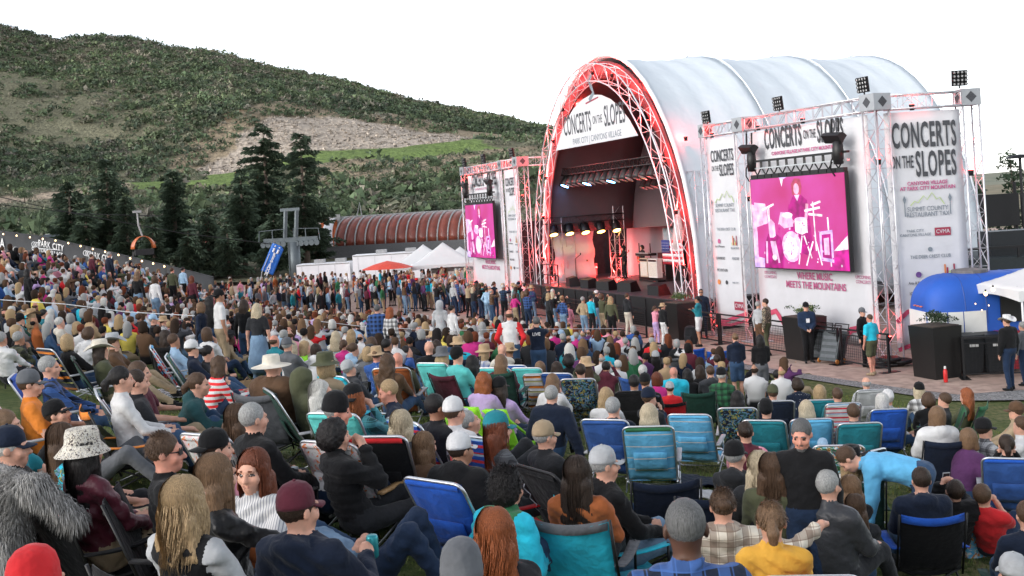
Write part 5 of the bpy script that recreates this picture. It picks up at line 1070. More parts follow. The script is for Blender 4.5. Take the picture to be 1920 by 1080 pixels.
MB().tube([(-.15, -.5, -.2), (-.15, -.5, 3.9)], .05, 5).build('ladder', M_LIFT, lt)
o = empty('gondola_cabin', at(269, 466, 92), .4, 'orange chairlift bubble cabin hanging above the fence', 'gondola'); M_OR = pm('cabin_orange', (.5, .13, .04), .3)
MB().grid(lambda u, v: (1.0 * math.cos(math.pi * u) * (.75 + .25 * math.sin(math.pi * v)), -.8 + 1.6 * v, 1.05 * math.sin(math.pi * u)), 12, 8, .05).build('bubble', M_OR, o, True); MB().box(-.7, .8, -.75, .75, -.55, -.05).build('seat', PLASTIC_BLACK, o); MB().tube([(0, 0, 1.0), (-.3, 0, 2.0), (-.35, 0, 3.2)], .08, 6).build('hanger_arm', M_RIB, o); MB().box(-.7, .0, -.15, .15, 3.1, 3.3).build('grip', M_RIB, o); MB().tube([(-.8, -.8, -.2), (-.9, -.85, -.7), (-.9, .85, -.7), (-.8, .8, -.2)], .05, 5).build('footrest', STEEL_BLACK, o)
for k, (a, b) in enumerate((((-300, 290, 92), (545, 462, 96)), ((-300, 320, 92), (300, 405, 95)))):
    A, B = at(*a), at(*b); mid = (A + B) / 2 - Vector((0, 0, 1.0)); tag(MB().tube([A, A.lerp(B, .25) - Vector((0, 0, .8)), mid, A.lerp(B, .75) - Vector((0, 0, .8)), B], .035, 4).build('haul_cable', STEEL_BLACK), ['chairlift haul cable running up to the left from the tower', 'lower chairlift cable crossing behind the conifers'][k], 'cable')
# ---- restroom flag, white trailers, tents, umbrella, far cars
o = empty('feather_flag', (0, 0, 0), 0, 'blue leaning flag with white RESTROOM lettering', 'flag'); A, B = at(492, 508, 72), at(514, 456, 72); g_ = ground(A.x, 72)
ax = (B - A).normalized(); sd = Vector((1, 0, 0)); sd = (sd - ax * sd.dot(ax)).normalized(); Lf = (B - A).length
MB().tube([(A.x - .5, 72.05, g_), A - ax * .1, B], .03, 5).build('pole', ALU, o)
MB().grid(lambda u, v: A + ax * (Lf * v) + sd * (.86 * u - .1) * (1 if v < .93 else 1 - (v - .93) * 4) + Vector((0, .05 * math.sin(v * 6), 0)), 6, 14, .01).build('flag_sheet', pm('flag_royal', (.015, .13, .5), .6), o, True)
for k, ch in enumerate('RESTROOM'):
    c = A + ax * (Lf * (.66 - .1 * k)) + sd * .33; t = text(o, ch, c - Vector((0, .09, 0)), .3, M_LETW, off=.012); t.rotation_euler = Matrix((sd, ax, sd.cross(ax))).transposed().to_euler()
for s_ in (.18, .48): q = A + ax * (Lf * .83) + sd * s_ - Vector((0, .09, 0)); MB().tube([q - ax * .22, q + ax * .06], .07, 6).build('person_symbol', M_LETW, o); MB().lathe([(.001, -.07), (.07, 0), (.001, .07)], 8, tuple(q + ax * .2)).build('symbol_head', M_LETW, o)
def box_trailer(px0, px1, ytop, Y, h, label, z0=0):
    a = at(px0, ytop, Y); b = at(px1, ytop, Y); L = b.x - a.x; o = empty('box_trailer', (a.x, Y, z0), .0, label, 'trailer', 'white box trailers'); H = a.z - z0 - .3
    MB().box(0, L, 0, 2.4, .5, H).build('box_body', WHITE_VINYL, o); MB().box(.03, L - .03, -.02, -.003, H - .12, H - .04).build('roof_trim', M_RIB, o)
    for k in range(int(L / 1.3)): MB().box(.4 + 1.3 * k, .46 + 1.3 * k, -.015, -.003, .6, H - .15).build('wall_rib', pm('trailer_rib', (.6, .6, .62), .5), o)
    for f in (.3, .7): MB().box(L * f, L * f + .8, .8, 1.6, H + .003, H + .3).build('roof_unit', M_RIB, o)
    for f in (.4, .5): MB().lathe([(.35, -.1), (.35, .1)], 14).build('wheel', PLASTIC_BLACK, o).matrix_local = Matrix.Translation((L * f, -.05, .35)) @ Matrix.Rotation(math.pi / 2, 4, 'X')
box_trailer(555, 655, 490, 84, 2.8, 'long white trailer behind the standing crowd'); box_trailer(660, 800, 472, 83, 3, 'tall white trailer left of the tents')
for (px, py, Y, w, lab) in ((793, 458, 76, 4.6, 'white peaked tent behind the red umbrella'), (830, 454, 74, 4.6, 'white peaked tent in the middle of the row'), (862, 462, 78, 4.4, 'white peaked tent partly behind the left screen tower')):
    p = at(px, py, Y); tent(p.x, Y, w, 4.2, p.z - 1.45, p.z, lab, .1)
u_ = at(726, 489, 71); o = empty('market_umbrella', (u_.x, 71, 0), 0, 'red market umbrella above the far standing crowd', 'umbrella'); zt = u_.z
MB().lathe([(1.75, zt - .5), (.9, zt - .2), (.02, zt)], 10, cap=False).build('canopy', pm('umbrella_red', (.62, .06, .03), .6), o); MB().tube([(0, 0, 0), (0, 0, zt)], .03, 6).build('pole', ALU, o)
for k in range(8): a = 2 * math.pi * k / 8; MB().tube([(0, 0, zt - .02), (1.72 * math.cos(a), 1.72 * math.sin(a), zt - .52)], .015, 4).build('rib', ALU, o)
def car(px, py, Y, m, label, rz=0):
    p = at(px, py, Y); z0 = float(hill_z(np.array(p.x), np.array(float(Y)))) if Y > 96 else 0; o = empty('parked_car', (p.x, Y, z0), rz, label, 'car', 'parked cars beyond the fence'); gl = MATS['dark_glass']
    MB().poly([(-2.1, -.85, .35), (2.1, -.85, .35), (2.15, -.85, .8), (1.1, -.85, .95), (-1.9, -.85, .98), (-2.15, -.85, .8)], 1.7).build('body', m, o); MB().taper(-.3, 0, .96, 1.5, 1.45, .8, 1.0, .68).build('cabin', gl, o); MB().box(-1.2, .6, -.65, .65, 1.5, 1.54).build('roof', m, o)
    for sx in (-1.3, 1.3):
        for sy in (-.86, .86): MB().lathe([(.33, -.08), (.33, .08)], 12).build('wheel', PLASTIC_BLACK, o).matrix_local = Matrix.Translation((sx, sy, .33)) @ Matrix.Rotation(math.pi / 2, 4, 'X')
for (px, Y, c, lab) in ((108, 135, (.6, .6, .6), 'white car parked left of the conifers'), (130, 138, (.55, .55, .58), 'silver car parked beside the white one'), (163, 136, (.55, .33, .04), 'yellow van roof between the conifers'), (285, 140, (.25, .03, .03), 'dark red car beyond the gondola cabin'), (415, 138, (.45, .1, .08), 'red car between the conifers')): car(px, 470, Y, pm('car_' + lab.split()[0], c, .35), lab, .1)
# ================================================================== people: signed distance bodies meshed by surface nets
V3 = lambda *a: np.array(a, float)
def unit(v): n = np.linalg.norm(v); return v / n if n > 1e-9 else v
def rotx(a): c, s = math.cos(a), math.sin(a); return np.array([[1, 0, 0], [0, c, -s], [0, s, c]])
def rotz(a): c, s = math.cos(a), math.sin(a); return np.array([[c, -s, 0], [s, c, 0], [0, 0, 1]])
def roty(a): c, s = math.cos(a), math.sin(a); return np.array([[c, 0, s], [0, 1, 0], [-s, 0, c]])
def sdf_mesh(prims, h, wrinkle=None, seed=0, fine=None):
    """prims: ('c',a,b,ra,rb,mat,k) round cone, ('e',c,radii,R,mat,k) ellipsoid, ('-e',...) cut. -> V,F,mat"""
    lo, hi = V3(9, 9, 9), V3(-9, -9, -9)
    for p in prims:
        if p[0] == 'c':
            r = max(p[3], p[4]); lo = np.minimum(lo, np.minimum(p[1], p[2]) - r); hi = np.maximum(hi, np.maximum(p[1], p[2]) + r)
        elif p[0] == 'e':
            r = max(p[2]); lo = np.minimum(lo, p[1] - r); hi = np.maximum(hi, p[1] + r)
    lo = lo - 3 * h; hi = hi + 3 * h; ax_ = []
    for i in range(3):
        if fine is None: ax_.append(np.arange(lo[i], hi[i] + h, h)); continue
        c, r, hf = fine[0][i], fine[1][i], fine[2]; a = np.arange(c - r, lo[i] - h, -h)[::-1]; b = np.arange(c - r + hf, c + r, hf); d = np.arange(b[-1] + hf, hi[i] + h, h)
        q = np.concatenate([a, b, d]); ax_.append(q[q >= lo[i] - h])
    n = np.array([len(q) for q in ax_])
    Fd = np.full(n, .3, np.float32); Bs = np.full(n, .3, np.float32); M = np.zeros(n, np.int8)
    for p in prims:
        kind = p[0]
        if kind == 'c': r = max(p[3], p[4]); a0, a1 = np.minimum(p[1], p[2]) - r, np.maximum(p[1], p[2]) + r; mat, k = p[5], p[6]
        else: r = max(p[2]); a0, a1 = p[1] - r, p[1] + r; mat, k = p[4], p[5]
        pad = k + 2.5 * h
        i0 = np.array([max(np.searchsorted(ax_[i], a0[i] - pad) - 1, 0) for i in range(3)]); i1 = np.array([min(np.searchsorted(ax_[i], a1[i] + pad) + 1, n[i]) for i in range(3)])
        if np.any(i1 <= i0): continue
        sl = tuple(slice(a, b) for a, b in zip(i0, i1))
        x = ax_[0][i0[0]:i1[0]][:, None, None]; y = ax_[1][i0[1]:i1[1]][None, :, None]; z = ax_[2][i0[2]:i1[2]][None, None, :]
        if kind == 'c':
            a, b = p[1], p[2]; ba = b - a; L2 = max(ba @ ba, 1e-9); X, Y, Z = x - a[0], y - a[1], z - a[2]
            t = np.clip((X * ba[0] + Y * ba[1] + Z * ba[2]) / L2, 0, 1)
            d = np.sqrt((X - t * ba[0]) ** 2 + (Y - t * ba[1]) ** 2 + (Z - t * ba[2]) ** 2) - (p[3] + (p[4] - p[3]) * t)
        else:
            R = p[3]; X, Y, Z = x - p[1][0], y - p[1][1], z - p[1][2]
            q = [X * R[0, i] + Y * R[1, i] + Z * R[2, i] for i in range(3)]; rr = p[2]
            k0 = np.sqrt((q[0] / rr[0]) ** 2 + (q[1] / rr[1]) ** 2 + (q[2] / rr[2]) ** 2); k1 = np.sqrt((q[0] / rr[0] ** 2) ** 2 + (q[1] / rr[1] ** 2) ** 2 + (q[2] / rr[2] ** 2) ** 2)
            d = k0 * (k0 - 1) / np.maximum(k1, 1e-6)
        f = Fd[sl]
        if kind[0] == '-':
            d = -d; kk = max(k, 1e-4); hh = np.clip(.5 - .5 * (d - f) / kk * -1, 0, 1); hh = np.clip(.5 + .5 * (d - f) / kk, 0, 1); Fd[sl] = f * (1 - hh) + d * hh + kk * hh * (1 - hh); continue
        bs = Bs[sl]; m = d < bs; M[sl][m] = mat; Bs[sl] = np.minimum(bs, d)
        if k > 0: hh = np.clip(.5 + .5 * (d - f) / k, 0, 1); Fd[sl] = d * (1 - hh) + f * hh - k * hh * (1 - hh)
        else: Fd[sl] = np.minimum(f, d)
    if wrinkle:
        idx = np.argwhere(np.abs(Fd) < 2.5 * h); P = np.stack([ax_[i][idx[:, i]] for i in range(3)], 1); mm = M[tuple(idx.T)]; amp = np.zeros(len(idx))
        for mt, av in wrinkle.items():
            if mt < 100: amp[mm == mt] = av
        ph = seed * 1.7; w = np.sin(P[:, 0] * 31 + 2.2 * np.sin(P[:, 2] * 19 + ph) + ph) * np.sin(P[:, 2] * 37 + 1.7 * np.sin(P[:, 1] * 23 + ph) + P[:, 0] * 11) + .6 * np.sin(P[:, 2] * 61 + P[:, 0] * 43 + 2 * np.sin(P[:, 1] * 31 + ph))
        if 'puff' in str(wrinkle.get(100, '')): 
            pm_ = mm == 1; w[pm_] = 1.6 * np.cos(P[pm_, 2] * 2 * math.pi / .07) 
        Fd[tuple(idx.T)] += (w * amp).astype(np.float32)
    S = Fd < 0
    c = [S[i:n[0] - 1 + i, j:n[1] - 1 + j, k:n[2] - 1 + k] for i in (0, 1) for j in (0, 1) for k in (0, 1)]
    cnt = np.zeros(tuple(n - 1), np.int8)
    for q in c: cnt += q
    act = np.argwhere((cnt > 0) & (cnt < 8)); vid = np.full(tuple(n - 1), -1, np.int32); vid[tuple(act.T)] = np.arange(len(act))
    off = np.array([(i, j, k) for i in (0, 1) for j in (0, 1) for k in (0, 1)])
    val = np.stack([Fd[act[:, 0] + o[0], act[:, 1] + o[1], act[:, 2] + o[2]] for o in off], 1)
    acc = np.zeros((len(act), 3)); num = np.zeros(len(act))
    for a in range(8):
        for ax, st in ((0, 4), (1, 2), (2, 1)):
            if off[a][ax] == 0:
                b = a + st; va, vb = val[:, a], val[:, b]; m = (va < 0) != (vb < 0); t = np.where(m, va / np.where(m, va - vb, 1), 0)
                pt = np.tile(off[a].astype(float), (len(act), 1)); pt[:, ax] += t; acc[m] += pt[m]; num[m] += 1
    fr = acc / num[:, None]; V = np.stack([ax_[i][act[:, i]] + fr[:, i] * (ax_[i][act[:, i] + 1] - ax_[i][act[:, i]]) for i in range(3)], 1)
    Fs, Ms = [], []
    for ax in range(3):
        sA = [slice(0, n[i]) for i in range(3)]; sB = list(sA); sA[ax] = slice(0, n[ax] - 1); sB[ax] = slice(1, n[ax])
        A, B = S[tuple(sA)], S[tuple(sB)]; e = np.argwhere(A != B)
        o1, o2 = [i for i in range(3) if i != ax]
        ok = (e[:, o1] > 0) & (e[:, o2] > 0) & (e[:, o1] < n[o1] - 1) & (e[:, o2] < n[o2] - 1); e = e[ok]
        q = []
        for (d1, d2) in ((-1, -1), (0, -1), (0, 0), (-1, 0)):
            ee = e.copy(); ee[:, o1] += d1; ee[:, o2] += d2; q.append(vid[tuple(ee.T)])
        q = np.stack(q, 1); ins = A[tuple(e.T)]; flip = ins if ax != 1 else ~ins
        q[~flip] = q[~flip][:, ::-1]
        eb = e.copy(); eb[:, ax] += 1; mi = np.where(ins, M[tuple(e.T)], M[tuple(eb.T)])
        Fs.append(q); Ms.append(mi)
    return V, np.concatenate(Fs), np.concatenate(Ms)

def ik(a, t, l1, l2, pole):
    d = t - a; L = np.linalg.norm(d); L = min(max(L, .05), (l1 + l2) * .995); u = unit(d); t = a + u * L
    x = (l1 * l1 - l2 * l2 + L * L) / (2 * L); hgt = math.sqrt(max(l1 * l1 - x * x, 0)); p = pole - u * (pole @ u); return a + u * x + unit(p) * hgt, t
# material slots of a body: 0 skin 1 top 2 trousers 3 shoes 4 lips 5 eye 6 brow/beard 7 second top colour
POSE = {  # pelvis height, lean back, curl, neck tilt, ankle forward, ankle half width, arms
    'stand': (.93, .02, .02, -.08, .02, .1, 'side'), 'camp': (.33, .24, .14, -.02, .62, .13, 'lap'), 'beach': (.25, .42, .22, -.02, .74, .13, 'lap'),
    'ground': (.13, -.12, .22, -.12, .5, .11, 'hug'), 'cross': (.13, -.1, .2, -.12, .3, -.1, 'lap'), 'legsout': (.13, .32, .12, .0, .86, .1, 'back'),
    'lie': (.13, 1.22, .12, .75, .46, .12, 'belly'), 'recline': (.14, .72, .2, .15, .62, .12, 'back'), 'bend': (.93, -1.25, .25, -.9, .05, .12, 'down'), 'kneel': (.5, .03, .05, -.1, -.35, .13, 'side')}
def skeleton(pose, arms=None, turn=0.0, hyaw=0.0, hpitch=0.0, slim=1.0, lean=0.0):
    pz, ln, curl, nt_, af, aw, ar = POSE[pose]; arms = arms or ar; ln += lean
    P = V3(0, 0, pz); J = {}
    up = lambda a: V3(0, -math.sin(a), math.cos(a)); Rt = rotz(turn)
    W = P + up(ln) * .14; C = P + up(ln) * .17 + up(ln - curl * .6) * .15; Nk = C + up(ln - curl) * .2
    na = nt_ * .5 + (ln - curl) * .25 if pose not in ('lie', 'bend') else (ln - curl) * .85 + nt_ * -.2
    if pose == 'bend': na = ln - curl + .2
    H = Nk + up(na) * .165 + V3(0, .015, 0)
    TR = Rt @ rotx(ln - curl * .5); T2 = Rt @ rotx(ln - curl)
    W, C, Nk, H = [P + Rt @ (q - P) for q in (W, C, Nk, H)]
    base = {'lie': rotx(.95), 'bend': rotx(-1.0), 'recline': rotx(.3)}.get(pose, np.eye(3))
    HR = Rt @ rotz(hyaw) @ base @ rotx(hpitch)
    right = T2[:, 0]; fwd = T2[:, 1]; upv = T2[:, 2]
    J.update(P=P, W=W, C=C, N=Nk, H=H, HR=HR, TR=TR, T2=T2, PR=Rt @ rotx(ln * .8) if pose != 'bend' else rotx(-.6), Rt=Rt)
    S = [Nk - upv * .055 + right * s * .178 * slim for s in (-1, 1)]; J['S'] = S
    zc = Nk[2]; tw = {}
    tg = {'side': [P + Rt @ V3(s * .26, .04, -.06) for s in (-1, 1)], 'lap': [P + Rt @ V3(s * .13, .3, .16) for s in (-1, 1)], 'hug': [P + Rt @ V3(s * .09, .46, .28) for s in (-1, 1)],
          'back': [P + V3(s * .26, -.3 - .12 * (pose == 'recline'), -.06) for s in (-1, 1)], 'belly': [P + V3(s * .1, -.12, .17) for s in (-1, 1)], 'down': [P + V3(s * .16, .52, -.45) for s in (-1, 1)],
          'front': [P + Rt @ V3(s * .06, .22, .06) for s in (-1, 1)], 'crossed': [C + Rt @ V3(-s * .1, .2, .02) for s in (-1, 1)], 'phone': [H + Rt @ V3(s * .07, .27, -.02) for s in (-1, 1)],
          'chin': [P + Rt @ V3(-.12, .3, .16), H + Rt @ V3(.05, .14, -.19)], 'cup': [P + Rt @ V3(-.22, .05, -.02), C + Rt @ V3(.16, .34, .02)], 'rest': [P + Rt @ V3(s * .29, .24, .2) for s in (-1, 1)],
          'pockets': [P + Rt @ V3(s * .2, .06, .02) for s in (-1, 1)], 'around_r': [P + Rt @ V3(-.13, .3, .16), S[1] + Rt @ V3(.46, .1, .0)], 'around_l': [S[0] + Rt @ V3(-.46, .1, 0), P + Rt @ V3(.13, .3, .16)],
          'reach_r': [P + Rt @ V3(-.13, .3, .16), P + Rt @ V3(.2, .52, .22)], 'face': [H + Rt @ V3(s * .08, .2, -.12) for s in (-1, 1)], 'lean_r': [P + Rt @ V3(-.13, .3, .16), P + Rt @ V3(.4, .02, -.04)]}[arms]
    J['E'], J['Wr'] = [], []
    for i, s in enumerate((-1, 1)):
        pole = Rt @ V3(s * .7, -.6, -.75)
        if arms in ('phone', 'face'): pole = Rt @ V3(s * .55, .1, -1)
        e, w = ik(S[i], tg[i], .285, .255, pole); J['E'].append(e); J['Wr'].append(w)
    J['Hp'], J['K'], J['A'], J['Ft'] = [], [], [], []
    for i, s in enumerate((-1, 1)):
        hp = P + V3(s * .088 * slim, .0, -.01); an = V3(s * aw, af + (.03 * s), .075) if aw > 0 else V3(s * aw, af, .07)
        pole = V3(s * .12, .5, .9) if pz < .6 else V3(0, 1, .1)
        if pose == 'cross': pole = V3(s * 1, .25, .2)
        if pose == 'kneel': pole = V3(0, 1, -1)
        if pose == 'stand': an = V3(s * .1, .0 + .05 * s, .075)
        k, an2 = ik(hp, an, .425, .42, pole); J['Hp'].append(hp); J['K'].append(k); J['A'].append(an2)
        J['Ft'].append(unit(V3(s * .18, 1, 0)) if pose != 'kneel' else V3(0, -1, 0))
    return J
def body_prims(J, sleeve='long', legs='long', fat=1.0, female=False, hood=False, hoodup=False, vest=False, face=True, hands=True, beard=False, skirt=False, lod=0, jacket=0.0):
    p = []; P, W, C, Nk, H = J['P'], J['W'], J['C'], J['N'], J['H']; f = fat; TR, T2, PR, HR = J['TR'], J['T2'], J['PR'], J['HR']; g = jacket
    p.append(('e', P + PR @ V3(0, 0, .02), (.168 * f + g * .5, .125 * f + g * .5, .125), PR, 2, .06))
    p.append(('e', W, (.15 * f * (.92 if female else 1.03) + g, .11 * f + g, .15), TR, 1, .07))
    p.append(('e', C, (.165 * f * (.93 if female else 1) + g, .115 * f + g, .17), T2, 1, .07))
    p.append(('c', W - TR[:, 2] * .09, W, .148 * f + g, .14 * f + g, 1, .05)) if False else None
    p = [q for q in p if q]
    S = J['S']; p.append(('c', S[0] * .82 + S[1] * .18, S[1] * .82 + S[0] * .18, .075 + g, .075 + g, 1, .06))
    p.append(('e', Nk - T2[:, 2] * .04 - T2[:, 1] * .01, (.125 + g, .085 + g, .07), T2, 1, .05))
    if female: 
        for s in (-1, 1): p.append(('e', C + T2 @ V3(s * .07, .085, .0), (.065, .055, .065), T2, 1, .04))
    # neck and head
    p.append(('c', Nk - T2[:, 2] * .02, H + HR @ V3(0, -.015, -.06), .054, .05, 0, .03))
    if not hood: p.append(('c', Nk - T2[:, 2] * .015, Nk + T2[:, 2] * .025, .07 + g * .4, .062 + g * .3, 1, .02))
    hd = lambda *a: H + HR @ V3(*a)
    p.append(('e', hd(0, -.012, .028), (.076, .094, .094), HR, 0, .03)); p.append(('e', hd(0, .03, -.045), (.056, .066, .072), HR, 0, .035)); p.append(('e', hd(0, .062, -.088), (.028, .026, .024), HR, 0, .03))
    if face:
        p.append(('c', hd(0, .088, .012), hd(0, .112, -.03), .010, .0155, 0, .014)); p.append(('e', hd(0, .09, -.035), (.024, .012, .010), HR, 0, .012))
        p.append(('c', hd(-.045, .08, .028), hd(.045, .08, .028), .012, .012, 0, .02))
        for s in (-1, 1):
            p.append(('-e', hd(s * .032, .108, .006), (.02, .022, .011), HR, 0, .012))
            p.append(('e', hd(s * .032, .0785, .003), (.0115, .0125, .0055), HR, 5, .002)); p.append(('c', hd(s * .014, .099, .025), hd(s * .048, .089, .027), .0042, .0036, 6, .004)); p.append(('e', hd(s * .048, .062, -.03), (.024, .022, .024), HR, 0, .03))
        p.append(('c', hd(-.02, .09, -.064), hd(.02, .09, -.064), .0045, .0045, 4, .006)); p.append(('c', hd(-.013, .09, -.072), hd(.013, .09, -.072), .005, .005, 4, .006))
        if beard: p.append(('e', hd(0, .066, -.097), (.03, .027, .024), HR, 6, .008)); p.append(('c', hd(-.02, .094, -.055), hd(.02, .094, -.055), .006, .006, 6, .004))
    for s in (-1, 1):
        p.append(('e', hd(s * .079, -.012, -.004), (.011, .022, .032), HR @ rotz(s * .25), 0, .006))
    if hood: p.append(('e', Nk - T2[:, 1] * .075 + T2[:, 2] * .01, (.12, .07, .075), T2 @ rotx(.5), 1, .03)); p.append(('c', Nk + T2 @ V3(-.075, .03, -.01), Nk + T2 @ V3(.075, .03, -.01), .045, .045, 1, .04))
    if hoodup:
        p.append(('e', hd(0, -.03, .025), (.112, .128, .135), HR, 1, .03)); p.append(('-e', hd(0, .12, -.005), (.075, .12, .1), HR, 1, .02)); p.append(('c', Nk + V3(0, -.03, 0), hd(0, -.06, -.05), .1, .1, 1, .04))
        p.append(('e', hd(0, .03, -.045), (.054, .062, .07), HR, 0, 0)); p.append(('e', hd(0, .015, .028), (.07, .075, .08), HR, 0, 0))
    # arms
    for i, s in enumerate((-1, 1)):
        s0, e, w = S[i], J['E'][i], J['Wr'][i]; am = 7 if vest else 1
        r0, r1, r2 = .063 * f + g, .05 * f + g * .8, .037 + g * .7
        if sleeve == 'long': p.append(('c', s0, e, r0, r1, am, .035)); p.append(('c', e, e + (w - e) * .97, r1, r2, am, .02))
        elif sleeve == 'none': p.append(('c', s0, e, .055, .042, 0, .03)); p.append(('c', e, w, .042, .028, 0, .02))
        else:
            m_ = s0 + (e - s0) * .68; p.append(('c', s0, m_, r0, r1 + .012, am, .035)); p.append(('c', m_, e, .046, .042, 0, .01)); p.append(('c', e, w, .042, .028, 0, .02))
        dr = unit(w - e); pole = unit(np.cross(dr, V3(0, 0, 1))) if abs(dr[2]) < .95 else V3(1, 0, 0); pal = unit(np.cross(dr, pole))
        if hands:
            p.append(('c', w - dr * .01, w + dr * .02, .027, .03, 0, .012))
            R_ = np.stack([pole, dr, np.cross(pole, dr)], 1); p.append(('e', w + dr * .055, (.043, .05, .019), R_, 0, .015))
            down = -np.cross(pole, dr); down = down if down[2] < 0 else -down
            if lod == 0:
                for q in range(4):
                    lf = (.062, .074, .07, .054)[q]; b0 = w + dr * .088 + pole * (q - 1.5) * .0215; b1 = b0 + dr * lf * .55 + down * .012; b2 = b1 + dr * lf * .35 + down * .028
                    p.append(('c', b0, b1, .0098, .0092, 0, .004)); p.append(('c', b1, b2, .0092, .0078, 0, .003))
                t0 = w + dr * .03 - pole * s * .036; t1 = t0 + dr * .04 - pole * s * .025 + down * .01; p.append(('c', t0, t1, .013, .011, 0, .008)); p.append(('c', t1, t1 + dr * .03 + down * .008, .011, .009, 0, .004))
            else: p.append(('c', w + dr * .08, w + dr * .13 + down * .03, .034, .022, 0, .01))
        else: p.append(('c', w, w + dr * .09, .04, .03, 0, .01))
    # legs
    for i, s in enumerate((-1, 1)):
        hp, k, a = J['Hp'][i], J['K'][i], J['A'][i]; lr = (.092 * f, .066 * f, .05)
        if legs == 'long': p.append(('c', hp, k, *lr[:2], 2, .035)); p.append(('c', k, a + (k - a) * .05, lr[1], lr[2], 2, .02))
        else:
            m_ = hp + (k - hp) * (.75 if legs == 'short' else .2); p.append(('c', hp, m_, lr[0], lr[1] + .02, 2, .03)); p.append(('c', m_, k, .068, .055, 0, .01)); p.append(('e', k + (a - k) * .3 + V3(0, -.012, 0), (.055, .058, .12), np.eye(3), 0, .03)); p.append(('c', k, a, .052, .036, 0, .02))
        ft = J['Ft'][i]; hl = a - ft * .045 + V3(0, 0, -.035); p.append(('c', hl, a + ft * .12 + V3(0, 0, -.04), .04, .036, 3, .02)); p.append(('e', a + ft * .15 + V3(0, 0, -.045), (.043, .06, .03), np.eye(3), 3, .02)); p.append(('c', a, hl, .042, .038, 3, .02))
    if skirt: p.append(('c', P + V3(0, 0, .02), P + V3(0, .0, -.45), .17, .25, 2, .03))
    return p
def hair_prims(style, L=.3):
    """in the head frame; mat 0"""
    I = np.eye(3); p = []
    if style in ('bald',): return None
    if style == 'buzz':
        p += [('e', V3(0, -.02, .036), (.079, .093, .092), I, 0, .01), ('-e', V3(0, .1, -.05), (.11, .1, .12), I, 0, .01), ('-e', V3(0, .0, -.13), (.2, .2, .11), I, 0, .01)]
        return p
    if style == 'fringe':   # bald crown with hair round the sides
        p += [('e', V3(0, -.028, .005), (.086, .096, .06), I, 0, .01), ('-e', V3(0, .09, .0), (.14, .09, .14), I, 0, .01), ('-e', V3(0, -.01, .12), (.1, .1, .08), I, 0, .01)]
        return p
    top = {'short': (.085, .1, .1), 'curly': (.102, .114, .108), 'bob': (.092, .104, .1), 'long': (.088, .102, .099), 'wavy': (.092, .104, .1), 'pony': (.084, .1, .098), 'bun': (.085, .1, .098)}[style]
    p.append(('e', V3(0, -.02, .04), top, I, 0, .02))
    if style == 'curly': p.append(('e', V3(0, -.05, -.01), (.115, .1, .1), I, 0, .03))
    if style in ('bob', 'long', 'wavy'):
        wv = 1.06 if style == 'wavy' else .95
        for s in (-1, 1): p.append(('c', V3(s * .06, .0, .02), V3(s * .078 * wv, .02 if L < .25 else .0, -.10), .04, .035, 0, .04))
        p.append(('e', V3(0, -.05, -.05), (.088 * wv, .066, .1), I, 0, .04))
        if L > .2:
            zb = .02 - L
            for s in (-1.0, -.5, 0, .5, 1.0): p.append(('c', V3(s * .062, -.065, -.06), V3(s * .1 * wv, -.085 + .03 * abs(s), zb + .015 * abs(s)), .046, .03, 0, .03))
    if style == 'pony': p += [('c', V3(0, -.11, .03), V3(0, -.15, -.02), .026, .034, 0, .02), ('c', V3(0, -.15, -.02), V3(0, -.13, -.2), .034, .016, 0, .02)]
    if style == 'bun': p.append(('e', V3(0, -.125, .045), (.045, .042, .042), I, 0, .01))
    p.append(('-e', V3(0, .115, -.035), (.082, .1, .105), I, 0, .015))
    if style in ('short', 'pony', 'bun'): p += [('-e', V3(0, .06, -.12), (.14, .12, .095), I, 0, .02), ('-e', V3(0, -.06, -.165), (.2, .2, .085), I, 0, .01)]
    return p
HAIR_CACHE = {}
def hair_mesh(style, L, h, seed=0):
    key = (style, round(L, 2), round(h, 4), seed % 3)
    if key in HAIR_CACHE: return HAIR_CACHE[key]
    p = hair_prims(style, L); V, F, M = sdf_mesh(p, h)
    g = np.random.default_rng(seed % 3); r = np.hypot(V[:, 0], V[:, 1]) + 1e-6; ang = np.arctan2(V[:, 0], -V[:, 1] - .0)
    if style == 'curly': d = .011 * np.sin(V[:, 0] * 110 + 3 * np.sin(V[:, 2] * 80)) * np.sin(V[:, 1] * 105 + 2 * np.sin(V[:, 0] * 70)) * np.sin(V[:, 2] * 100 + 1)
    elif style in ('short', 'buzz', 'fringe'): d = (.003 if style == 'short' else .0012) * np.sin(V[:, 0] * 190 + 3 * np.sin(V[:, 2] * 60)) * np.sin(V[:, 1] * 120 + V[:, 2] * 90)
    else: 
        wv = .5 if style == 'wavy' else .18
        d = .0022 * np.sin(ang * 47 + wv * 9 * np.sin(V[:, 2] * 24 + g.uniform(0, 6)) + g.uniform(0, 6)) + .0018 * np.sin(ang * 83 + wv * 12 * np.sin(V[:, 2] * 31)) 
        d = d + (.005 * np.sin(V[:, 2] * 40 + 2 * np.sin(ang * 5)) if style == 'wavy' else 0)
    dirv = V - np.array([0, -.02, np.nan]); dirv[:, 2] = np.where(V[:, 2] > 0, V[:, 2], 0); dirv /= np.linalg.norm(dirv, axis=1, keepdims=True) + 1e-6
    V = V + dirv * d[:, None]
    HAIR_CACHE[key] = np_mesh('hair', V, F, [hair_mat('brown')]); return HAIR_CACHE[key]
STRAND_CACHE = {}
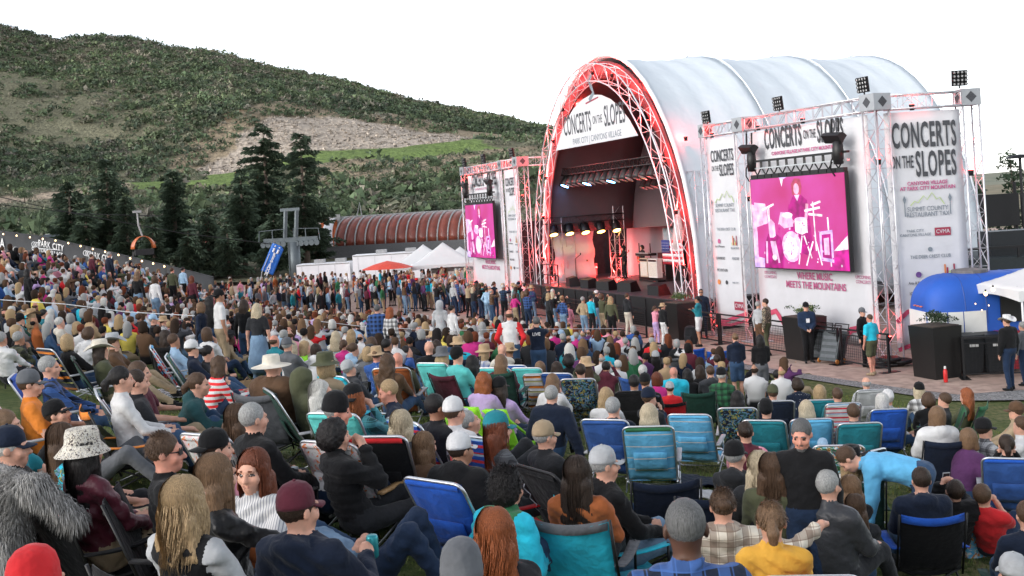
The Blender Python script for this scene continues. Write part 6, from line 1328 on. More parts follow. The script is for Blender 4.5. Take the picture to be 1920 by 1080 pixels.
def strand_mesh(style, L, n, seed=0):
    """loose locks following the head, then falling: ribbons"""
    key = (style, round(L, 2), n, seed)
    if key in STRAND_CACHE: return STRAND_CACHE[key]
    g = np.random.default_rng(seed + 5); Vs, Fs = [], []; top = V3(.091, .105, .102) * (1.03 if style == 'wavy' else 1.0); c = V3(0, -.02, .04)
    for i in range(n):
        a = g.uniform(-2.35, 2.35); el = g.uniform(.15, 1.5); d0 = V3(math.sin(a) * math.cos(el), -math.cos(a) * math.cos(el), math.sin(el))
        P_ = c + d0 * top; ln = (L + .1) * g.uniform(.75, 1.12); seg = 12; pts = [P_]; out = V3(math.sin(a), -math.cos(a), 0); ph = g.uniform(0, 6.28); wob = .012 if style == 'wavy' else .004
        fall = 0.0; e = el
        for k in range(seg):
            st = ln / seg
            if e > -.1: e -= st / .1; q = c + V3(math.sin(a) * math.cos(e), -math.cos(a) * math.cos(e), math.sin(e)) * (top + .004)
            else: q = pts[-1] + V3(0, 0, -st) + out * (.012 * math.sin(k * .9 + ph) * (1.6 if style == 'wavy' else .5)) * .5 + V3(-out[1], out[0], 0) * wob * .7 * math.sin(k * 1.1 + ph)
            pts.append(q)
        b = len(Vs); wd = g.uniform(.0012, .0032); sd = V3(math.cos(a), math.sin(a), 0)
        for k, q in enumerate(pts):
            w_ = wd * (1 - (k / seg) ** 3 * .9); Vs += [q - sd * w_, q + sd * w_ + out * .002]
        Fs += [(b + 2 * k, b + 2 * k + 1, b + 2 * k + 3, b + 2 * k + 2) for k in range(seg)]
    STRAND_CACHE[key] = np_mesh('hair_locks', np.array(Vs), np.array(Fs), [hair_mat('brown')]); return STRAND_CACHE[key]
def tuft_mesh(n, ln, seed=0, curl=0.0):
    key = ('tuft', n, ln, seed, curl)
    if key in STRAND_CACHE: return STRAND_CACHE[key]
    g = np.random.default_rng(seed); Vs, Fs = [], []; top = V3(.086, .1, .1) * (1.28 if curl else 1.0); c = V3(0, -.02, .04)
    for i in range(n):
        a = g.uniform(-2.2, 2.2) if i % 3 else g.uniform(-3.1, 3.1); el = g.uniform(-.35, 1.55) if abs(a) < 2.0 else g.uniform(.75, 1.5)
        d0 = V3(math.sin(a) * math.cos(el), -math.cos(a) * math.cos(el), math.sin(el)); q = c + d0 * top * .98; lay = unit(V3(math.sin(a) * .4, -.4, -.8 if el < .8 else -.1) + g.normal(0, .22, 3)); sd = unit(np.cross(lay, d0)); b = len(Vs); l_ = ln * g.uniform(.6, 1.3); w_ = .0035
        for k in range(4):
            t = k / 3; pt = q + lay * l_ * t + d0 * (.004 * math.sin(t * 3.1) + curl * math.sin(t * 9 + i)) + sd * curl * math.cos(t * 9 + i); Vs += [pt - sd * w_ * (1 - t * .8), pt + sd * w_ * (1 - t * .8)]
        Fs += [(b + 2 * k, b + 2 * k + 1, b + 2 * k + 3, b + 2 * k + 2) for k in range(3)]
    STRAND_CACHE[key] = np_mesh('hair_locks', np.array(Vs), np.array(Fs), [hair_mat('brown')]); return STRAND_CACHE[key]
HAT_CACHE = {}
def hat_mesh(kind):
    if kind in HAT_CACHE: return HAT_CACHE[kind]
    m = MB(); n = 22
    if kind in ('cap', 'capback', 'beanie', 'visor'):
        prof = [(1.0, -.005), (1.0, .02), (.97, .05), (.86, .085), (.62, .113), (.3, .127), (.02, .13)] if kind != 'beanie' else [(.97, -.03), (1.03, -.025), (1.03, .02), (1.0, .03), (.98, .06), (.86, .1), (.6, .13), (.25, .145), (.02, .146)]
        m.lathe([(r, z) for r, z in prof], n, (0, -.018, .035), True, .092, .111)
        if kind != 'beanie':
            sg = -1 if kind == 'capback' else 1
            def bill(u, v):
                a = (u - .5) * 2.0; x = math.sin(a) * .09; y = math.cos(a) * .105; ex = .078 * v * math.cos(a * .75)
                return (x * (1 + .05 * v), -.018 + sg * (y + ex), .036 - .018 * v - .9 * x * x * (1 + v) )
            m.grid(bill, 10, 4, .006); m.lathe([(.01, .128), (.008, .136), (.001, .138)], 6, (0, -.018, .036))
    elif kind in ('cowboy', 'sunhat', 'bucket', 'fedora'):
        bw, cr = {'cowboy': (.105, .125), 'sunhat': (.125, .105), 'bucket': (.06, .105), 'fedora': (.07, .115)}[kind]; b = len(m.v); rings = []
        prof = [(1.0 + bw / .1, -.02 if kind != 'bucket' else -.055), (1.0 + bw / .2, -.004 if kind != 'bucket' else -.02), (1.03, .012), (1.0, .03), (.97, cr * .7), (.88, cr), (.6, cr * 1.02), (.05, cr * (.8 if kind in ('cowboy', 'fedora') else 1.06))]
        for (r, z) in prof:
            for k in range(n):
                a = 2 * math.pi * k / n; x = r * .092 * math.cos(a); y = r * .11 * math.sin(a); zz = z
                if r > 1.05 and kind == 'cowboy': zz += 2.6 * x * x - .9 * y * y * .3
                if kind in ('cowboy', 'fedora') and r < .7 and z > .05: zz -= .02 * (1 - abs(x) / .06)
                m.v.append((x, y - .018, zz + .045))
        for i in range(len(prof) - 1):
            for k in range(n): k2 = (k + 1) % n; m.f.append((b + i * n + k, b + i * n + k2, b + (i + 1) * n + k2, b + (i + 1) * n + k)); m.m.append(0)
        m.f.append(tuple(b + (len(prof) - 1) * n + k for k in range(n))); m.m.append(0)
    HAT_CACHE[kind] = m.mesh('hat', cloth('black'), True); return HAT_CACHE[kind]
def set_mat(o, i, m):
    o.material_slots[i].link = 'OBJECT'; o.material_slots[i].material = m
def glasses(o, H, HR, dark=True):
    m = MB()
    for s in (-1, 1): m.grid(lambda u, v, s=s: (s * .033 + .026 * (u - .5) * 2, .1 - 4.0 * (s * .033 + .026 * (u - .5) * 2) ** 2, .006 + .017 * (v - .5) * 2), 4, 2, .004); m.tube([(s * .06, .085, .012), (s * .078, .0, .012), (s * .08, -.03, .0)], .0035, 4)
    m.tube([(-.012, .1, .012), (.012, .1, .012)], .003, 4)
    q = m.build('sunglasses', PLASTIC_BLACK, o); q.matrix_local = Matrix.Translation(H) @ Matrix(HR.tolist()).to_4x4(); return q

PEOPLE = []; BODY_CACHE = {}
def body_mesh(key, J, h, seed, puff=False, hf=None, **kw):
    if key is not None and key in BODY_CACHE: return BODY_CACHE[key]
    pr = body_prims(J, **kw); a = .0085 if h < .025 else .004
    wr = {1: a, 2: a, 7: a}
    if puff: wr[1] = .006; wr[100] = 'puff'
    V, F, M = sdf_mesh(pr, h, wr, seed, (J['H'], (.1, .125, .14), hf) if hf else None)
    me = np_mesh('person', V, F, [skin_mat('fair'), cloth('grey'), cloth('denim'), cloth('black'), pm('lips', (.4, .18, .14), .5), pm('eye_dark', (.05, .035, .03), .2), hair_mat('darkbrown'), cloth('grey')], M)
    if key is not None: BODY_CACHE[key] = me
    return me
def solve_place(px, py, J, ang, sc, Y=None, plaza=False):
    Hx, Hy, Hz = (rotz(-ang) @ J['H']) * sc; u, v = uv(px, py)
    def root(Yh): return u * Yh - Hx, Yh - Hy
    if Y is None:
        f = lambda Yh: CAMZ + v * Yh - Hz - ground(*root(Yh)); lo = 2.4; step = .4; a = lo; fa = f(a)
        if fa < 0: Y = a
        else:
            while a < 95:
                b = a + step; fb = f(b)
                if fb <= 0:
                    for _ in range(20):
                        c = (a + b) / 2
                        if f(c) > 0: a = c
                        else: b = c
                    Y = (a + b) / 2; break
                a = b
            else: Y = 60
    x, y = root(Y); return x, y, ground(x, y), Y
REPORT = []
def person(px, py, pose='beach', face=0, top='grey', bot='denim', hair=('short', 'brown'), skin='fair', label=None, Y=None, arms=None, sc=1.0, hat=None, sleeve='long', legs='long', hyaw=0, hpitch=0, turn=0, pat=None, bpat=None, shoes='black', fat=1.0, fem=False, hood=False, hoodup=False, vest=None, puff=False, beard=False, skirt=False, glass=False, lean=0.0, jacket=0.0, seat=0.0, group='people in the crowd', key=None, xyz=None, h=None, seed=None, spot=None):
    """face: degrees clockwise from straight away (0 = back to us, 90 = facing right, 180 = towards us)"""
    ang = math.radians(face); seed = len(PEOPLE) if seed is None else seed
    J = skeleton(pose, arms, math.radians(-turn), math.radians(-hyaw), math.radians(hpitch), .93 if fem else 1.0, lean)
    if seat:
        for k_ in ('P', 'W', 'C', 'N', 'H'): J[k_] = J[k_] + V3(0, 0, seat)
        for k_ in ('S', 'E', 'Wr', 'Hp', 'K'): J[k_] = [q + V3(0, 0, seat) for q in J[k_]]
    if xyz is None:
        x, y, z, Yh = solve_place(px, py, J, ang, sc, Y)
        if Y is not None and pose == 'stand' and sc == 1.0:
            sc = min(max((CAMZ + uv(px, py)[1] * Y - z) / J['H'][2], .9), 1.08); x, y, z, Yh = solve_place(px, py, J, ang, sc, Y)
    else: x, y, z = xyz; Yh = y
    hf = None if h else min(max(.0014 * Yh / sc, .0068), .02); h = h or min(max(.0031 * Yh / sc, .0155), .036)
    if hf and hf > .017: hf = None
    me = body_mesh(key, J, h, seed, puff=puff, hf=hf, sleeve=sleeve, legs=legs, fat=fat, female=fem, hood=hood, hoodup=hoodup, vest=vest is not None, face=hf is not None, beard=beard, skirt=skirt, lod=0 if h < .0165 else 1, jacket=jacket)
    o = link('person', me, None, (x, y, z), -ang); o.scale = (sc, sc, sc)
    set_mat(o, 0, skin_mat(skin)); set_mat(o, 1, cloth(top, pat) if pat else cloth(top)); set_mat(o, 2, cloth(bot, bpat) if bpat else cloth(bot)); set_mat(o, 3, cloth(shoes)); set_mat(o, 6, hair_mat(hair[1] if hair else 'brown')); set_mat(o, 7, cloth(vest or top))
    HM = Matrix.Translation(J['H']) @ Matrix(J['HR'].tolist()).to_4x4()
    if hair and not hoodup and hair[0] != 'bald':
        hh = min(max(.0014 * Yh / sc, .0085), .024); L = hair[2] if len(hair) > 2 else .32
        q = link('hair', hair_mesh(hair[0], L, hh, seed), o); q.matrix_local = HM; set_mat(q, 0, hair_mat(hair[1]))
        if Yh < 11 and hair[0] in ('long', 'wavy', 'bob'): q = link('hair_locks', strand_mesh(hair[0], L, int(800 if Yh < 7 else 300), seed % 3), o); q.matrix_local = HM; set_mat(q, 0, hair_mat(hair[1]))
        elif Yh < 8 and hair[0] in ('short', 'curly', 'pony', 'bun') and not hat: q = link('hair_locks', tuft_mesh(900, .024 if hair[0] != 'curly' else .045, seed % 3, .008 if hair[0] == 'curly' else 0), o); q.matrix_local = HM; set_mat(q, 0, hair_mat(hair[1]))
    if hat:
        q = link({'cap': 'baseball_cap', 'capback': 'baseball_cap', 'beanie': 'beanie', 'cowboy': 'cowboy_hat', 'sunhat': 'sun_hat', 'bucket': 'bucket_hat', 'fedora': 'hat'}[hat[0]], hat_mesh(hat[0]), o)
        q.matrix_local = HM @ Matrix.Scale(1.0 if hair and hair[0] in ('long', 'wavy', 'curly', 'bob') else .96, 4); set_mat(q, 0, cloth(hat[1], hat[2] if len(hat) > 2 else None))
    if glass: glasses(o, J['H'], J['HR'])
    tag(o, label, 'person', group); PEOPLE.append((x, y)); o['spot'] = 0
    del o['spot']
    if px is not None:
        p = o.location + Vector((rotz(-ang) @ J['H']).tolist()) * sc; q = project(p); REPORT.append((label, px, py, round(q[0]), round(q[1]), round(Yh, 1)))
    return o, J
# ================================================================== chairs and belongings
CH_ME = {}
def rnd_loop(x, y0, z0, y1, z1, r=.07):
    """U shape: up the left, across the top, down the right, along the line (y0,z0)-(y1,z1)"""
    d = Vector((0, y1 - y0, z1 - z0)); L = d.length; d.normalize(); A = Vector((0, y0, z0)); pts = [A + Vector((-x, 0, 0)), A + d * (L - r) + Vector((-x, 0, 0))]
    for k in range(1, 4): a = k * math.pi / 8 ; pts.append(A + d * (L - r + r * math.sin(a * 1.0)) + Vector((-x + r * (1 - math.cos(a)), 0, 0)))
    pts.append(A + d * L + Vector((-x + r, 0, 0))); pts += [Vector((-p.x, p.y, p.z)) for p in reversed(pts)]
    return pts
def chair_parts(kind):
    if kind in CH_ME: return CH_ME[kind]
    out = []                                           # (name, mesh, slot)   slot: f fabric, m metal, a arm, s second fabric
    def add(name, mb, slot, smooth=True): out.append((name, mb.mesh(name, cloth('blue') if slot in 'fs' else ALU, smooth), slot))
    if kind in ('beach', 'lounge'):
        w = .275; top = .86 if kind == 'beach' else .98; yb = -.53 if kind == 'beach' else -.62
        add('back_frame', MB().tube(rnd_loop(w, -.15, .17, yb, top), .0125, 7), 'm')
        add('seat_frame', MB().tube([(-w, -.2, .17), (-w, .3, .22), (-w + .05, .36, .23), (w - .05, .36, .23), (w, .3, .22), (w, -.2, .17)], .0125, 7), 'm')
        add('rear_leg', MB().tube([(-w - .02, .12, .2), (-w - .02, -.42, .015), (w + .02, -.42, .015), (w + .02, .12, .2)], .012, 7), 'm'); add('front_leg', MB().tube([(-w - .02, -.15, .2), (-w - .02, .3, .015), (w + .02, .3, .015), (w + .02, -.15, .2)], .012, 7), 'm')
        def bk(u, v):
            y = -.16 + (yb + .16) * v; z = .18 + (top - .2) * v; return ((u - .5) * 2 * (w - .012), y - .045 * math.sin(math.pi * v) * (1 - (2 * u - 1) ** 2) - .0 , z + .012 * math.sin(u * 7))
        add('backrest', MB().grid(bk, 8, 10, .006), 'f')
        add('seat', MB().grid(lambda u, v: ((u - .5) * 2 * (w - .012), -.16 + .48 * v, .185 + .03 * v - .05 * math.sin(math.pi * u) * math.sin(math.pi * v)), 6, 6, .006), 'f')
        add('back_pocket', MB().grid(lambda u, v: ((u - .5) * .36, -.16 + (yb + .16) * (.22 + .36 * v) - .055 - .015 * math.sin(math.pi * v), .18 + (top - .2) * (.22 + .36 * v) - .01), 6, 4, .008), 'f')
        add('top_roll', MB().grid(lambda u, v: ((u - .5) * 2 * (w - .03), (yb + .02) + .028 * math.cos(6.283 * v), top - .03 + .03 * math.sin(6.283 * v)), 6, 8), 's')
        for s in (-1, 1):
            add('armrest', MB().grid(lambda u, v, s=s: (s * (w + .03) + (v - .5) * .055, -.3 + .48 * u, .43 - .012 * math.cos(u * 3)), 6, 2, .022), 'a'); add('arm_post', MB().tube([(s * (w + .02), .14, .43), (s * (w + .02), .2, .2)], .011, 6), 'm')
        if kind == 'lounge':
            for s in (-1, 1):
                pts = []
                for k in range(13): v = .12 + .7 * k / 12; pts.append((s * (w if k % 2 else w - .055), -.16 + (yb + .16) * v - .03, .18 + (top - .2) * v))
                add('bungee_lacing', MB().tube(pts, .005, 4), 'w')
    elif kind == 'camp':
        w = .28
        def bk(u, v):
            s = 2 * u - 1; zt = .75 + .035 * s * s; return (s * w * (1 - .04 * (1 - v)), -.2 - .2 * v - .05 * (1 - s * s) * (.4 + v * .6), .23 + (zt - .23) * v)
        add('backrest', MB().grid(bk, 10, 8, .006), 'f'); add('seat', MB().grid(lambda u, v: ((u - .5) * 2 * w, -.2 + .47 * v, .25 - .07 * math.sin(math.pi * u) * (1 - .3 * v)), 8, 6, .006), 'f')
        for s in (-1, 1):
            add('back_post', MB().tube([(s * (w + .012), -.17, .18), (s * (w + .012), -.415, .8)], .0105, 6), 'm'); add('armrest', MB().grid(lambda u, v, s=s: (s * (w + .02) + (v - .5) * .08, -.28 + .55 * u, .45 - .03 * math.sin(math.pi * u)), 6, 3, .008), 's')
            add('front_post', MB().tube([(s * (w + .012), .27, .22), (s * (w + .02), .27, .46)], .0105, 6), 'm')
        for a, b in (((-w, .28, .02), (w, .27, .24)), ((w, .28, .02), (-w, .27, .24)), ((-w, -.34, .02), (w, -.19, .24)), ((w, -.34, .02), (-w, -.19, .24)), ((-w, -.34, .02), (-w, .27, .24)), ((-w, .28, .02), (-w, -.19, .24)), ((w, -.34, .02), (w, .27, .24)), ((w, .28, .02), (w, -.19, .24))): add('leg', MB().tube([a, b], .0095, 6), 'm')
        add('back_band', MB().grid(lambda u, v: ((2 * u - 1) * w * .98, -.395 - .05 * (1 - (2 * u - 1) ** 2) - .006, .7 + .07 * v + .03 * (2 * u - 1) ** 2), 8, 2, .006), 's')
    elif kind == 'floor':
        add('backrest', MB().grid(lambda u, v: ((u - .5) * .56, -.2 - .24 * v - .04 * math.sin(math.pi * u), .05 + .52 * v), 8, 8, .05), 'f'); add('seat', MB().grid(lambda u, v: ((u - .5) * .58, -.22 + .5 * v, .07), 6, 6, .05), 'f')
        for s in (-1, 1): add('side_strap', MB().grid(lambda u, v, s=s: (s * .29, -.36 + .5 * u, .42 - .34 * u + .04 * v), 6, 1, .01), 's')
    elif kind == 'fold':
        w = .22
        for s in (-1, 1): add('side_frame', MB().tube([(s * w, .2, .02), (s * w, -.16, .45), (s * w, -.26, .86)], .011, 6), 'm'); add('leg', MB().tube([(s * w, -.26, .02), (s * w, .2, .45)], .011, 6), 'm')
        add('backrest', MB().grid(lambda u, v: ((u - .5) * 2 * w, -.2 - .06 * v - .03 * math.sin(math.pi * u), .62 + .23 * v), 6, 3, .012), 'f'); add('seat', MB().grid(lambda u, v: ((u - .5) * 2 * w, -.18 + .4 * v, .46), 4, 4, .02), 'f')
    CH_ME[kind] = out; return out
KIND_NAME = dict(beach='beach_chair', camp='camp_chair', lounge='lounge_chair', floor='floor_seat', fold='folding_chair')
def chair(kind, x, y, z, rz, fab, label, pat=None, second=None, metal=None, arm=None, sc=1.0, tilt=0.0):
    o = empty(KIND_NAME[kind], (x, y, z), rz, label, 'chair', 'chairs on the lawn'); o.scale = (sc, sc, sc)
    o.rotation_euler = (tilt, 0, rz)
    f = cloth(fab, pat) if pat else cloth(fab); s = cloth(second) if second else f; mm = metal or (ALU if kind in ('beach', 'lounge') else STEEL_BLACK)
    for name, me, slot in chair_parts(kind):
        q = link(name, me, o); set_mat(q, 0, {'f': f, 's': s, 'm': mm, 'a': arm or PLASTIC_GREY, 'w': WHITE_VINYL}[slot])
    return o
def empty_chair(kind, px, py, face, fab, label, topz=None, Y=None, **kw):
    """placed by the middle of its top edge"""
    tz, ty = {'beach': (.86, -.53), 'camp': (.77, -.42), 'lounge': (.98, -.62), 'floor': (.57, -.44), 'fold': (.85, -.26)}[kind]; J = {'H': V3(0, ty, tz)}; a = math.radians(face); sc = kw.get('sc', 1.0)
    x, y, z, Yh = solve_place(px, py, J, a, sc, Y); return chair(kind, x, y, z, -a, fab, label, **kw)
def pc(px, py, pose, face, top, bot, hair, label, chair_=None, **kw):
    o, J = person(px, py, pose, face, top, bot, hair, label=label, **kw)
    if chair_:
        kind, fab, clab = chair_[:3]; ck = chair_[3] if len(chair_) > 3 else {}
        chair(kind, o.location.x, o.location.y, o.location.z, o.rotation_euler.z, fab, clab, sc=min(1.0, kw.get('sc', 1.0)), **ck)
    return o, J
def lawn_at(px, py):
    u, v = uv(px, py); Y = 3.0
    while Y < 90 and CAMZ + v * Y > ground(u * Y, Y): Y += .05
    return u * Y, Y, ground(u * Y, Y)
def blanket(px, py, w, d, rz, m, label):
    x, y, z = lawn_at(px, py); o = empty('blanket', (x, y, 0), rz, label, 'blanket'); c, s = math.cos(rz), math.sin(rz)
    def fn(u, v):
        lx, ly = (u - .5) * w, (v - .5) * d; gx, gy = x + lx * c - ly * s, y + lx * s + ly * c; return (lx, ly, ground(gx, gy) + .045 + .018 * math.sin(u * 13 + v * 5) * math.sin(v * 11 + u * 3))
    MB().grid(fn, 14, 14, .012).build('cloth_sheet', m, o, True)
def tote(px, py, rz, m, label, w=.36, h=.34, d=.16, trim=None):
    x, y, z = lawn_at(px, py); o = empty('tote_bag', (x, y, z), rz, label, 'bag'); 
    def fn(u, v):
        a = 2 * math.pi * u; k = 1 + .12 * v; ex = lambda q: math.copysign(abs(q) ** .45, q); return (w / 2 * k * ex(math.cos(a)) + .01 * math.sin(v * 9 + a), d / 2 * k * ex(math.sin(a)), h * v)
    MB().grid(fn, 24, 6).build('bag_body', m, o, True); MB().box(-w * .45, w * .45, -d * .4, d * .4, .004, .012).build('base', m, o)
    for s in (-1, 1): MB().tube([(-w * .22, s * d * .52, h * .75), (-w * .2, s * d * .55, h * 1.05), (0, s * d * .5, h * 1.3), (w * .2, s * d * .55, h * 1.05), (w * .22, s * d * .52, h * .75)], .012, 5, flat=.4).build('handle', trim or m, o)
    return o
def lump_bag(px, py, rz, m, label, s=1.0, name='bag', squash=.6):
    x, y, z = lawn_at(px, py); pr = [('c', V3(-.16, 0, .14), V3(.16, 0, .14), .13, .13, 1, .05), ('e', V3(.02, .03, .2), (.2, .13, .1), np.eye(3), 1, .05), ('c', V3(-.22, 0, .08), V3(.22, 0, .08), .075, .075, 1, .05)]
    Vv, Ff, Mm = sdf_mesh(pr, .014, {1: .006}, int(px)); o = empty(name, (x, y, z - .01), rz, label, 'bag'); o.scale = (s, s, s)
    link('bag_body', np_mesh('bag_body', Vv, Ff, [m]), o); MB().tube([(-.12, -.05, .24), (-.08, -.08, .36), (.08, -.08, .36), (.12, -.05, .24)], .014, 6).build('handle', m, o); MB().tube([(-.18, 0, .285), (.18, .02, .3)], .006, 4).build('zip', PLASTIC_BLACK, o)
    return o
def cylinder_thing(name, x, y, z, prof, m, label, cat, cap=None):
    o = empty(name, (x, y, z), 0, label, cat); MB().lathe(prof, 14).build('vessel', m, o, True)
    if cap: MB().lathe(cap[0], 10).build('cap', cap[1], o, True)
    return o
def fur_coat(x, y, z, rz, label):
    o = empty('fur_coat', (x, y, z), rz, label, 'coat')
    pr = [('c', V3(-.2, -.46, .92), V3(.2, -.46, .9), .07, .07, 0, .05), ('c', V3(-.17, -.5, .88), V3(-.19, -.6, .25), .11, .1, 0, .06), ('c', V3(.1, -.5, .86), V3(.1, -.56, .42), .1, .085, 0, .06), ('c', V3(.2, -.42, .9), V3(.3, -.25, .68), .075, .06, 0, .05), ('c', V3(-.18, -.6, .3), V3(-.2, -.62, .08), .1, .07, 0, .05)]
    Vv, Ff, Mm = sdf_mesh(pr, .014, {0: .008}, 3); fm = pm('fur_base', (.24, .23, .22), .9, 0, .5, 14); link('coat_body', np_mesh('coat_body', Vv, Ff, [fm]), o)
    g = np.random.default_rng(4); fc = Vv[Ff].mean(1); nn = np.cross(Vv[Ff[:, 1]] - Vv[Ff[:, 0]], Vv[Ff[:, 2]] - Vv[Ff[:, 0]]); nn /= np.linalg.norm(nn, axis=1, keepdims=True) + 1e-9
    idx = np.repeat(np.arange(len(fc)), 3); c = fc[idx] + g.normal(0, .006, (len(idx), 3)); nv_ = nn[idx]; L = g.uniform(.035, .075, (len(idx), 1)); dn = np.array([0, 0, -1.0])
    sway = np.sin(c[:, :1] * 20 + c[:, 2:] * 9) * .35; t1 = c + (nv_ * .55 + dn * .5 + np.array([1, 0, 0]) * sway) * L * .5; t2 = t1 + (nv_ * .15 + dn * .95 + np.array([1, 0, 0]) * sway) * L * .7
    sd = np.cross(nv_, dn); sd /= np.linalg.norm(sd, axis=1, keepdims=True) + 1e-6; w = .0032
    Vf = np.stack([c - sd * w, c + sd * w, t1 + sd * w * .8, t1 - sd * w * .8, t2], 1).reshape(-1, 3); b = np.arange(len(idx)) * 5
    Fq = np.concatenate([np.stack([b, b + 1, b + 2], 1), np.stack([b, b + 2, b + 3], 1), np.stack([b + 3, b + 2, b + 4], 1)])
    shade = g.uniform(.35, 1.3, (len(idx), 1)) * np.array([[.34, .33, .315]]); patch = (np.sin(c[:, :1] * 13 + c[:, 2:] * 7) > .3); shade = np.where(patch, shade * .5, shade)
    tag(link('fur_pile', np_mesh('fur_pile', Vf, Fq, [M_TINT], smooth=False, col=np.repeat(shade, 5, 0)), o), kind='stuff')
# ================================================================== the people one can pick out, front to back
def B(fab, lab, **k): return ('beach', fab, lab, k)
def K(fab, lab, **k): return ('camp', fab, lab, k)
NAVYCAP = ('cap', 'navy'); I_ = {}
# ---- nearest row
pc(21, 842, 'camp', 75, 'black', 'charcoal', ('short', 'white'), 'person in navy cap and black jacket at the left edge', K('red', 'red camp chair under the navy capped person at left edge'), hat=('cap', 'navy'), jacket=.02, fat=1.1)
bk, _ = pc(160, 846, 'camp', 40, 'maroon', 'khaki', ('long', 'black', .36), 'person in speckled knit bucket hat and maroon top', K('black', 'black camp chair with a grey fur coat over it'), hat=('bucket', 'cream', 'knit'), pat='leather', fem=True)
fur_coat(bk.location.x - .06, bk.location.y - .02, bk.location.z, bk.rotation_euler.z, 'shaggy grey fur coat hung over a black camp chair')
pc(120, 826, 'beach', 60, 'turquoise', 'charcoal', ('long', 'brown', .3), 'person with brown hair and blue tropical shirt behind the bucket hat', pat='tropic', sleeve='short', fem=True)
pc(311, 850, 'camp', 78, 'black', 'charcoal', ('short', 'brown'), 'person in black sweater and sunglasses looking right', K('black', 'black camp chair of the person in sunglasses'), glass=True, skin='ruddy', fat=1.05)
pc(347, 944, 'camp', 25, 'black', 'black', ('wavy', 'blond', .27), 'person with long wavy blond hair, white knit sleeves and black vest', K('black', 'black camp chair under the wavy blond hair'), vest='lightgrey', fem=True)
pc(407, 895, 'camp', 68, 'black', 'darkdenim', ('long', 'lightbrown', .34), 'person with streaked brown hair and black leather jacket reaching right', pat='leather', arms='reach_r', fem=True, hyaw=-25)
pc(406, 843, 'beach', 60, 'pink', 'denim', ('short', 'darkbrown'), 'person in black backward cap and pink shirt', hat=('capback', 'black'))
aub, aJ = pc(474, 884, 'beach', 186, 'white', 'khaki', ('long', 'auburn', .32), 'person with long auburn hair in pinstriped white shirt facing us', pat='pin', fem=True, hyaw=8, hpitch=-4)
mar_, mJ = pc(560, 958, 'beach', 22, 'navy', 'denim', ('short', 'darkbrown'), 'person in maroon cap and dark navy hoodie seen from behind', None, hat=('cap', 'maroon'), hood=True, hyaw=18, jacket=.015, arms='cup')
pc(548, 985, 'lie', 100, 'lightdenim', 'darkdenim', ('short', 'brown'), 'person lying on back with knees raised in dark jeans', hood=True, fat=1.1)
pc(928, 1000, 'beach', 8, 'charcoal', 'black', ('wavy', 'red', .34), 'person with thick wavy red hair at the bottom edge', fem=True)
pc(953, 917, 'ground', 42, 'green', 'denim', ('curly', 'black'), 'person with curly black hair, green vest and floral sleeves', vest='turquoise', jacket=.02, arms='lap')
pc(864, 845, 'ground', 28, 'black', 'denim', ('short', 'darkbrown'), 'person in white mesh cap and black quilted jacket', hat=('cap', 'white'), jacket=.035, skin='tan', hood=True, arms='lap', fat=1.1, hyaw=20)
pc(1134, 873, 'camp', 72, 'black', 'lightdenim', ('short', 'grey'), 'person in light grey cap and black hoodie looking right', K('turquoise', 'turquoise camp chair with grey capped person'), hat=('cap', 'lightgrey'), hood=True, jacket=.015)
pc(1083, 890, 'camp', 18, 'rust', 'charcoal', ('long', 'darkbrown', .34), 'person with long dark brown hair in front turquoise chair', K('turquoise', 'turquoise camp chair holding the long dark brown hair', second='grey'), fem=True)
pc(1285, 992, 'camp', 2, 'navy', 'charcoal', ('buzz', 'darkgrey'), 'person with short greying hair, closest to us at the bottom', skin='dark', pat='plaidb', fat=1.1, seat=.25)
pc(1355, 950, 'beach', 4, 'cream', 'denim', ('bun', 'brown'), 'person in cream and brown plaid flannel with arm round neighbour', pat='plaidbr', arms='around_r', fem=True, hood=True, jacket=.02)
pc(1446, 980, 'beach', 10, 'mustard', 'denim', ('pony', 'lightbrown'), 'person in mustard yellow sweater with brown ponytail', fem=True, seat=.08)
pc(1553, 912, 'camp', 48, 'darkgrey', 'charcoal', ('short', 'grey'), 'person with wavy grey hair and grey leather jacket', pat='leather', jacket=.02, seat=.12)
pc(1592, 918, 'beach', -15, 'black', 'denim', ('long', 'lightbrown', .3), 'person with light brown hair beside the grey leather jacket', fem=True)
pc(1603, 952, 'beach', 12, 'charcoal', 'denim', ('long', 'brown', .3), 'person with brown hair just behind the navy lounge chair', fem=True, sc=.92)
pc(1504, 832, 'stand', 194, 'black', 'darkdenim', ('short', 'darkgrey'), 'person in black button shirt and goatee facing us', beard=True, skin='ruddy', fat=1.12, hyaw=12, hpitch=-16, Y=8.2, jacket=.01)
pc(1447, 880, 'camp', 18, 'olive', 'denim', ('long', 'brown', .24), 'person with brown hair in olive sweater seen from behind', fem=True, fat=1.1, seat=.12)
pc(1425, 876, 'camp', 20, 'charcoal', 'denim', ('long', 'palest', .24), 'person with pale blond hair beside the olive sweater', fem=True, seat=.1)
pc(1597, 866, 'beach', 12, 'white', 'denim', ('wavy', 'blond', .28), 'person in black cowboy hat and white jacket', K('darkgreen', 'dark green camp chair by the black cowboy hat'), hat=('cowboy', 'black'), fem=True, jacket=.02)
pc(1590, 842, 'bend', 292, 'sky', 'denim', ('short', 'brown'), 'person bending over in bright blue jacket and jeans', Y=10.6, jacket=.025)
pc(1727, 902, 'camp', 6, 'navy', 'denim', ('short', 'darkbrown'), 'person in navy sweater with light blue hood', K('black', 'black camp chair with blue cord trim', second='royal'), hood=True, jacket=.02, fat=1.1)
rec_, rJ = pc(1790, 922, 'recline', 8, 'black', 'charcoal', ('short', 'darkbrown'), 'person in black ribbed puffer lying back with a phone', puff=True, jacket=.04, arms='phone')
pc(1843, 930, 'recline', 38, 'red', 'darkdenim', ('short', 'brown'), 'person in red tee lying back with jeans knees up', sleeve='short', arms='face')
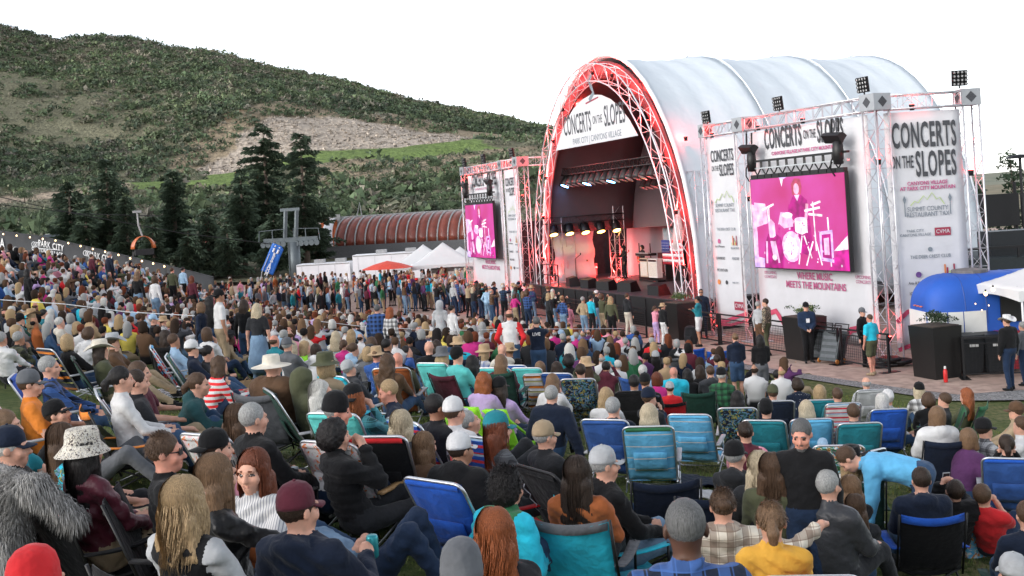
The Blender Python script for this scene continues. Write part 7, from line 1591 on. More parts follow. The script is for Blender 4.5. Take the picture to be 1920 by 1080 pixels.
pc(1818, 823, 'ground', 62, 'purple', 'denim', ('bob', 'lightbrown', .18), 'person in purple jacket with short light brown hair', fem=True, jacket=.02, arms='lap')
pc(1846, 806, 'beach', 80, 'lightgrey', 'denim', ('short', 'darkbrown'), 'person in black cap and grey checked shirt looking right', hat=('cap', 'black'), pat='plaid')
pc(1757, 781, 'camp', 2, 'white', 'charcoal', ('bob', 'lightbrown', .16), 'person in white hooded jacket seen from behind', K('navy', 'navy camp chair under the white hooded jacket'), hood=True, jacket=.03, fem=True)
pc(1888, 836, 'beach', 22, 'black', 'denim', ('pony', 'darkbrown'), 'person with dark tied hair over a blue patterned chair', B('blue', 'blue patterned beach chair at the right edge', second='royal'), arms='face', fem=True)
pc(1926, 968, 'camp', 10, 'navy', 'denim', ('short', 'brown'), 'person in navy sweater cut off by the right edge', K('darkgreen', 'dark green camp chair at the right edge'))
pc(1900, 1080, 'beach', 0, 'grey', 'denim', ('short', 'brown'), 'person in pale cap at the bottom right corner', hat=('cap', 'lightgrey'))
pc(868, 1082, 'beach', 10, 'charcoal', 'denim', ('short', 'grey'), 'person in grey felt cap at the bottom edge', hat=('beanie', 'grey'))
pc(70, 1104, 'beach', 20, 'red', 'black', ('short', 'black'), 'person in red jacket at the bottom left corner', fat=1.15, jacket=.03, hat=('beanie', 'red'))
empty_chair('lounge', 1655, 968, 4, 'navy', 'navy lounge chair with white bungee lacing, empty', Y=5.2, sc=.95)
empty_chair('beach', 1512, 953, 8, 'red', 'bright orange and blue striped beach chair in front of grey leather', pat='bands', second='sky', Y=5.9)
empty_chair('beach', 808, 905, 38, 'royal', 'royal blue beach chair with white frame, empty in front', Y=7.4)
empty_chair('beach', 612, 832, 28, 'white', 'flowered pink and navy beach chair with wooden arms', pat='floral', arm=WOOD, Y=8.2)
empty_chair('beach', 700, 852, 12, 'black', 'black and navy webbed chair with striped seat', second='red', Y=8.4)
empty_chair('camp', 1246, 856, 2, 'navy', 'dark navy camp chair in the middle of the grass, left one', Y=8.9); empty_chair('camp', 1330, 868, 4, 'navy', 'dark navy camp chair in the middle of the grass, right one', Y=8.6)
empty_chair('lounge', 1000, 850, 55, 'black', 'black folding lounger behind the turquoise chairs', Y=8.2, metal=STEEL_BLACK)
# ---- left middle
pc(57, 722, 'beach', 68, 'orange', 'olive', ('short', 'brown'), 'person in orange tee and grey cap with glasses', B('darkgreen', 'dark green low chair under the orange tee'), sleeve='short', hat=('cap', 'grey'), beard=True, fat=1.15, arms='rest')
pc(93, 690, 'beach', 72, 'navy', 'denim', ('short', 'grey'), 'person with silver hair and blue plaid shirt', B('royal', 'royal blue beach chair by the silver haired person'), pat='plaidb')
pc(190, 658, 'beach', 64, 'olive', 'khaki', ('long', 'darkbrown', .3), 'person in white cowboy hat and olive jacket leaning back', B('darkgreen', 'dark green beach chair of the white cowboy hat', metal=STEEL_BLACK), hat=('cowboy', 'cream'), jacket=.02)
pc(213, 643, 'beach', 80, 'brown', 'khaki', ('short', 'brown'), 'person in pale wide hat just beyond the white cowboy hat', hat=('cowboy', 'lightgrey'))
pc(258, 718, 'beach', 66, 'charcoal', 'khaki', ('short', 'darkbrown'), 'person with short brown hair in charcoal tee, arms on rests', B('navy', 'navy beach chair with bright print below the charcoal tee', pat='tropic'), sleeve='short', arms='rest')
pc(262, 700, 'beach', 78, 'maroon', 'denim', ('short', 'brown'), 'person in maroon tee beyond the charcoal tee', sleeve='short', arms='rest')
pc(228, 713, 'camp', 60, 'white', 'denim', ('pony', 'black'), 'person with dark tied hair in white shirt', K('black', 'black and orange camp chair with a paper bag beside', second='orange'), fem=True)
pc(373, 722, 'ground', 78, 'darkteal', 'denim', ('pony', 'brown'), 'person in dark green hoodie with white back print', hood=True, fem=True, jacket=.015)
pc(413, 686, 'ground', 58, 'white', 'darkdenim', ('wavy', 'brown', .26), 'person in red and white striped sweater', pat='stripe', fem=True)
pc(391, 663, 'ground', 76, 'charcoal', 'khaki', ('bun', 'black'), 'person with black bun in dark grey shirt and khaki trousers', fem=True)
pc(433, 636, 'ground', 68, 'khaki', 'denim', ('buzz', 'black'), 'person in beige hoodie with cropped black hair', skin='dark', hood=True)
pc(361, 655, 'beach', 76, 'navy', 'denim', ('short', 'brown'), 'person in white trucker cap and navy shirt', B('green', 'green and blue leaf print beach chair by the white cap', pat='tropic'), hat=('cap', 'white'))
pc(327, 640, 'beach', 72, 'lightblue', 'khaki', ('short', 'brown'), 'person in pale blue shirt on a red and blue chair', B('red', 'red and blue striped beach chair facing right', pat='bluestripe'), skin='tan')
pc(288, 600, 'camp', 80, 'black', 'charcoal', ('short', 'grey'), 'person in pale blue cap and black tee on red chair', K('red', 'red camp chair under the pale blue cap'), hat=('cap', 'lightblue'), sleeve='short', fat=1.15)
pc(307, 603, 'beach', 80, 'white', 'denim', ('short', 'brown'), 'person in straw hat and checked shirt beyond the blue cap', hat=('fedora', 'tan'), pat='plaid')
pc(60, 592, 'beach', 30, 'khaki', 'denim', ('long', 'blond', .3), 'person in tan cowboy hat with long blond hair', hat=('cowboy', 'tan'), fem=True)
pc(38, 600, 'beach', 60, 'darkgreen', 'denim', ('short', 'black'), 'person in black cap and dark green shirt far left', hat=('cap', 'black'))
pc(83, 590, 'beach', 85, 'teal', 'denim', ('short', 'black'), 'person in teal cardigan over orange shirt', vest='teal')
pc(113, 606, 'beach', 76, 'cream', 'denim', ('short', 'white'), 'person with cropped white hair and cream hood', hood=True)
pc(32, 622, 'beach', 80, 'black', 'grey', ('bob', 'blond', .16), 'person with short blond bob on navy print chair', B('navy', 'navy and white print beach chair at far left', pat='dots'), fem=True)
pc(128, 642, 'beach', 40, 'black', 'denim', ('bob', 'blond', .16), 'person with blond bob in front of striped chair', B('navy', 'navy and orange striped beach chair, second from left', pat='bands'), fem=True)
pc(173, 614, 'ground', 118, 'khaki', 'lightgrey', ('long', 'lightbrown', .26), 'child with light brown hair in beige jacket', sc=.75, fem=True)
pc(146, 614, 'ground', 90, 'black', 'denim', ('long', 'blond', .28), 'person with long blond hair in black next to the child', fem=True)
pc(186, 562, 'camp', 88, 'lightgrey', 'charcoal', ('short', 'blond'), 'person in large pale grey shirt leaning forward', lean=-.5, fat=1.2, jacket=.03)
pc(98, 566, 'beach', 76, 'black', 'charcoal', ('short', 'black'), 'heavy person in black jacket left of the pale grey shirt', fat=1.25, jacket=.03, hat=('cap', 'black'))
pc(375, 578, 'stand', 282, 'navy', 'denim', ('bob', 'lightbrown', .2), 'standing person in denim jacket holding a cup', Y=22, arms='cup', fem=True, turn=0)
pc(412, 556, 'stand', 60, 'white', 'khaki', ('short', 'black'), 'standing person in white tee with black vest and black cap', Y=22, vest='white', sleeve='short', skin='tan', hat=('capback', 'black'))
pc(394, 566, 'stand', 40, 'black', 'denim', ('long', 'black', .34), 'standing person with black hair behind the white tee', Y=23, fem=True)
pc(458, 572, 'stand', 20, 'black', 'denim', ('long', 'darkbrown', .45), 'standing person with very long dark hair in black', Y=22.5, fem=True)
pc(482, 580, 'stand', 12, 'charcoal', 'lightdenim', ('wavy', 'palest', .38), 'standing person with long blond hair and denim tied at waist', Y=20.5, fem=True, sleeve='short', skirt=True)
pc(511, 690, 'camp', 25, 'brown', 'charcoal', None, 'person in cream wide brim hat and brown fur', K('grey', 'grey camp chair under the cream wide brim hat'), hat=('sunhat', 'cream'), jacket=.06, fat=1.1, fem=True)
pc(571, 715, 'beach', 66, 'olive', 'denim', None, 'person with olive hood pulled up', B('darkgreen', 'dark green chair back behind the olive hood'), hoodup=True, jacket=.03, fem=True)
pc(603, 738, 'beach', 88, 'white', 'denim', ('long', 'white', .34), 'person with long white hair beside the olive hood', fem=True)
pc(632, 772, 'camp', 74, 'white', 'darkdenim', ('short', 'grey'), 'person in black beanie and white sweater leaning forward', hat=('beanie', 'black'), lean=-.35, fat=1.1, skin='ruddy', hpitch=-8)
pc(664, 750, 'beach', 24, 'darkteal', 'denim', ('bob', 'red', .18), 'person in teal plaid shirt, black cap and red hair', B('aqua', 'pale green chair back beside the teal plaid shirt'), pat='plaidt', hat=('capback', 'black'), fem=True, arms='face')
pc(728, 735, 'ground', 262, 'navy', 'denim', ('short', 'blond'), 'person with short fair hair and navy sweater looking left', hpitch=-10, skin='ruddy')
pc(752, 797, 'ground', 6, 'darkgrey', 'denim', ('long', 'palest', .28), 'person with straight pale blond hair in grey jacket', fem=True, jacket=.015)
pc(797, 836, 'ground', 45, 'brown', 'denim', ('long', 'lightbrown', .3), 'person with light brown hair right of the pale blond', fem=True, sc=.9)
pc(629, 818, 'beach', 62, 'black', 'charcoal', ('curly', 'black'), 'person with curly dark hair in black puffer', puff=True, jacket=.02, fem=True, arms='face')
pc(476, 787, 'camp', 48, 'black', 'charcoal', ('short', 'grey'), 'person with grey hair in black coat holding a drink', K('black', 'black camp chair with wooden arm behind the floral chair'), jacket=.02)
pc(446, 786, 'beach', 30, 'brown', 'denim', ('long', 'brown', .3), 'person with long brown hair left of the grey haired person', B('white', 'white printed beach chair beside green chair', pat='floral'), fem=True)
pc(108, 778, 'recline', 90, 'black', 'grey', ('short', 'darkbrown'), 'person in dark cap reclining with grey trousers', hat=('cap', 'black'), fat=1.05)
pc(12, 800, 'beach', 80, 'teal', 'khaki', ('short', 'lightbrown'), 'person with teal shirt and khaki trousers cut by left edge', sleeve='short')
pc(746, 676, 'beach', 10, 'olive', 'denim', ('bald', 'grey'), 'bald person in olive green hoodie', B('rust', 'orange and brown chair behind the olive hoodie'), hood=True, skin='ruddy', jacket=.015)
pc(727, 680, 'beach', 18, 'brown', 'denim', ('wavy', 'brown', .34), 'person with long brown waves beside the bald person', fem=True)
pc(764, 660, 'recline', 96, 'blue', 'lightdenim', ('short', 'black'), 'person in blue jacket lying back, legs to the right')
pc(695, 660, 'ground', 20, 'darkgrey', 'charcoal', None, 'person with grey hood up seen from behind', hoodup=True, jacket=.03)
pc(664, 656, 'ground', 58, 'lightblue', 'denim', ('bun', 'brown'), 'person with brown bun in pale blue hoodie', hood=True, fem=True)
pc(655, 692, 'recline', 62, 'darkgrey', 'denim', ('short', 'grey'), 'person in pale grey cap and dark grey sweater leaning back', hat=('cap', 'lightgrey'))
pc(548, 652, 'ground', 20, 'white', 'denim', ('long', 'palest', .3), 'person with white blond hair in white tee', fem=True, sleeve='short')
pc(573, 652, 'ground', 80, 'lime', 'denim', ('long', 'blond', .34), 'person with long blond hair in lime yellow top', fem=True)
pc(593, 658, 'ground', 10, 'white', 'denim', ('bob', 'darkbrown', .16), 'person with dark bob in white hooded top', hood=True, fem=True)
pc(612, 686, 'camp', 30, 'khaki', 'denim', ('bob', 'blond', .16), 'person in dark green hat over turquoise chair', K('turquoise', 'turquoise camp chair left of the orange bag'), hat=('fedora', 'olive'), fem=True)
pc(515, 640, 'beach', 40, 'teal', 'denim', ('fringe', 'brown'), 'person with red neck and teal shirt', skin='ruddy')
pc(539, 648, 'beach', 30, 'grey', 'denim', ('short', 'grey'), 'person in grey cap beside the teal shirt', hat=('cap', 'grey'))
pc(630, 632, 'beach', 20, 'cream', 'denim', ('long', 'palest', .3), 'person with pale hair in yellow print blouse', pat='abstract', fem=True)
pc(659, 628, 'beach', 20, 'black', 'denim', ('long', 'blond', .3), 'person with golden hair in black by the magenta top', fem=True)
pc(645, 648, 'beach', 20, 'magenta', 'denim', ('pony', 'brown'), 'person in magenta top among blond neighbours', fem=True, sc=.9)
pc(726, 648, 'beach', 55, 'black', 'denim', ('short', 'black'), 'person with black hair looking right in black jacket', skin='tan')
pc(707, 580, 'stand', 4, 'navy', 'darkdenim', ('short', 'darkgrey'), 'standing person in blue checked shirt', Y=26, pat='plaidb', fat=1.1, jacket=.02)
pc(732, 590, 'stand', 40, 'white', 'black', ('wavy', 'red', .34), 'standing person with long red hair and pale plaid shirt', Y=25.5, pat='plaid', fem=True)
pc(812, 632, 'beach', 20, 'blue', 'denim', ('short', 'grey'), 'person in straw hat and dark blue shirt', B('brown', 'chair with a brown coat hung over it'), hat=('sunhat', 'tan'))
pc(830, 668, 'beach', 25, 'aqua', 'denim', ('long', 'blond', .26), 'person in grey felt hat with blond hair', B('aqua', 'pale green beach chair of the felt hat'), hat=('fedora', 'grey'), fem=True)
pc(858, 668, 'camp', 45, 'aqua', 'denim', ('short', 'black'), 'person in mint sweater and black cap', K('maroon', 'maroon camp chair of the mint sweater'), hat=('cap', 'black'))
pc(887, 682, 'beach', 30, 'white', 'denim', ('long', 'black', .34), 'person with long black hair beside the mint sweater', fem=True)
pc(818, 765, 'beach', 50, 'charcoal', 'denim', ('short', 'black'), 'person with black hair over blue striped chairs', B('royal', 'blue and white striped beach chair, left of the pair', pat='rwb'), skin='tan')
pc(852, 774, 'beach', 40, 'white', 'denim', ('short', 'brown'), 'person in plain white cap beside the striped blue chairs', hat=('cap', 'white'))
pc(880, 792, 'recline', 70, 'black', 'charcoal', ('short', 'grey'), 'person with grey hair in black jacket leaning right')
empty_chair('beach', 882, 818, 40, 'royal', 'blue and white striped beach chair, right of the pair', pat='rwb', Y=9.4)
# ---- middle and right
o_, J_ = pc(955, 591, 'stand', 6, 'white', 'denim', ('fringe', 'brown'), 'standing bald person in white shirt with red sleeves', Y=22.5, vest='red', skin='ruddy', fat=1.12, arms='pockets')
liv, lJ = pc(1006, 604, 'stand', 8, 'navy', 'denim', ('short', 'darkgrey'), 'standing person in navy tee photographing the stage', Y=22.8, sleeve='short', arms='phone', fat=1.08)
t_ = text(liv, 'LIVE', (0, -.158, 1.36), .1, M_LETW, off=.002)
pc(908, 716, 'ground', 32, 'lavender', 'denim', ('wavy', 'red', .26), 'person with red hair on the left lime seat', ('floor', 'lime', 'lime green floor seat, left of the pair', {}), fem=True)
pc(938, 728, 'legsout', 34, 'lavender', 'darkdenim', ('long', 'darkbrown', .26), 'person in dark cap on the right lime seat', ('floor', 'lime', 'lime green floor seat, right of the pair', {}), fem=True, hat=('cap', 'black'), arms='lap')
pc(1037, 717, 'ground', 32, 'white', 'denim', ('long', 'lightbrown', .3), 'person with light brown hair in white behind the puffer vest', fem=True, arms='chin')
pc(1035, 742, 'ground', 24, 'navy', 'denim', ('short', 'grey'), 'person with grey hair in dark puffer vest', puff=True, jacket=.035, arms='lean_r')
pc(1089, 697, 'beach', 12, 'white', 'denim', ('short', 'darkbrown'), 'person in black and white plaid shirt', B('navy', 'navy leaf print beach chair with white frame, middle', pat='tropic'), pat='plaid', fat=1.1)
pc(1137, 744, 'ground', 18, 'white', 'denim', ('long', 'blond', .26), 'person with blond hair in white left of navy hoodie', fem=True)
pc(1150, 766, 'beach', 22, 'navy', 'denim', ('short', 'grey'), 'person with grey cropped hair in navy hoodie', B('blue', 'large blue canvas beach chair beside the navy hoodie'), hood=True, jacket=.02)
pc(934, 806, 'camp', 66, 'grey', 'charcoal', ('long', 'auburn', .34), 'person in white and teal cap with long auburn hair', K('red', 'red camp chair of the plaid shirt and teal cap'), pat='plaid', hat=('cap', 'teal'), fem=True)
pc(1022, 820, 'beach', 58, 'charcoal', 'denim', ('short', 'grey'), 'person in tan cap and charcoal jacket', hat=('cap', 'khaki'), jacket=.015)
pc(1189, 719, 'beach', 8, 'white', 'denim', ('short', 'black'), 'person with black hair in plain white shirt', B('black', 'black chair beside the plain white shirt', metal=STEEL_BLACK), skin='tan')
pc(1210, 717, 'beach', 20, 'black', 'denim', ('short', 'brown'), 'person in black cap right of the white shirt', hat=('cap', 'black'))
pc(1232, 711, 'ground', 10, 'magenta', 'denim', ('bob', 'auburn', .18), 'person with red bob in pink top', fem=True)
pc(1263, 700, 'beach', 8, 'turquoise', 'denim', ('bald', 'grey'), 'bald person in bright turquoise jacket', hood=True, skin='ruddy', jacket=.03, fat=1.1)
pc(1256, 729, 'camp', 5, 'red', 'denim', ('short', 'brown'), 'child in pale cap on a red and black chair', K('red', 'red and black camp chair behind the turquoise jacket', second='black'), hat=('cap', 'lightgrey'), sc=.8)
pc(1218, 747, 'beach', 55, 'charcoal', 'denim', ('short', 'brown'), 'person in navy cap looking at a phone', hat=('cap', 'navy'), arms='chin')
pc(1217, 778, 'beach', 10, 'darkgreen', 'denim', ('bob', 'palest', .22), 'person with pale blond bob in green sweater', B('sky', 'green topped blue striped beach chair', pat='bluestripe', second='green'), fem=True)
pc(1137, 690, 'ground', 15, 'maroon', 'olive', ('short', 'black'), 'person in burgundy hoodie holding up a phone', arms='phone', hood=True, skin='tan')
pc(1186, 662, 'beach', 5, 'maroon', 'denim', ('pony', 'blond'), 'person with blond ponytail in dark red hoodie', hood=True, fem=True)
pc(1229, 670, 'beach', 0, 'black', 'denim', ('long', 'black', .4), 'person with long black hair and white cap, middle right', hat=('cap', 'lightgrey'), fem=True)
pc(1045, 692, 'ground', 30, 'charcoal', 'denim', ('long', 'darkbrown', .36), 'person with long dark hair resting chin on hand', arms='chin', fem=True)
pc(1067, 677, 'beach', 20, 'black', 'denim', ('curly', 'black'), 'person with curly black hair right of long dark hair', fem=True)
pc(1013, 690, 'beach', 10, 'olive', 'denim', ('bob', 'lightbrown', .18), 'person with light brown hair over the striped sling chair', B('white', 'orange and white striped sling chair', pat='bands'), fem=True, sc=.9)
pc(1332, 698, 'beach', 2, 'darkgrey', 'denim', ('short', 'brown'), 'person in dark grey hoodie with back print', hood=True)
pc(1289, 703, 'ground', 0, 'black', 'denim', ('long', 'black', .4), 'person with long straight black hair left of the grey hoodie', fem=True)
pc(1312, 696, 'ground', 350, 'black', 'denim', ('long', 'darkbrown', .36), 'person in black with dark brown hair beside the grey hoodie', fem=True)
pc(1344, 676, 'beach', 350, 'grey', 'denim', ('short', 'darkbrown'), 'person in grey plaid shirt right of the grey hoodie', pat='plaidb')
pc(1379, 642, 'stand', 2, 'navy', 'denim', ('bun', 'lightbrown'), 'standing person in navy hoodie and denim shorts', Y=24, hood=True, legs='short', fem=True, fat=1.1, arms='front')
pc(1425, 645, 'stand', 358, 'black', 'grey', ('long', 'black', .45), 'standing person with very long black hair and black sweater', Y=23.6, legs='short', fem=True, arms='front')
pc(1458, 705, 'ground', 40, 'black', 'black', ('short', 'black'), 'person crouching in black with a small pack', lean=-.3)
pc(1495, 722, 'ground', 2, 'navy', 'denim', ('curly', 'darkbrown'), 'person with big brown curls and dotted navy blouse', pat='dots', fem=True)
pc(1537, 736, 'beach', 10, 'aqua', 'denim', ('bob', 'blond', .16), 'person with tousled blond hair on teal towel chair', B('teal', 'teal towel draped beach chair'), fem=True)
pc(1624, 719, 'beach', 4, 'lightgrey', 'denim', ('fringe', 'grey'), 'person with thinning grey hair in pale grey tee', B('lightgrey', 'pale grey beach chair of the grey tee'), sleeve='short', fat=1.1)
pc(1665, 748, 'beach', 8, 'lightgrey', 'denim', ('short', 'white'), 'person in white cap right of the pale grey tee', hat=('cap', 'white'))
pc(1723, 732, 'ground', 356, 'white', 'denim', ('long', 'palest', .28), 'person in black cap with blond hair and checked shirt', hat=('cap', 'black'), pat='plaid', fem=True)
pc(1741, 751, 'ground', 20, 'black', 'denim', ('curly', 'brown'), 'person with brown curls in black beside the checked shirt', fem=True)
pc(1770, 752, 'beach', 290, 'charcoal', 'denim', ('short', 'brown'), 'person with short brown hair turned left, green chair', K('green', 'green camp chair left of the curly red hair'))
pc(1811, 742, 'beach', 308, 'olive', 'denim', ('wavy', 'red', .4), 'person with long curly red hair and olive jacket', K('green', 'green camp chair under the curly red hair'), fem=True)
pc(1512, 768, 'beach', 6, 'lightblue', 'denim', ('long', 'palest', .26), 'person with blond hair in bright blue chair', B('sky', 'bright blue beach chair with blond hair above'), fem=True)
pc(1398, 812, 'beach', 12, 'maroon', 'denim', ('bun', 'darkbrown'), 'person with dark bun in plum vest', vest='pink', fem=True)
pc(1379, 856, 'camp', 40, 'charcoal', 'denim', ('short', 'grey'), 'person in black logo cap and charcoal hoodie', hat=('cap', 'black'), hood=True)
pc(1383, 749, 'beach', 14, 'aqua', 'denim', ('long', 'black', .4), 'person with long black hair and pale green top', B('navy', 'navy floral beach chair with white tube frame', pat='tropic'), fem=True)
pc(1449, 738, 'beach', 6, 'white', 'denim', ('short', 'brown'), 'person in olive cap behind the navy chair', B('navy', 'plain navy beach chair with white frame'), hat=('cap', 'olive'))
pc(1437, 770, 'beach', 20, 'black', 'denim', ('short', 'black'), 'person in black beanie over a teal chair', B('teal', 'teal canvas beach chair, left of bright blue chair'), hat=('beanie', 'black'))
pc(1543, 838, 'ground', 20, 'lightblue', 'denim', ('short', 'blond'), 'child in pale blue cap beside a bright towel', sc=.72, hat=('cap', 'lightblue'))
pc(1914, 800, 'beach', 300, 'white', 'denim', ('short', 'brown'), 'person in white sweater at the right edge')
pc(1904, 772, 'beach', 300, 'khaki', 'denim', ('short', 'brown'), 'person in brown cap on red striped chair at right', B('white', 'red white and blue striped beach chair at right', pat='rwb'), hat=('cap', 'brown'))
pc(1570, 742, 'beach', 4, 'teal', 'denim', ('short', 'brown'), 'person hidden behind the red striped chair', B('white', 'red white and blue striped beach chair in the middle', pat='rwb'))
pc(1654, 752, 'beach', 4, 'grey', 'denim', ('bob', 'white', .14), 'person with white hair behind the blue beach chair', B('royal', 'royal blue beach chair with pillow, right of grey tee'))
pc(1600, 775, 'beach', 6, 'grey', 'denim', ('short', 'brown'), 'person mostly hidden behind the bending blue jacket', B('teal', 'teal beach chair behind the bending blue jacket'))
empty_chair('beach', 1290, 757, 20, 'sky', 'light blue striped beach chair on open grass', pat='bluestripe', Y=13.4)
empty_chair('beach', 1630, 842, 330, 'navy', 'dark chair with bright stripes right of the bending person', pat='bands', Y=11.4)
empty_chair('beach', 1572, 838, 12, 'green', 'green and blue towel over a chair left of the bending person', pat='abstract', Y=11.8)
for i_, (x_, y_, f_, c_, l_) in enumerate(((1302, 655, 4, 'royal', 'blue camp chair row, first near the plaza'), (1345, 660, 4, 'royal', 'blue camp chair row, second near the plaza'), (1262, 672, 2, 'grey', 'grey camp chair near the plaza'), (1130, 632, 8, 'darkgreen', 'dark green camp chair behind the stage watchers'), (1180, 636, 6, 'darkgreen', 'dark green camp chair right of another green one'), (1085, 640, 8, 'black', 'black camp chair behind the photographer'), (1310, 738, 8, 'darkgreen', 'dark green camp chair with white logo'))):
    empty_chair('camp', x_, y_, f_, c_, l_)
for x_, y_, f_, fab, lab, kk in ((925, 690, 20, 'aqua', 'mint sling chair, farthest of the sling row', {}), (958, 685, 22, 'blue', 'plain blue sling chair beside the mint ones', {}), (986, 690, 22, 'aqua', 'mint sling chair in the middle of the row', {}), (1042, 700, 24, 'blue', 'denim blue sling chair at the row end', {}), (620, 705, 40, 'turquoise', 'turquoise chair behind white haired person', {}), (975, 640, 15, 'yellow', 'pale yellow sling chair behind the photographer', {})):
    empty_chair('beach', x_, y_, f_, fab, lab, **kk)
# ---- plaza
pc(1228, 580, 'stand', 60, 'pink', 'lavender', ('pony', 'brown'), 'child in pink top and lilac trousers on the plaza', Y=39.6, sc=.82, fem=True, arms='face')
pc(1243, 575, 'stand', 70, 'black', 'white', ('short', 'brown'), 'person in straw hat, dark jacket and white trousers on the plaza', Y=38.8, hat=('fedora', 'tan'), jacket=.02)
pc(1307, 562, 'stand', 300, 'teal', 'white', ('pony', 'black'), 'person in teal jacket and white shorts by the planter', Y=38.3, legs='short', skin='tan', fem=True, arms='crossed')
pc(1314, 541, 'stand', 190, 'navy', 'navy', ('buzz', 'black'), 'guard in dark suit and sunglasses by the stage corner', Y=40.6, glass=True, skin='tan')
pc(1422, 572, 'stand', 60, 'lightgrey', 'brown', ('short', 'grey'), 'person in grey sweater leaning to the camouflage jacket', Y=35.6, fem=True)
pc(1434, 562, 'stand', 300, 'khaki', 'olive', ('short', 'darkbrown'), 'person in camouflage jacket on the plaza', Y=35.2, pat='camo', jacket=.02)
o_, J_ = pc(1511, 576, 'stand', 182, 'darkdenim', 'black', ('short', 'grey'), 'guard in blue jacket and black cap facing us', Y=33.2, hat=('cap', 'black'), arms='front', jacket=.02, fat=1.1)
MB().box(-.05, .05, .16, .168, 1.18, 1.3).build('badge', WHITE_VINYL, o_)
pc(1617, 586, 'stand', 140, 'black', 'black', ('short', 'brown'), 'person in black with grey cap leaning behind the fence', Y=31.8, hat=('cap', 'grey'))
pc(1630, 597, 'stand', 330, 'turquoise', 'olive', ('buzz', 'brown'), 'person in turquoise tee and khaki shorts by the fence', Y=30.3, sleeve='short', legs='short', skin='ruddy', fat=1.15, shoes='khaki')
pc(1887, 600, 'stand', 335, 'black', 'darkdenim', ('short', 'brown'), 'person in white cowboy hat, dark jacket with tan yoke', Y=26.9, hat=('cowboy', 'white'), fat=1.1, jacket=.02)
pc(1916, 612, 'stand', 330, 'grey', 'darkdenim', ('short', 'grey'), 'person in grey jacket cut by the right edge of the plaza', Y=27.4)
# ---- band
def on_stage(x, y, **kw):
    p = FS @ Vector((x, y, DECK)); o, J = person(None, None, xyz=(p.x, p.y, DECK), **kw); return o
s1 = on_stage(-6.2, 4.4, pose='stand', face=262, top='black', bot='black', hair=('long', 'black', .2), label='singer in black at the microphone on stage', arms='cup', hat=('fedora', 'black'), h=.022)
s2 = on_stage(-8.6, 3.0, pose='stand', face=240, top='black', bot='charcoal', hair=('long', 'black', .3), label='guitarist in dark clothes at the left of the stage', arms='front', h=.025)
s3 = on_stage(-5.6, 5.2, pose='stand', face=250, top='charcoal', bot='black', hair=('curly', 'darkbrown'), label='guitarist in dark clothes behind the singer', arms='front', h=.025)
for s_, cc_, lab_ in ((s2, (.5, .4, .3), 'pale electric guitar held by the left guitarist'), (s3, (.3, .06, .03), 'red electric guitar behind the singer')):
    g_ = empty('electric_guitar', s_.location + Vector((0, 0, 1.02)), s_.rotation_euler.z, lab_, 'guitar'); 
    b_ = MB(); b_.poly([(x, .2, z) for x, z in ((-.05, -.18), (.1, -.2), (.2, -.1), (.17, .02), (.22, .12), (.1, .16), (-.02, .1), (-.1, .16), (-.18, .05), (-.16, -.1))], .05); b_.build('body', pm('guitar_' + lab_.split()[0], cc_, .3), g_); MB().box(-.75, -.1, .2, .23, .0, .05).build('neck', WOOD, g_); MB().box(-.92, -.75, .2, .225, -.02, .07).build('headstock', WOOD, g_)
# ---- belongings
blanket(318, 742, 1.5, 1.3, .5, cloth('white', 'check'), 'navy and white checked blanket over legs at left')
blanket(985, 800, 1.3, 1.0, .2, cloth('red'), 'red blanket on the grass by the puffer vest')
blanket(835, 770, 1.5, 1.0, .2, cloth('cream', 'abstract'), 'pale patterned blanket in front of the lime seats')
blanket(500, 765, 1.2, .8, .3, cloth('lightgrey'), 'white blanket beside the paper bag'); blanket(1100, 672, 1.3, .8, .1, cloth('green'), 'green blanket among the middle seats')
blanket(1300, 905, .7, .6, .3, cloth('navy'), 'crumpled navy jacket lying on the grass')
lump_bag(785, 745, .2, cloth('orange'), 'bright orange bag hanging at a chair', .95); lump_bag(760, 722, .1, cloth('orange'), 'second orange bag behind the first', .8)
tote(216, 770, .3, cloth('tan'), 'brown paper bag between chairs at left', .26, .4, .14); tote(1836, 1040, .35, cloth('sky', 'abstract'), 'blue printed tote bag at the lower right', .42, .4, .18, cloth('royal')); tote(1466, 838, -.2, cloth('red', 'plaidb'), 'red and navy tote bag between chairs', .3, .36, .14); tote(465, 735, .2, cloth('tan'), 'crumpled paper bag on the white blanket', .24, .2, .14)
lump_bag(1135, 1062, .3, cloth('black'), 'black backpack lying on the grass at the bottom', 1.1, 'backpack')
x_, y_, z_ = lawn_at(1082, 1075); cylinder_thing('water_bottle', x_ - .12, y_ - .1, z_, [(.035, 0), (.037, .01), (.037, .17), (.02, .2)], ALU, 'silver water bottle beside the black backpack', 'bottle', ([(.02, .2), (.02, .23)], PLASTIC_BLACK))
p_ = mar_.location + Vector((rotz(mar_.rotation_euler.z) @ (mJ['Wr'][1] + V3(-.02, .1, -.04))).tolist()); cylinder_thing('drink_can', p_.x, p_.y, p_.z, [(.028, 0), (.033, .012), (.033, .11), (.028, .122)], pm('can_teal', (.03, .3, .34), .3, .5), 'teal drink can held by the maroon capped person', 'can')
o_ = empty('envelope_bag', aub.location + Vector((rotz(aub.rotation_euler.z) @ V3(-.04, .3, .5)).tolist()), -.1, 'rust orange flat bag on the lap of the auburn haired person', 'bag'); o_.rotation_euler = (-.35, 0, -.2); MB().grid(lambda u, v: ((u - .5) * .27, .012 * math.sin(u * 3), (v - .5) * .19), 6, 4, .03).build('bag_body', cloth('rust'), o_, True); MB().grid(lambda u, v: ((u - .5) * .272, -.035, .01 + .085 * v), 6, 2, .006).build('flap', cloth('rust'), o_, True)
def hand_mid(o, J): return o.location + Vector((rotz(o.rotation_euler.z) @ ((J['Wr'][0] + J['Wr'][1]) / 2 + V3(0, .05, .06))).tolist()) * o.scale.x
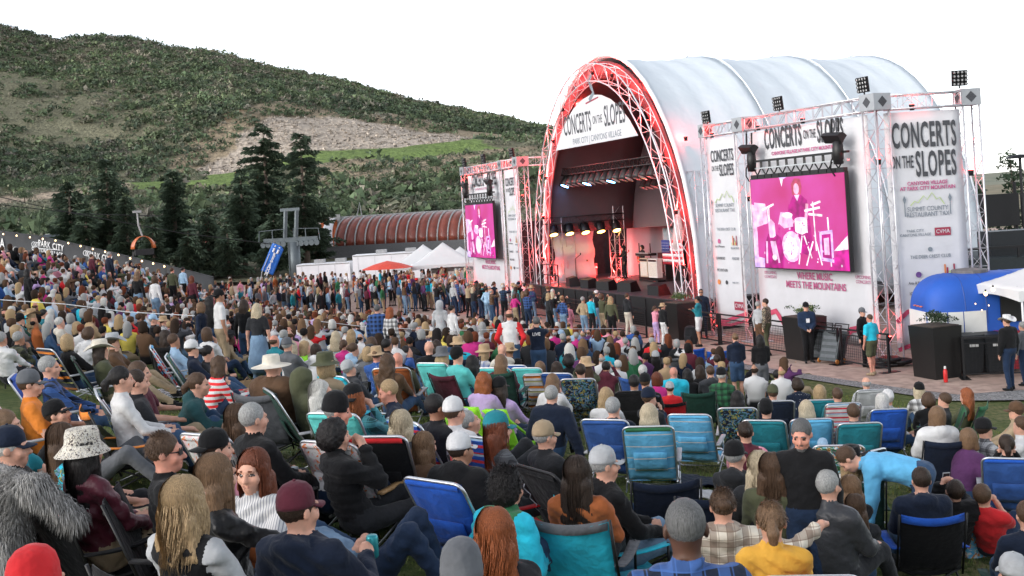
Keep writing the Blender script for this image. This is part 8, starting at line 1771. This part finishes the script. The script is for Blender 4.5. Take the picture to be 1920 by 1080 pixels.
o_ = empty('mobile_phone', hand_mid(rec_, rJ), .1, 'grey phone held up at lower right', 'phone'); o_.rotation_euler = (.3, 0, .1); MB().box(-.036, .036, 0, .009, -.075, .075).build('case', PLASTIC_GREY, o_); MB().box(-.032, .032, -.002, -.0005, -.068, .068).build('display', pm('phone_glass', (.02, .02, .025), .1), o_)
o_ = empty('mobile_phone', hand_mid(liv, lJ), 0, 'black phone held up by the photographing person', 'phone'); MB().box(-.07, .07, 0, .01, -.037, .037).build('case', PLASTIC_BLACK, o_); MB().box(-.064, .064, -.002, -.0005, -.032, .032).build('display', pm('phone_lit', (.2, .2, .22), .2), o_)
for i_, (x_, y_, c_, l_) in enumerate(((690, 880, 'white', 'white towel on the grass behind the raised knees'), (1330, 935, 'white', 'white towel near the turquoise chair'), (235, 660, 'white', 'white cloth on the grass by the tripod chair'))): blanket(x_, y_, .5, .35, .4, cloth(c_), l_)
# rope lines on stakes
def rope(pts, label):
    o = empty('rope_line', (0, 0, 0), 0, label, 'rope', 'rope lines between the seats'); P_ = []
    for (px, py, Y) in pts:
        u_, v_ = uv(px, py); P_.append(Vector((u_ * Y, Y, CAMZ + v_ * Y)))
    MB().tube(P_, .007, 5).build('rope', WHITE_VINYL, o)
    for q in (P_[0], P_[-1]): MB().tube([(q.x, q.y, ground(q.x, q.y) - .1), q], .012, 5).build('stake', STEEL_BLACK, o)
rope([(0, 562, 18), (120, 570, 18.2), (240, 585, 18.4), (365, 592, 18.6)], 'white rope line across the left seats'); rope([(560, 598, 27), (680, 612, 27.4), (830, 620, 28), (960, 617, 29), (1170, 616, 33)], 'white rope line in front of the chair rows')
# ================================================================== the rest of the crowd
rg = random.Random(11); USED = {o.get('label') for o in bpy.data.objects}
TOPS = ['black'] * 5 + ['charcoal'] * 4 + ['navy'] * 4 + ['darkgrey'] * 3 + ['grey'] * 3 + ['lightgrey'] * 2 + ['white'] * 6 + ['lightgrey'] * 2 + ['lightblue', 'cream', 'turquoise', 'yellow', 'magenta'] + ['denim'] * 2 + ['cream', 'tan', 'khaki', 'olive', 'maroon', 'maroon', 'lightblue', 'lightblue', 'teal', 'pink', 'brown', 'blue', 'red', 'lavender', 'rust', 'green', 'purple']
HAIRS = [('short', 'darkbrown'), ('short', 'brown'), ('short', 'grey'), ('short', 'white'), ('short', 'black'), ('long', 'brown', .28), ('long', 'blond', .3), ('long', 'lightbrown', .28), ('bob', 'blond', .16), ('bob', 'brown', .16), ('bob', 'white', .15), ('wavy', 'darkbrown', .3), ('wavy', 'palest', .28), ('pony', 'brown'), ('bun', 'lightbrown'), ('curly', 'brown'), ('fringe', 'grey'), ('bald', 'grey')]
WORD = dict(darkgrey='dark grey', lightgrey='pale grey', lightblue='pale blue', darkbrown='dark brown', lightbrown='light brown', palest='pale blond')
def words_(h): return 'a bald head' if h[0] == 'bald' else ('thinning grey hair' if h[0] == 'fringe' else '%s %s hair' % ({'short': 'short', 'long': 'long', 'bob': 'bobbed', 'wavy': 'wavy', 'pony': 'ponytailed', 'bun': 'bunned', 'curly': 'curly'}[h[0]], WORD.get(h[1], h[1])))
def outfit(zone, kind='person'):
    for _ in range(400):
        t = rg.choice(TOPS); hr = rg.choice(HAIRS); pt = rg.choice([None] * 7 + ['plaid', 'plaidb', 'dots']); ht = rg.choice([None] * 4 + [('cap', rg.choice(['black', 'white', 'navy', 'grey', 'khaki', 'red'])), ('fedora', 'tan')]) if rg.random() < .6 else None
        lab = '%s in %s%s top%s %s' % (kind, WORD.get(t, t), {None: '', 'plaid': ' checked', 'plaidb': ' blue plaid', 'dots': ' dotted'}[pt], (' and %s %s' % (ht[1], 'cap' if ht[0] == 'cap' else 'straw hat') if ht else ' with ' + words_(hr)) + ',', zone)
        if lab not in USED and len(lab.split()) < 17: USED.add(lab); return t, hr, pt, ht, lab
    return t, hr, pt, ht, lab
def auto(x, y, z, pose, face, zone, group, Yh):
    t, hr, pt, ht, lab = outfit(zone, 'standing person' if pose == 'stand' else 'seated person'); fem = hr[0] in ('long', 'bob', 'wavy', 'pony', 'bun')
    arms = rg.choice(['side', 'front', 'crossed', 'pockets', 'phone', 'cup']) if pose == 'stand' else rg.choice(['lap', 'lap', 'rest', 'chin', 'phone'])
    hq = .024 if Yh < 22 else (.029 if Yh < 34 else .036)
    person(None, None, pose, face, t, rg.choice(['denim', 'darkdenim', 'black', 'charcoal', 'khaki', 'lightdenim']), hr, rg.choice(['fair', 'fair', 'mid', 'tan', 'ruddy']), lab, None, arms, rg.uniform(.95, 1.04), hat=ht, pat=pt, fem=fem, group=group, key=(pose, arms, fem, hq), xyz=(x, y, z), h=hq, seed=rg.randrange(3), hyaw=0)
def free(x, y, d): return all((x - a) ** 2 + (y - b) ** 2 > d * d for a, b in PEOPLE)
# watchers standing along the stage front
for k in range(46):
    for _ in range(20):
        t = rg.random() ** .9; b = Vector((5.5, 43.4)).lerp(Vector((-3.4, 63.0)), t); q = rg.uniform(1.5, 3.6); x, y = b.x - .93 * q, b.y - .366 * q
        if free(x, y, .48): break
    auto(x, y, ground(x, y), 'stand', rg.uniform(35, 75), rg.choice(['watching at the stage front', 'by the stage front fence', 'close to the stage']), 'people standing at the stage front', y)
for px, py, tp, bt, hr, lab, kw in ((1120, 551, 'white', 'denim', ('short', 'darkgrey'), 'person in white tee with plaid shirt tied at waist', {}), (1066, 573, 'pink', 'pink', ('short', 'brown'), 'child in pink jacket at the stage front', {'sc': .75}), (1176, 556, 'charcoal', 'cream', ('short', 'brown'), 'person in slate hoodie and cream trousers at the stage front', {'hood': True}), (1145, 562, 'olive', 'black', ('wavy', 'blond', .3), 'person with blond waves in dark green tee at the stage front', {'fem': True}), (967, 538, 'aqua', 'black', ('bob', 'blond', .14), 'person in mint sweater at the stage front', {'fem': True}), (943, 537, 'white', 'denim', ('short', 'grey'), 'person in white shirt and straw hat at the stage front', {'hat': ('fedora', 'tan')}), (905, 536, 'teal', 'denim', ('short', 'brown'), 'person in teal sweater at the far stage front', {'hat': ('cap', 'olive')}), (825, 572, 'lightgrey', 'lightgrey', None, 'standing person in pale grey hoodie, hood up', {'hoodup': True, 'Y': 31}), (848, 580, 'white', 'white', ('bun', 'black'), 'standing person all in white beside the grey hoodie', {'Y': 30.5, 'fem': True}), (342, 492, 'lightblue', 'black', ('short', 'black'), 'standing person in pale blue shirt by the banner fence', {'Y': 53}), (257, 503, 'black', 'lightdenim', ('long', 'lightbrown', .3), 'standing person in black with light hair on the left bank', {'Y': 38, 'fem': True}), (290, 512, 'white', 'lightdenim', ('bob', 'brown', .16), 'standing person in white blouse and jeans on the left bank', {'Y': 37, 'fem': True}), (322, 492, 'olive', 'black', ('short', 'brown'), 'standing person in olive shirt by the fence end', {'Y': 48}), (205, 478, 'navy', 'charcoal', ('short', 'grey'), 'standing person in navy jacket against the banner fence', {'Y': 47}), (172, 482, 'maroon', 'charcoal', ('short', 'brown'), 'standing person in maroon against the banner fence', {'Y': 46}), (56, 478, 'charcoal', 'black', ('short', 'black'), 'standing person in dark jacket at upper left', {'Y': 60}), (52, 512, 'black', 'black', ('long', 'black', .3), 'standing person with black hair at the far left', {'Y': 31, 'fem': True}), (360, 520, 'maroon', 'black', ('long', 'auburn', .3), 'standing person in maroon with auburn hair on the left bank', {'Y': 44, 'fem': True}), (375, 556, 'red', 'denim', ('short', 'black'), 'person in red jacket sitting behind the checked shirt', {'Y': 28, 'pose': 'beach'})):
    pose_ = kw.pop('pose', 'stand'); u_, v_ = uv(px, py)
    if 'Y' not in kw:  # plaza level: head height gives the depth
        kw['Y'] = (CAMZ - 1.6 * kw.get('sc', 1.0)) / -v_
    person(px, py, pose_, rg.uniform(20, 60), tp, bt, hr, label=lab, group='people standing at the stage front' if pose_ == 'stand' else 'people in the crowd', **kw)
# people standing at the back left
for k in range(44):
    for _ in range(20):
        Y = rg.uniform(58, 74); u_ = uv(rg.uniform(500, 880), 540)[0]; x, y = u_ * Y, Y
        if free(x, y, .5): break
    auto(x, y, ground(x, y), 'stand', rg.uniform(60, 120), rg.choice(['in front of the white trailers', 'near the red umbrella', 'below the white tents', 'at the back left']), 'people standing at the back', y)
# seated rows: the nearest ones as individuals, the others as one mass
def edge_x(y): return np.interp(y, [10, 16, 20, 25, 32, 40, 48, 55, 62, 70, 80], [6, 6.4, 6.6, 5.9, 4.4, 1.8, -2.0, -7.0, -12.0, -18, -25])
seats = []; y = 12.0; row = 0
while y < 76:
    x = edge_x(y) - rg.uniform(.2, .8)
    while x > -.53 * y:
        xx, yy = x + rg.uniform(-.12, .12), y + rg.uniform(-.16, .16) - .05 * (x + 4); x -= rg.uniform(.54, .72)
        if yy > 62 + (-xx - 20) * .9: continue
        sparse = np.interp(yy, [14, 17, 21, 26], [.0, .2, .75, 1.0]) if xx < 0 else np.interp(yy, [16, 20, 27, 31], [.0, .35, .8, .9])
        if rg.random() < sparse * .94 and free(xx, yy, .52 if yy > 20 else .62): seats.append((xx, yy))
    y += .98 + .005 * y; row += 1
seats.sort(key=lambda s: s[1])
def want(x, y): return math.degrees(math.atan2(5 - x, 52 - y)) + rg.gauss(0, 24)
N_IND = max(0, 300 - len(PEOPLE))
def zone_of(x, y):
    p = 960 + FPX * x / y; near = 'nearer' if y < 24 else ('middle' if y < 36 else 'far'); side = 'left bank' if p < 380 else ('left rows' if p < 700 else ('middle rows' if p < 1020 else 'right rows')); return 'in the %s %s' % (near, side)
for (x, y) in seats[:N_IND]: auto(x, y, ground(x, y), rg.choice(['beach', 'beach', 'camp', 'ground']), want(x, y), zone_of(x, y), 'people seated in the rows', y)
pool = []
for i, (pose, arms, hs, fem) in enumerate((('beach', 'lap', ('short', .2), False), ('beach', 'rest', ('long', .28), True), ('camp', 'lap', ('bob', .16), True), ('beach', 'chin', ('short', .2), False), ('camp', 'phone', ('wavy', .26), True), ('beach', 'lap', ('fringe', .2), False), ('stand', 'side', ('short', .2), False), ('stand', 'front', ('long', .26), True))):
    J = skeleton(pose, arms); pr = body_prims(J, face=False, hands=False, lod=1, fat=1.08); pr = [q for q in pr if q[4 if q[0] != 'c' else 5] != 3] if pose != 'stand' else pr; V, F, M = sdf_mesh(pr, .082); hp = [q if q[0] == 'c' else (q[0], q[1], tuple(r * 1.02 for r in q[2]), q[3], q[4], q[5]) for q in hair_prims(*hs)]
    Vh, Fh, Mh = sdf_mesh(hp, .052); Vh = Vh @ J['HR'].T + J['H']; mv = np.zeros(len(V), int)
    for c in range(4): mv[F[:, c]] = M
    pool.append((np.concatenate([V, Vh]), np.concatenate([F, Fh + len(V)]), np.concatenate([mv, np.full(len(Vh), 9)])))
VV, FF, QQ = [], [], []; base = 0
rest = [(x, y, want(x, y), rg.randrange(6)) for x, y in seats[N_IND:]]
for k in range(170):
    Y = rg.uniform(56, 76); rest.append((uv(rg.uniform(400, 870), 530)[0] * Y, Y, rg.uniform(50, 130), rg.choice((6, 7))))
for (x, y, a, v) in rest:
    V, F, mv = pool[v]; tone = SK[rg.choice(['fair', 'fair', 'mid', 'tan', 'ruddy'])]; tp = CC[rg.choice(TOPS)]; bt = CC[rg.choice(['denim', 'black', 'charcoal', 'khaki', 'lightdenim'])]; hc = HC[rg.choice(['black', 'darkbrown', 'darkbrown', 'brown', 'brown', 'lightbrown', 'blond', 'grey', 'grey', 'white', 'auburn'])]
    pal_ = np.array([tone, tp, bt, CC['black'], tone, tone, hc, tp, tp, hc]); P = (V * rg.uniform(.94, 1.06)) @ rotz(-math.radians(a)).T + np.array([x, y, ground(x, y)])
    VV.append(P); FF.append(F + base); base += len(V); QQ.append(pal_[mv])
tag(link('crowd', np_mesh('crowd', np.concatenate(VV), np.concatenate(FF), [M_CROWD], col=np.concatenate(QQ))), 'packed mass of seated people filling the far lawn', 'crowd', kind='stuff')
# dark folding chairs showing between the first rows
for k, (x, y) in enumerate(seats[:N_IND][::3]):
    if k < 20: a = math.radians(want(x, y)); c_ = rg.choice(['black', 'navy', 'charcoal', 'darkgreen', 'blue', 'teal', 'royal']); chair('camp', x, y, ground(x, y), -a, c_, 'low %s chair %s, %s such counting outward from us' % (c_, zone_of(x, y), ORD[k] if k < 20 else 'later'), sc=1.0)
# ------------------------------------------------------------------ lettering to plain meshes
_dg = bpy.context.evaluated_depsgraph_get()
for _o in TEXTS:
    _me = bpy.data.meshes.new_from_object(_o.evaluated_get(_dg))
    _n = bpy.data.objects.new('lettering', _me); COL.objects.link(_n)
    _n.parent = _o.parent; _n.location = _o.location; _n.rotation_euler = _o.rotation_euler; _n.scale = _o.scale
for _o in TEXTS: bpy.data.objects.remove(_o)
